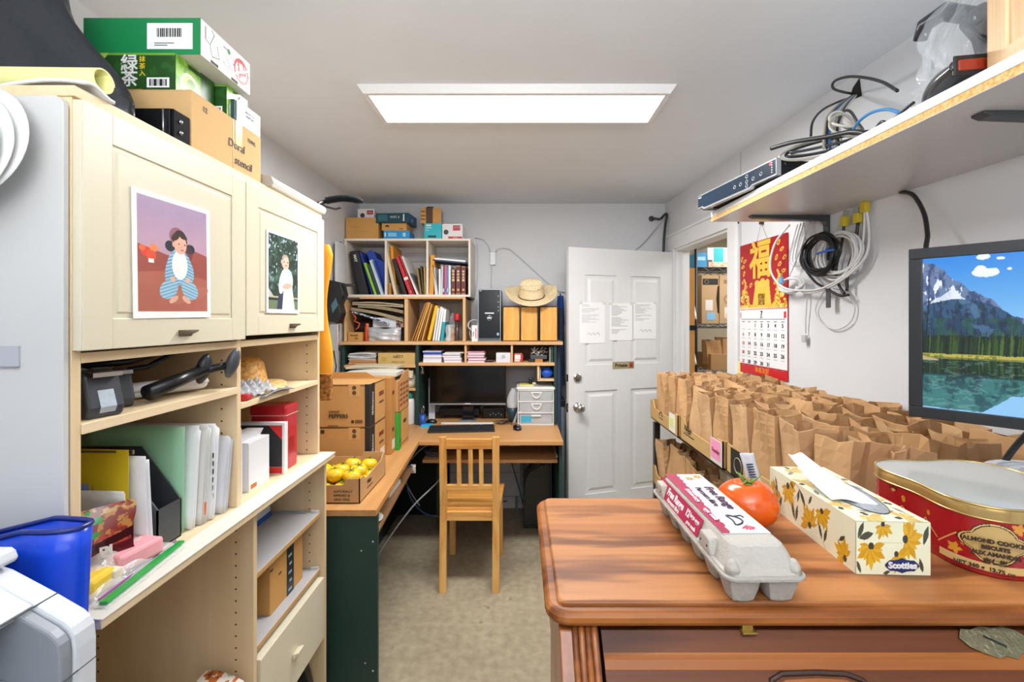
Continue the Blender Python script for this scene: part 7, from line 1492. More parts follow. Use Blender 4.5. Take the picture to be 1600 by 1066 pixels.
# ================================================================== CABLES HUNG UNDER THE SHELF
def wp(y, z, off): return onwall(y, z, off)
def hang(name, lab, pts, r, m, grp='cables hung under the wall shelf'): return cable(name, lab, [wp(*p) for p in pts], r, m, grp)
W1 = flat('#DADBDC', .4); W2 = flat('#C4C5C6', .4); K1 = flat('#1E1F22', .4)
def ring(name, lab, y, z, off, ry, rz_, r, m, n=1, sp=.004, grp='cable coils hung under the wall shelf', tilt=.0):
    t = thing(name, lab, 'cable', onwall(y, z, off), 0, grp); b = MB(); q = random.Random(int(y*1000))
    for k in range(n):
        a1, a2, p = q.uniform(.86, 1.12), q.uniform(.86, 1.12), q.uniform(-.012, .012)
        b.tube([WD*(ry*a1*math.cos(a)+p)+Vector((0, 0, rz_*a2*math.sin(a)+p*.6))+WN*(sp*k*.6+.004*math.sin(2*a+k)+tilt*math.cos(a)) for a in [i*2*math.pi/30 for i in range(30)]], r, 6, True)
    b.build('cord', m, t, smooth=True); return t
ring('black_coil', 'thick black cable coil tied with a blue tie below the bracket', 1.80, 1.735, .045, .085, .075, .0040, K1, 11)
ring('white_coil', 'white cable coil behind the thick black coil', 1.73, 1.725, .03, .095, .080, .0040, W1, 8)
t = thing('blue_tie', 'blue twist tie round the black cable coil', 'tie', onwall(1.74, 1.735, .085)); b = MB(); b.tube([WD*(-.04), WD*.0+Vector((0, 0, .004)), WD*.05+Vector((0, 0, .002))], .004, 6); b.tube([WD*.0, WD*.02+Vector((0, 0, .015))], .003, 6); b.build('tie', flat('#2A62C0', .4), t)
ring('white_coil', 'small white cable coil tied in blue, lowest on the left', 2.00, 1.63, .035, .075, .030, .0030, W1, 6)
t = thing('blue_clip', 'light blue clip on the small white coil', 'clip', onwall(2.045, 1.655, .05)); b = MB(); b.prism([(-.016, -.012), (.016, -.012), (.006, .016), (-.008, .014)], 0, .010, 'z', frame((0, 0, 0), *WF)); b.build('clip', flat('#6A9AC4', .5), t)
hang('white_cable', 'thick white cable swinging out over the calendar', [(1.98, 1.89, .06), (2.06, 1.83, .07), (2.10, 1.75, .07), (2.10, 1.68, .06), (2.03, 1.62, .05), (1.90, 1.60, .05), (1.78, 1.605, .05), (1.66, 1.66, .04), (1.62, 1.74, .03), (1.70, 1.81, .03)], .0045, W1)
hang('white_cable', 'white loop crossing below the black coil', [(1.98, 1.62, .03), (1.90, 1.59, .04), (1.78, 1.60, .045), (1.68, 1.64, .04), (1.61, 1.70, .03), (1.60, 1.78, .025), (1.62, 1.88, .02)], .0045, W1)
hang('thin_wire', 'thin grey wire drop ending in a small plug', [(1.93, 1.62, .02), (1.93, 1.56, .018), (1.94, 1.48, .015), (1.945, 1.42, .012)], .0028, W2)
t = thing('small_plug', 'tiny clear plug at the end of the thin grey wire', 'plug', onwall(1.945, 1.395, .012)); b = MB(); b.box(-.012, .012, -.014, .018, 0, .012, frame((0, 0, 0), *WF)); b.build('plug', flat('#B8BABA', .3), t, bev=.002)
hang('thin_wire', 'big round loop of thin wire low on the wall', [(1.80, 1.60, .03), (1.86, 1.56, .015), (1.885, 1.51, .012), (1.84, 1.46, .012), (1.77, 1.44, .012), (1.70, 1.47, .012), (1.68, 1.53, .012), (1.72, 1.58, .015), (1.77, 1.60, .025)], .0022, W2)
for k, (ya, yb, lab) in enumerate(((2.0, 1.96, 'leftmost thin wire loop under the shelf'), (1.98, 1.93, 'second thin wire loop under the shelf'), (1.96, 1.90, 'third thin wire loop under the shelf'))):
    hang('thin_wire', lab, [(ya-.03, 1.89, .03), (ya+.01, 1.80, .03), (ya+.02, 1.73, .03), (yb, 1.71, .025), (yb-.03, 1.76, .02), (yb-.02, 1.88, .02)], .0024, W2)
hang('thin_wire', 'slanting thin wire from the shelf to the small coil', [(1.90, 1.89, .02), (1.95, 1.78, .03), (2.01, 1.67, .04)], .0026, W2)
hang('black_cable', 'black cable hanging straight down from the right yellow connector', [(1.655, 1.83, .02), (1.665, 1.74, .025), (1.69, 1.66, .03), (1.695, 1.585, .03)], .0055, K1); hang('black_cable', 'black cable from the left yellow connector behind the coils', [(1.72, 1.84, .02), (1.735, 1.76, .02), (1.76, 1.68, .02), (1.74, 1.62, .03), (1.70, 1.575, .035)], .0050, K1)
hang('black_cable', 'black cable tail running right from the black coil', [(1.90, 1.68, .04), (1.84, 1.63, .045), (1.78, 1.60, .045), (1.72, 1.57, .04), (1.68, 1.57, .035)], .0050, K1)
for k, (y, z, tz, lab) in enumerate(((1.715, 1.855, .25, 'left yellow cable connector under the shelf'), (1.655, 1.853, -.05, 'middle yellow cable connector under the shelf'), (1.622, 1.885, 0, 'right yellow cable connector tight against the shelf'))):
    t = thing('yellow_connector', lab, 'connector', onwall(y, z, .02)); M = frame((0, 0, 0), *WF) @ Matrix.Rotation(-tz, 4, 'Z'); b = MB(); b.box(-.013, .013, -.024, .012, -.008, .012, M); b.build('shell', flat('#C9B42A', .4), t, bev=.003); b = MB(); b.box(-.008, .008, .012, .034, -.004, .008, M); b.build('collar', flat('#9A9A94', .4), t, bev=.002)
hang('thin_wire', 'grey wire beside the yellow connectors', [(1.70, 1.895, .012), (1.71, 1.88, .014), (1.715, 1.87, .016)], .004, W2); hang('white_cable', 'white cable hanging from the right yellow connector', [(1.625, 1.87, .02), (1.628, 1.80, .02), (1.64, 1.72, .02), (1.66, 1.66, .02)], .004, W1)
t = thing('hanging_tab', 'dark narrow strap end dangling under the coils', 'strap', onwall(1.785, 1.60, .03)); b = MB(); b.box(-.012, .012, -.075, 0, 0, .006, frame((0, 0, 0), *WF)); b.build('strap', flat('#4A4E52', .4), t, bev=.003)
cable('monitor_cable', 'thick black cable curving from shelf down to the wall monitor', [(1.245, 1.49, 1.897), (1.235, 1.43, 1.87), (1.215, 1.37, 1.80), (1.19, 1.33, 1.73), (1.15, 1.28, 1.66), (1.10, 1.1, 1.58)], .0065, flat('#222426', .35))

# ================================================================== WALL MONITOR
mdir = Vector((.641, -.7675, 0)); mang = math.atan2(mdir.y, mdir.x)
t = thing('wall_monitor', 'black-framed monitor on the right wall showing a mountain lake', 'monitor', (.841, .985, 1.271), mang); mw, mh = .552, .360
b = MB(); b.box(0, mw, .004, .030, 0, mh); b.build('housing', flat('#1D1F22', .4), t, bev=.003); bz = .023
b = MB()
for q in ((0, mw, 0, bz), (0, mw, mh-bz, mh), (0, bz, bz, mh-bz), (mw-bz, mw, bz, mh-bz)): b.box(q[0], q[1], -.004, .006, q[2], q[3])
b.build('bezel', flat('#26282B', .35), t, bev=.0015); b = MB(); b.box(bz, mw-bz, .002, .006, bz, mh-bz); b.build('panel', BLACK, t)
def lake(W_, H_, a0, a1, seed):
    """the picture between a0 and a1, a = 1 being about 0.29 of the screen's width"""
    cv = Canvas(W_, H_, '#3C8FDC'); A = a0+(a1-a0)*cv.X; V = cv.Y; cv.grad('#9CCDF0', '#2E84DC', .45, 1.0)
    def nz(k, sd, sx=1.0, sy=1.0):
        r_ = np.random.RandomState(sd); out = np.zeros_like(A); amp = 1
        for o in range(4):
            g = r_.rand(90, 90); x = (A*k*sx*2**o) % 88; y = (V*k*sy*2**o) % 88; xi, yi = x.astype(int), y.astype(int); fx, fy = x-xi, y-yi
            out += amp*((g[yi, xi]*(1-fx)+g[yi, xi+1]*fx)*(1-fy)+(g[yi+1, xi]*(1-fx)+g[yi+1, xi+1]*fx)*fy); amp *= .5
        return out/1.875
    n1, n2, n3 = nz(7, 1), nz(16, 2), nz(30, 3)
    for (x, y, rx, ry) in ((.62, .985, .07, .018), (.65, .885, .13, .028), (.60, .905, .06, .025), (.72, .895, .05, .018), (.79, .97, .04, .010), (.87, .90, .02, .008), (1.6, .9, .2, .03), (2.4, .93, .25, .03)): cv.put((((A-x)/rx)**2+((V-y-.01*(n2-.5))/ry)**2 < 1+.9*(n2-.5))*1.0, '#F3F8FC', .92)
    rid = np.interp(A, [0, .06, .15, .22, .28, .40, .50, .62, .72, .80, .88, 1, 1.5, 2.2, 3, 3.5], [.965, .975, .945, .92, .875, .83, .775, .745, .71, .655, .62, .60, .66, .72, .66, .7])+.03*(nz(26, 5, 1, .01)-.5)
    m = V < rid; cv.put(m*1.0, '#4E648E'); cv.put((m & (n3 > .52))*1.0, '#7488AE', .7); cv.put((m & (n3 < .40))*1.0, '#34466C', .8)
    diag = nz(22, 8, 1.0, .6); cv.put((m & (diag > .54) & (A < .42) & (V > .70) & (n1 > .36))*1.0, '#E6EDF6', .95)
    sn = np.interp(A, [.05, .2, .33, .40, .47], [.70, .735, .79, .735, .71]); cv.put((m & (A > .05) & (A < .47) & (V < sn+.012*n3) & (n3 > .40))*1.0, '#DDE6F2', .85)
    r2 = np.interp(A, [0, .15, .3, .5, .7, .85, 1, 1.5, 2.2, 3, 3.5], [.685, .705, .722, .72, .685, .635, .56, .56, .64, .6, .62])+.006*(n3-.5); m2 = V < r2
    cv.put(m2*1.0, '#223E5C'); cv.put((m2 & (n2+.5*(V-.6) > .50))*1.0, '#33587E', .8); cv.put((m2 & (n3 < .42))*1.0, '#182C3C', .7); cv.put((m2 & (nz(12, 11, .6, 1.3) > .60))*1.0, '#5E86A6', .5); cv.put((m2 & (V < .60) & (n2 > .5))*1.0, '#24503C', .6)
    q = random.Random(seed); base = .362; x = a0-.02
    def pl(pts, c): cv.poly([((p-a0)/(a1-a0), v) for p, v in pts], c)
    cv.put((V < .47+.03*n2)*(V > .35)*1.0, '#16281A')
    while x < a1+.02:
        hh = q.uniform(.10, .185); w_ = q.uniform(.013, .024); c = q.choice(['#16281A', '#22381E', '#34501F', '#12201A', '#46662A', '#1C3020']); pl([(x-w_, base), (x+w_, base), (x+w_*.55, base+hh*.5), (x+w_*.2, base+hh*.8), (x, base+hh), (x-w_*.2, base+hh*.8), (x-w_*.55, base+hh*.5)], c); x += q.uniform(.010, .022)
    pl([(.02, .36), (.035, .36), (.07, .72), (.06, .73)], '#1A2418'); pl([(.03, .62), (.05, .61), (.0, .68)], '#1A2418')
    cv.put(((V > .345) & (V < .362+.006*n3))*1.0, '#B6A848'); cv.put(((V > .345) & (V < .362) & (n3 > .52))*1.0, '#6E8230')
    k0 = int(.345*H_)
    for j in range(k0): cv.a[j] = cv.a[min(H_-1, k0+int((k0-j)*1.25))]*.62+cv.c('#0E2A22')*.38
    w0 = (V < .345)*1.0; cv.put(w0*np.clip((.24-V)/.10, 0, .8), '#23595C'); cv.put(w0*(V < .22)*np.clip((nz(9, 14, 1.2, 2)-.42)*5, 0, .6), '#4C8E8C'); cv.put(w0*(nz(60, 15, .25, 1.5) > .62)*.35, '#8AB0A8')
    cv.put(w0*(V < np.clip((A-.62)*.42, 0, .115)+.015*n3)*1.0, '#8CC2EC'); cv.put(((V > .318) & (V < .348-.12*np.abs(A-.0)) & (A < .17))*1.0, '#B9A274'); return cv
sw, sh_ = mw-2*bz, mh-2*bz; uu = .32
cvl = lake(230, 235, 0, 1.12, 5); M = frame((bz, .0015, bz), *FR); cvl.build('lake_picture', lambda u, v: M @ Vector((u*uu*sw, v*sh_, .0018)), t, vcol(.25, 1.0))
cvr = lake(180, 110, 1.12, 3.5, 6); cvr.build('lake_picture', lambda u, v: M @ Vector(((uu+(1-uu)*u)*sw, v*sh_, .0018)), t, vcol(.25, 1.0))
b = MB(); b.box(.20, .35, .030, .045, .11, .26); b.build('rear_plate', flat('#2A2C30', .4), t); b = MB(); b.bar((.28, .045, .18), (.42, .19, .18), .03, .03); b.build('wall_arm', flat('#2A2C30', .4), t, bev=.002)
cable('monitor_cable', 'black cable dropping from the bottom of the wall monitor', [(1.00, .86, 1.30), (.99, .90, 1.24), (.985, .93, 1.18), (.985, .96, 1.10)], .006, flat('#222426', .35))
# ================================================================== OAK ROLL-TOP DESK IN THE FOREGROUND
TZ = 1.11
rd = thing('rolltop_desk', 'antique oak desk with moulded top and fluted corner post in the foreground', 'desk', (.65, .75, 0))
def rpoly(x0, x1, y0, y1, r, n=6):
    P_ = []
    for (cx_, cy_, a0) in ((x0+r, y0+r, math.pi), (x1-r, y0+r, 1.5*math.pi), (x1-r, y1-r, 0), (x0+r, y1-r, .5*math.pi)):
        for i in range(n+1): a = a0+.5*math.pi*i/n; P_.append((cx_+r*math.cos(a), cy_+r*math.sin(a)))
    return P_
def loft(polys, zs):
    b = MB(); n = len(polys[0])
    for p, z in zip(polys, zs): b.v += [(x, y, z) for x, y in p]
    for j in range(len(polys)-1):
        for i in range(n): b.f.append([j*n+i, j*n+(i+1) % n, (j+1)*n+(i+1) % n, (j+1)*n+i]); b.mi.append(0)
    b.f.append(list(reversed(range(n)))); b.mi.append(0); b.f.append(list(range((len(polys)-1)*n, len(polys)*n))); b.mi.append(0); return b
prof = [(.008, 1.0865), (.002, 1.0885), (.000, 1.093), (.0005, 1.099), (.004, 1.103), (.007, 1.1045)]
loft([rpoly(.033+o, 1.235-o, .579+o, .952-o*.3, .030-o*.5) for o, z in prof], [z for o, z in prof]).build('top_moulding', OAK, rd, world=True)
prof = [(.000, 1.1045), (.000, 1.1075), (.0015, 1.1092), (.003, TZ)]
loft([rpoly(.049+o, 1.225-o, .596+o, .943-o, .012) for o, z in prof], [z for o, z in prof]).build('top_panel', OAKT, rd, world=True)
b = MB(); b.box(.062, .078, .60, .93, .0, 1.0865); b.build('side_panel', OAKZ, rd, world=True); b = MB(); b.box(1.19, 1.206, .60, .93, 0, 1.0865); b.build('side_panel', OAKZ, rd, world=True)
b = MB(); b.box(.078, 1.19, .915, .93, .05, 1.0865); b.build('back_panel', OAKD, rd, world=True); b = MB(); b.box(.078, 1.19, .62, .915, 1.06, 1.0865); b.build('inner_top', OAKD, rd, world=True)
b = MB(); b.prism([(.60, 0), (.60, 1.080), (.586, 1.080), (.538, 1.030), (.50, .96), (.50, 0)], .050, .068, 'x'); b.build('side_stile', OAKZ, rd, world=True, bev=.002)
b = MB(); b.box(.056, .066, .60, .93, .9, 1.080); b.build('side_rail', OAKZ, rd, world=True, bev=.003)
# fluted corner post leaning with the slope of the front
for i in range(4): b = MB(); x_ = .070+.0082*i; b.tube([(x_, .588, 1.0845), (x_, .578, 1.072), (x_, .540, 1.030), (x_, .502, .96)], .0043, 10); b.build('flute', OAK if i % 2 == 0 else OAKZ, rd, world=True, smooth=True)
b = MB(); b.prism([(.60, .90), (.60, 1.083), (.590, 1.083), (.543, 1.030), (.505, .96), (.505, .90)], .066, .100, 'x'); b.build('corner_post', OAKD, rd, world=True)
# sloping front: stepped rails with a finger pull and a lock plate
pr = [(.600, .70), (.600, 1.079), (.587, 1.079), (.5845, 1.0765), (.5700, 1.0625), (.5675, 1.0600), (.5630, 1.0575), (.5560, 1.0500), (.5535, 1.0475), (.5400, 1.0330), (.505, .98), (.500, .70)]
b = MB(); b.prism(pr, .104, 1.19, 'x'); b.build('front_rail', OAKD, rd, world=True)
b = MB(); b.prism([(.5695, 1.0628), (.5675, 1.0612), (.5628, 1.0587), (.5560, 1.0513), (.5565, 1.0500), (.5635, 1.0570)], .104, 1.19, 'x'); b.build('front_bead', OAK, rd, world=True)
pts = [(.298, 1.0330), (.303, 1.0440), (.318, 1.0485), (.36, 1.0495), (.395, 1.0485), (.412, 1.0445), (.424, 1.0360)]
b = MB(); b.tube([(x, .5560-(1.0500-z)*.93-.001, z) for x, z in pts], .0032, 8); b.build('finger_pull', flat('#3A2012', .5), rd, world=True, smooth=True)
b = MB(); q_ = [(x, .5560-(1.0500-z)*.93-.0016, z) for x, z in [(.303, 1.024), (.307, 1.040), (.320, 1.0445), (.36, 1.0455), (.393, 1.0445), (.408, 1.040), (.418, 1.024)]]; b.add(q_, [tuple(range(7))]); b.build('pull_recess', OAK, rd, world=True, thick=.0012)
b = MB(); P_ = [(.0, .006), (.008, .016), (.020, .015), (.034, .019), (.050, .017), (.064, .019), (.078, .014), (.090, .003), (.082, -.008), (.066, -.011), (.058, -.017), (.046, -.013), (.036, -.016), (.020, -.010), (.008, -.004)]
M = frame((.558, .5765, 1.0685), (1, 0, 0), (0, .72, .69)); b.prism(P_, .001, .0036, 'z', M); b.build('lock_plate', flat('#8A8468', .3, .8, bump=.6, bscale=120), rd, world=True, bev=.0008)
b = MB(); b.box(-.012, .012, -.0012, .0012, .0036, .0042, M @ Matrix.Translation((.042, .002, 0)) @ Matrix.Rotation(-.5, 4, 'Z')); b.build('key_slot', BLACK, rd, world=True)
b = MB(); b.box(.285, .299, .584, .592, 1.079, 1.0865); b.box(.283, .302, .578, .588, 1.0785, 1.081); b.build('brass_catch', flat('#B59A58', .3, .8), rd, world=True, bev=.0008)
b = MB(); b.box(.13, 1.16, .62, .90, 0.02, .70); b.build('carcass', OAKD, rd, world=True)
# ---- egg carton
PULP = flat('#ACA69D', .9, 0, .1, .6, 160, .02); PULPL = flat('#BAB4AB', .9, 0, .1, .5, 160, .02)
t = thing('egg_carton', 'grey pulp carton of a dozen free range eggs with red and white labels', 'egg carton', (.314, .737, TZ), math.radians(1.0))
eL, eW = .310, .104; b = MB()
for r_ in range(2):
    for k in range(6):
        cx_ = -.025+.05*r_; cy_ = -.128+.0512*k; w0, w1 = .0235, .0155; n = 12; base = len(b.v)
        for j, (s_, z) in enumerate(((w1*.8, 0), (w1, .003), (.0205, .020), (w0, .036))):
            for i in range(n): a = 2*math.pi*(i+.5)/n; q = .72+.28*(max(abs(math.cos(a)), abs(math.sin(a)))-.7)/.3; e = s_/(max(abs(math.cos(a)), abs(math.sin(a))))**.6; b.v.append((cx_+e*math.cos(a), cy_+e*math.sin(a), z))
        for j in range(3):
            for i in range(n): b.f.append([base+j*n+i, base+j*n+(i+1) % n, base+(j+1)*n+(i+1) % n, base+(j+1)*n+i]); b.mi.append(0)
        b.f.append([base+i for i in range(n)]); b.mi.append(0); b.f.append([base+3*n+i for i in range(n)]); b.mi.append(0)
b.build('cup_tray', PULP, t, smooth=False)
loft([rpoly(-eW/2-o, eW/2+o, -eL/2-o, eL/2+o, .018) for o in (0, .003, .003, 0)], [.033, .035, .038, .040]).build('rim', PULP, t)
o_ = [(0, .040), (.0, .0415), (.004, .043), (.012, .062), (.016, .069), (.020, .071)]
loft([rpoly(-eW/2+o, eW/2-o*1.0, -eL/2+o*1.25, eL/2-o*1.25, .018-.3*o) for o, z in o_], [z for o, z in o_]).build('lid', PULPL, t)
for y_ in (-.085, .115): b = MB(); b.prism([(y_-.022, .041), (y_+.022, .041), (y_+.015, .064), (y_-.015, .064)], -eW/2-.001, -eW/2+.020, 'x'); b.build('latch_boss', PULPL, t, bev=.003)
for (xa, ya) in ((-eW/2+.012, -eL/2+.012), (eW/2-.012, -eL/2+.012), (-eW/2+.012, eL/2-.012), (eW/2-.012, eL/2-.012)): b = MB(); b.lathe([(.011, .040), (.008, .050), (.004, .056), (.0001, .058)], (xa, ya, 0), 10); b.build('corner_rib', PULPL, t, smooth=True)
for y_ in (-.085, .115):
    b = MB(); b.tube([(-eW/2-.0015+.004*math.sin(a), y_+.011*math.cos(a), .050+.006*math.sin(a)) for a in [k*math.pi/8 for k in range(9)]], .0016, 6); b.build('latch_slot', flat('#4A4642', .9), t)
# labels: white top sheet, torn-edged crimson band and side
TF = ((0, -1, 0), (1, 0, 0)); M = frame((.004, .012, .0713), *TF)
b = MB(); b.box(-.125, .115, -.0385, .0295, 0, .0008, M); b.build('top_label', flat('#D3D4DB', .5), t)
rr = random.Random(9); edge = [(-.125+.24*i/40, -.016-.010*(i/40)+rr.uniform(-.0022, .0022)) for i in range(41)]
b = MB(); b.prism([(.115, -.0385), (-.125, -.0385)]+[(x, y) for x, y in edge], .0009, .0013, 'z', M); b.build('crimson_band', flat('#A8234A', .5), t)
nrm = Vector((-.029, 0, .008)).normalized(); up = Vector((.012, 0, .029)).normalized(); SF = ((0, -1, 0), tuple(up)); MS = frame((-eW/2+.0075, .012, .0545), *SF)
CR = flat('#B0244E', .5); b = MB(); b.box(-.125, .065, -.0145, .0145, .0003, .0012, MS); b.build('side_label', CR, t)
DP = flat('#4A1E3E', .5)
text('Free Range', .0205, t, (.018, .022, .0722), TF, DP, bold=.0001, shear=.1); text('Parcours libre', .0140, t, (-.001, .026, .0722), TF, DP, shear=.1)
text('Free Range', .0165, t, Vector((-eW/2+.0075, .052, .0545))+up*.0035, SF, WHITE, bold=.0006); text('Parcours libre', .0095, t, Vector((-eW/2+.0075, .052, .0545))-up*.0085, SF, WHITE, bold=.0003); text('12', .015, t, Vector((-eW/2+.0075, -.004, .0545))+up*.003, SF, WHITE, bold=.0007); text('large eggs', .0085, t, Vector((-eW/2+.0075, -.030, .0545))+up*.005, SF, WHITE, bold=.0003); text('gros oeufs', .0080, t, Vector((-eW/2+.0075, -.026, .0545))-up*.008, SF, WHITE, bold=.0002)
b = MB(); b.prism([(-.118, -.010), (-.098, -.010), (-.094, .004), (-.100, .012), (-.108, .006), (-.112, .013), (-.118, .004)], .0013, .0017, 'z', MS); b.build('gold_bird', flat('#E0A048', .5), t)
text('12 Extra Large', .0095, t, (-.0235, .030, .0728), TF, flat('#F0DCE2', .5), bold=.0003); text('eggs  oeufs', .0095, t, (-.0255, -.045, .0728), TF, flat('#F0DCE2', .5), bold=.0003)
for i, (x, y) in enumerate(((-.100, .000), (-.110, .018))):
    b = MB()
    for k in range(6): a = k*1.05+i; b.prism([(x, y), (x+.007*math.cos(a-.3), y+.006*math.sin(a-.3)), (x+.010*math.cos(a), y+.008*math.sin(a)), (x+.007*math.cos(a+.3), y+.006*math.sin(a+.3))], .0010+.0001*k, .0014+.0001*k, 'z', M)
    b.build('gold_flower', flat('#C9A23A', .5), t)
b = MB(); b.tube([M @ Vector((.075+.016*math.cos(a), -.002+.007*math.sin(a)-.004*math.cos(2*a), .0012)) for a in [k*.35 for k in range(18)]], .0013, 6, True); b.tube([M @ Vector(p) for p in ((.062, .004, .0012), (.060, .014, .0012), (.066, .016, .0012))], .0012, 5); b.build('hen_drawing', flat('#33383E', .6), t)
b = MB()
for k in range(5): b.tube([M @ Vector((.094, .006, .0012)), M @ Vector((.094+.012*math.cos(-.9+.45*k), .006+.011*math.sin(-.9+.45*k), .0012))], .0014, 5)
b.build('red_feathers', flat('#D84A62', .5), t)
# ---- red tomato
t = thing('tomato', 'large ripe orange-red tomato between egg carton and tissue box', 'tomato', (.408, .815, TZ), .4); RT_ = flat('#E55C0A', .18, 0, .5, 0, 10, .08, .5); TR = .0515
def tom(u, v):
    a = 6.2832*u; th = 3.1416*v; rib = 1+.035*math.cos(5*a+.6)*math.sin(th)*(.4+.6*v)+.012*math.cos(3*a)
    return (TR*math.sin(th)*math.cos(a)*rib, TR*math.sin(th)*math.sin(a)*rib, TR*.82*(1-math.cos(th))-.010*math.exp(-((1-v)/.13)**2))
MB().grid(tom, 56, 36, True).build('flesh', RT_, t, smooth=True); b = MB(); z_ = TR*1.64-.009
b.lathe([(.0001, .002), (.007, .001), (.008, -.002)], (0, 0, z_), 10)
for k in range(6):
    a = 1.05*k+.4; c, s_ = math.cos(a), math.sin(a); L_ = [.020, .026, .018, .024, .016, .022][k]; b.tube([(0, 0, z_+.001), (c*L_*.5, s_*L_*.5, z_+.0045+.003*(k % 2)), (c*L_, s_*L_, z_+.006+.006*(k % 3))], [.0022, .0020, .0006], 6)
b.tube([(0, 0, z_), (-.004, .002, z_+.008), (-.010, .004, z_+.014)], [.0024, .0018, .0012], 6); b.build('stem', flat('#6E8A34', .6), t, smooth=True)
# ---- tissue box
t = thing('tissue_box', 'cream tissue box with yellow daisies and a tissue pulled out', 'tissue box', (.545, .782, TZ), math.radians(-2.3)); bw, bl, bh = .104, .245, .076
CRM = '#ECEBCB'
def leaf(cv, x, y, L_, a, w_=.30, c='#4A483A'):
    ux_, uy_ = math.cos(a)/cv.asp, math.sin(a); vx_, vy_ = -math.sin(a)/cv.asp, math.cos(a); P_ = []
    for i in range(13): s_ = i/12; P_.append((x+ux_*L_*s_+vx_*L_*w_*math.sin(3.14*s_)*.5, y+uy_*L_*s_+vy_*L_*w_*math.sin(3.14*s_)*.5))
    for i in range(13): s_ = 1-i/12; P_.append((x+ux_*L_*s_-vx_*L_*w_*math.sin(3.14*s_)*.5, y+uy_*L_*s_-vy_*L_*w_*math.sin(3.14*s_)*.5))
    cv.poly(P_, c)
def daisy(cv, x, y, r, a, n=9, spread=3.4, c='#DFAE20', c2='#D39C16'):
    for k in range(n): aa = a+spread*(k/(n-1)-.5); leaf(cv, x, y, r*(.85+.3*((k*7) % 3)/2), aa, .34, c if k % 2 else c2)
    cv.ell(x-.03*math.cos(a)/cv.asp, y-.03*math.sin(a), .16*r, .20*r, '#3A3A34', a)
    cv.ell(x-.05*math.cos(a)/cv.asp*1, y-.05*math.sin(a), .15*r, .19*r, '#3A3A34', a)
cv = Canvas(250, 60, CRM)
for (x, y, r, a) in ((.10, .55, .34, -2.2), (.03, .30, .32, 1.2), (.27, .78, .44, -1.2), (.54, .30, .42, 1.9), (.68, .72, .36, -1.3), (.90, .16, .36, 2.4)): daisy(cv, x, y, r, a)
for (x, y, L_, a) in ((.13, .10, .42, 1.9), (.14, .10, .40, 1.1), (.08, .85, .3, -1.0), (.37, .10, .44, 1.3), (.36, .12, .44, 2.0), (.42, .92, .36, -1.9), (.42, .92, .44, -.8), (.68, .15, .36, 2.0), (.70, .12, .36, 1.2), (.57, .95, .3, -2.2), (.85, .40, .3, .6), (.30, .98, .25, -.7)): leaf(cv, x, y, L_, a)
for (p, q) in (((.13, .1), (.16, 0)), ((.42, .92), (.36, 1)), ((.69, .13), (.72, 0)), ((.36, .6), (.42, .92))): cv.line(p, q, .012, '#5A5846')
M = frame((-bw/2, 0, bh/2), *LF); cv.build('printed_side', lambda u, v: M @ Vector(((u-.5)*bl, (v-.5)*bh, .0008)), t, vcol(.35, 0, .2))
M = frame((bw/2, 0, bh/2), *RT); cv.build('printed_side', lambda u, v: M @ Vector(((u-.5)*bl, (v-.5)*bh, .0008)), t, vcol(.35, 0, .2))
cv = Canvas(160, 80, CRM)
for (x, y, r, a, n) in ((.20, .50, .38, -1.57, 11), (.68, .68, .40, .0, 10), (.55, .36, .30, -1.0, 9), (.36, .92, .26, -1.5, 7)): daisy(cv, x, y, r, a, n, 3.6 if r > .3 else 3)
for (x, y, L_, a) in ((.02, .68, .36, 1.1), (.03, .68, .42, .25), (.97, .95, .40, -1.9), (.06, .02, .26, 2.0), (.90, .04, .30, 1.9), (.36, .02, .2, .2)): leaf(cv, x, y, L_, a, .34)
cv.rect(0, .345, .95, .352, '#C2C0A0'); cv.rect(.35, .60, .62, .612, '#CFCDAE')
M = frame((0, -bl/2, bh/2), *FR); cv.build('printed_end', lambda u, v: M @ Vector(((u-.5)*bw, (v-.5)*bh, .0008)), t, vcol(.35, 0, .2)); M = frame((0, bl/2, bh/2), *BK); cv.build('printed_end', lambda u, v: M @ Vector(((u-.5)*bw, (v-.5)*bh, .0008)), t, vcol(.35, 0, .2))
cv = Canvas(110, 220, CRM)
for (x, y, r, a) in ((.30, .07, .10, -1.4), (.75, .06, .10, .2), (.12, .22, .09, 1.0), (.85, .30, .10, 2.4), (.14, .62, .10, .4), (.86, .72, .10, 3), (.3, .93, .1, -1.2)): daisy(cv, x, y, r, a, 9, 3.4, '#DFC27A', '#D2B060')
for (x, y, L_, a) in ((.6, .13, .10, .3), (.45, .12, .1, 2.6), (.9, .12, .1, 1.8), (.05, .4, .1, 1.2), (.93, .5, .1, 1.8), (.1, .8, .1, .8), (.7, .95, .1, 2.6)): leaf(cv, x, y, L_, a, .34, '#8E8E86')
cv.ell(.56, .45, .13, .34, '#B9BCC0'); 
M = frame((0, 0, bh), *TP); cv.build('printed_top', lambda u, v: M @ Vector(((u-.5)*bw, (v-.5)*bl, .0006)), t, vcol(.35, 0, .2))
b = MB(); b.box(-bw/2, bw/2, -bl/2, bl/2, 0, bh); b.build('card_body', flat(CRM, .5), t)
b = MB(); pts = [(.032*math.cos(a)+.006, .086*math.sin(a)-.012) for a in [i*2*math.pi/40 for i in range(40)]]; b.prism(pts, bh+.0008, bh+.0014); b.build('slit_film', clear('#B8BEC6', .7, .12), t)
b = MB(); b.tube([(.032*math.cos(a)+.006, .086*math.sin(a)-.012, bh+.0014) for a in [i*2*math.pi/40 for i in range(40)]], .0007, 5, True); b.build('opening_edge', flat('#4A4A44', .6), t)
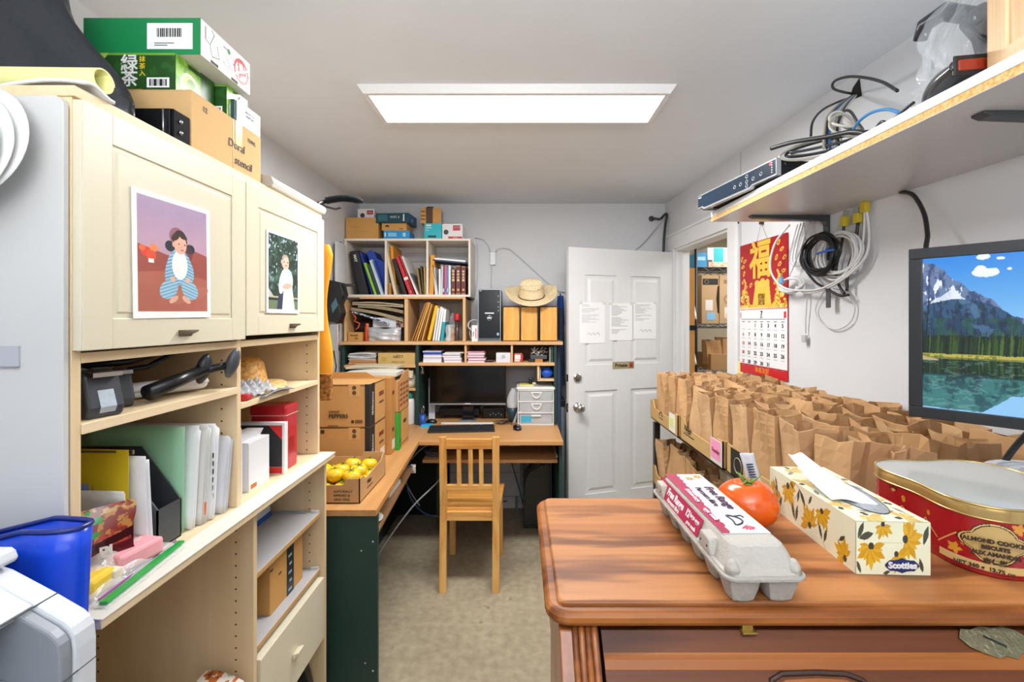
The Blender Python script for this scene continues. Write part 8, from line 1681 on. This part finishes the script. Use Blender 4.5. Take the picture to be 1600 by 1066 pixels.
def tis(u, v):     # stands out of the slot at the far end, folds over and lies along the top
    P_ = [Vector((-.010, -.058, bh+.003)), Vector((-.014, -.035, bh+.007)), Vector((-.020, -.005, bh+.013)), Vector((-.030, .030, bh+.028)), Vector((-.037, .058, bh+.043))]
    s_ = v*4; i = min(3, int(s_)); f = s_-i; c = P_[i].lerp(P_[i+1], f); w_ = [.064, .062, .052, .036, .026]; ww = w_[i]*(1-f)+w_[i+1]*f
    return c+Vector(((u-.5)*ww, (u-.5)*ww*-.2, .003*math.sin(6*u+3*v)+.003*math.sin(14*v)*math.sin(3.14*u)))
MB().grid(tis, 16, 28).build('tissue', flat('#E9EDF4', .8, 0, .2, .2, 60), t, smooth=True, thick=.0012)
e_ = MB(); e_.prism([(.024*math.cos(a), .0095*math.sin(a)*(1+.15*math.cos(8*a))) for a in [i*.262 for i in range(24)]], 0, .0004, 'z', frame((.012, -bl/2-.0009, .0135), *FR)); e_.build('logo_ground', flat('#1F2C66', .4), t)
text('Scotties', .0125, t, (.012, -bl/2-.0010, .0140), FR, WHITE, bold=.0006)
# ---- cookie tin
lidm = flat('#D6D6D2', .07, 0, .9, 0, 61).copy(); lidm.node_tree.nodes['Principled BSDF'].inputs['Alpha'].default_value = .55
t = thing('cookie_tin', 'red and gold lobed cookie tin with clear lid at the right', 'tin', (.765, .755, TZ))
def outl(a, s=1.0):     # quatrefoil
    r = (.1245+.0145*math.cos(4*(a-math.pi/4)))*s; return (r*math.cos(a), r*math.sin(a))
cv = Canvas(760, 76, '#A3121E'); nn = cv.noise(41, 5); cv.put((nn > .5)*1.0, '#B8182A', .6); rr = random.Random(6)
for k in range(46):
    x, y = rr.random(), rr.uniform(.25, .95); kind = k % 4
    if kind == 0:
        for j in range(5): leaf(cv, x, y, .12, j*1.257, .6, '#D8962E')
    elif kind == 1:
        for j in range(3): leaf(cv, x, y, .14, 1.57+(j-1)*.7, .4, '#3A1418')
        for j in range(3): leaf(cv, x, y, .09, 1.57+(j-1)*.7, .3, '#C89A4A')
    elif kind == 2: cv.line((x, y), (x+.02, y-.2), .03, '#D8A048'); cv.line((x+.02, y-.2), (x+.035, y-.1), .03, '#D8A048')
    else: cv.ell(x, y, .04, .05, '#C8862A')
for k in range(16): x = k/16; cv.line((x, .3), (x+.03, .6), .018, '#E0B060'); cv.line((x+.03, .6), (x+.06, .35), .018, '#E0B060')
PX = .640
for s_, c in ((1.12, '#2E1A10'), (1.06, '#E4C27A'), (1.0, '#3A2412'), (.95, '#C9A86A')):
    cv.ell(PX, .56, .50*s_*.85, .30*s_*.62, c); cv.ell(PX, .56, .30*s_, .34*s_, c)
cv.rect(PX-.075, .07, PX+.045, .20, '#D8B878')
def tin_pt(u, z, s=1.0):
    a = 6.2832*u; x, y = outl(a, s); return (x, y, z)
cv.build('printed_side', lambda u, v: tin_pt(u, .003+.080*v), t, vcol(.25, 0, .5), False)
b = MB(); n = 96; b.grid(lambda u, v: tin_pt(u, .0+.006*v, .985+.02*v), n, 1, True); b.prism([tin_pt(i/n, 0, .985)[:2] for i in range(n)], .0, .004); b.build('base_rim', flat('#B04030', .3, .6), t, smooth=False)
GOLD = flat('#D2B273', .25, .75); b = MB(); b.grid(lambda u, v: tin_pt(u, .082+.018*v, 1.012 if v < .95 else 1.006), n, 6, True); b.build('lid_rim', GOLD, t, smooth=True)
b = MB(); b.tube([tin_pt(i/n, .1005, 1.006) for i in range(n)], .0018, 6, True); b.tube([tin_pt(i/n, .0825, 1.010) for i in range(n)], .0012, 6, True); b.build('lid_bead', GOLD, t, smooth=True)
b = MB(); b.prism([tin_pt(i/n, 0, 1.0)[:2] for i in range(n)], .0985, .1005); b.build('lid_window', lidm, t)
b = MB(); b.prism([tin_pt(i/n, 0, .94)[:2] for i in range(n)], .070, .074); b.build('tray', flat('#C9C0B4', .5), t)
b = MB()
for (x, y, a_) in ((-.06, .02, .3), (-.04, -.05, .1), (.02, .0, .0), (.06, .045, -.2), (.06, -.03, .4)): b = MB(); b.box(-.024, .024, -.012, .012, .0, .008, Matrix.Translation((x, y, .075))@Matrix.Rotation(a_, 4, 'Z')); b.build('cookie', flat('#5A4632', .7), t, bev=.004)
def tin_text(s, size, u0, z, m, bold=.0003):
    a = 6.2832*u0; p = Vector(tin_pt(u0, z, 1.004)); q = Vector(tin_pt(u0+.006, z, 1.004))-Vector(tin_pt(u0-.006, z, 1.004)); text(s, size, t, p, (tuple(q.normalized()), (0, 0, 1)), m, bold=bold)
DK = flat('#3A2210', .5)
tin_text('ALMOND COOKIES', .0080, PX, .052, DK, .0004); tin_text('BISCUITS', .0075, PX, .043, DK, .0004); tin_text('AUX AMANDES', .0075, PX, .034, DK, .0004); tin_text('NET 360 g  12.75 oz', .0075, PX-.014, .0125, DK, .0003); tin_text('杏仁饼', .0085, PX, .0235, DK)
# ---- round clear-lidded tub behind
t = thing('round_tub', 'clear-lidded round tub half behind the cookie tin', 'tub', (.985, .835, TZ)); b = MB(); b.lathe([(.075, 0), (.085, .006), (.092, .072), (.092, .074)], n=40); b.build('tub', flat('#D8D4CC', .5), t, smooth=True); b = MB(); b.lathe([(.097, .070), (.098, .080), (.094, .084), (.080, .0845), (.078, .082), (.0001, .082)], n=44); b.build('lid', flat('#D5D9DE', .15, 0, .6, coat=.5), t, smooth=True)
b = MB()
for k in range(4): b.tube([((.03+.016*k)*math.cos(a), (.03+.016*k)*math.sin(a), .0835) for a in [i*2*math.pi/36 for i in range(36)]], .0008, 5, True)
b.build('lid_ridge', flat('#B8C2CA', .2), t)
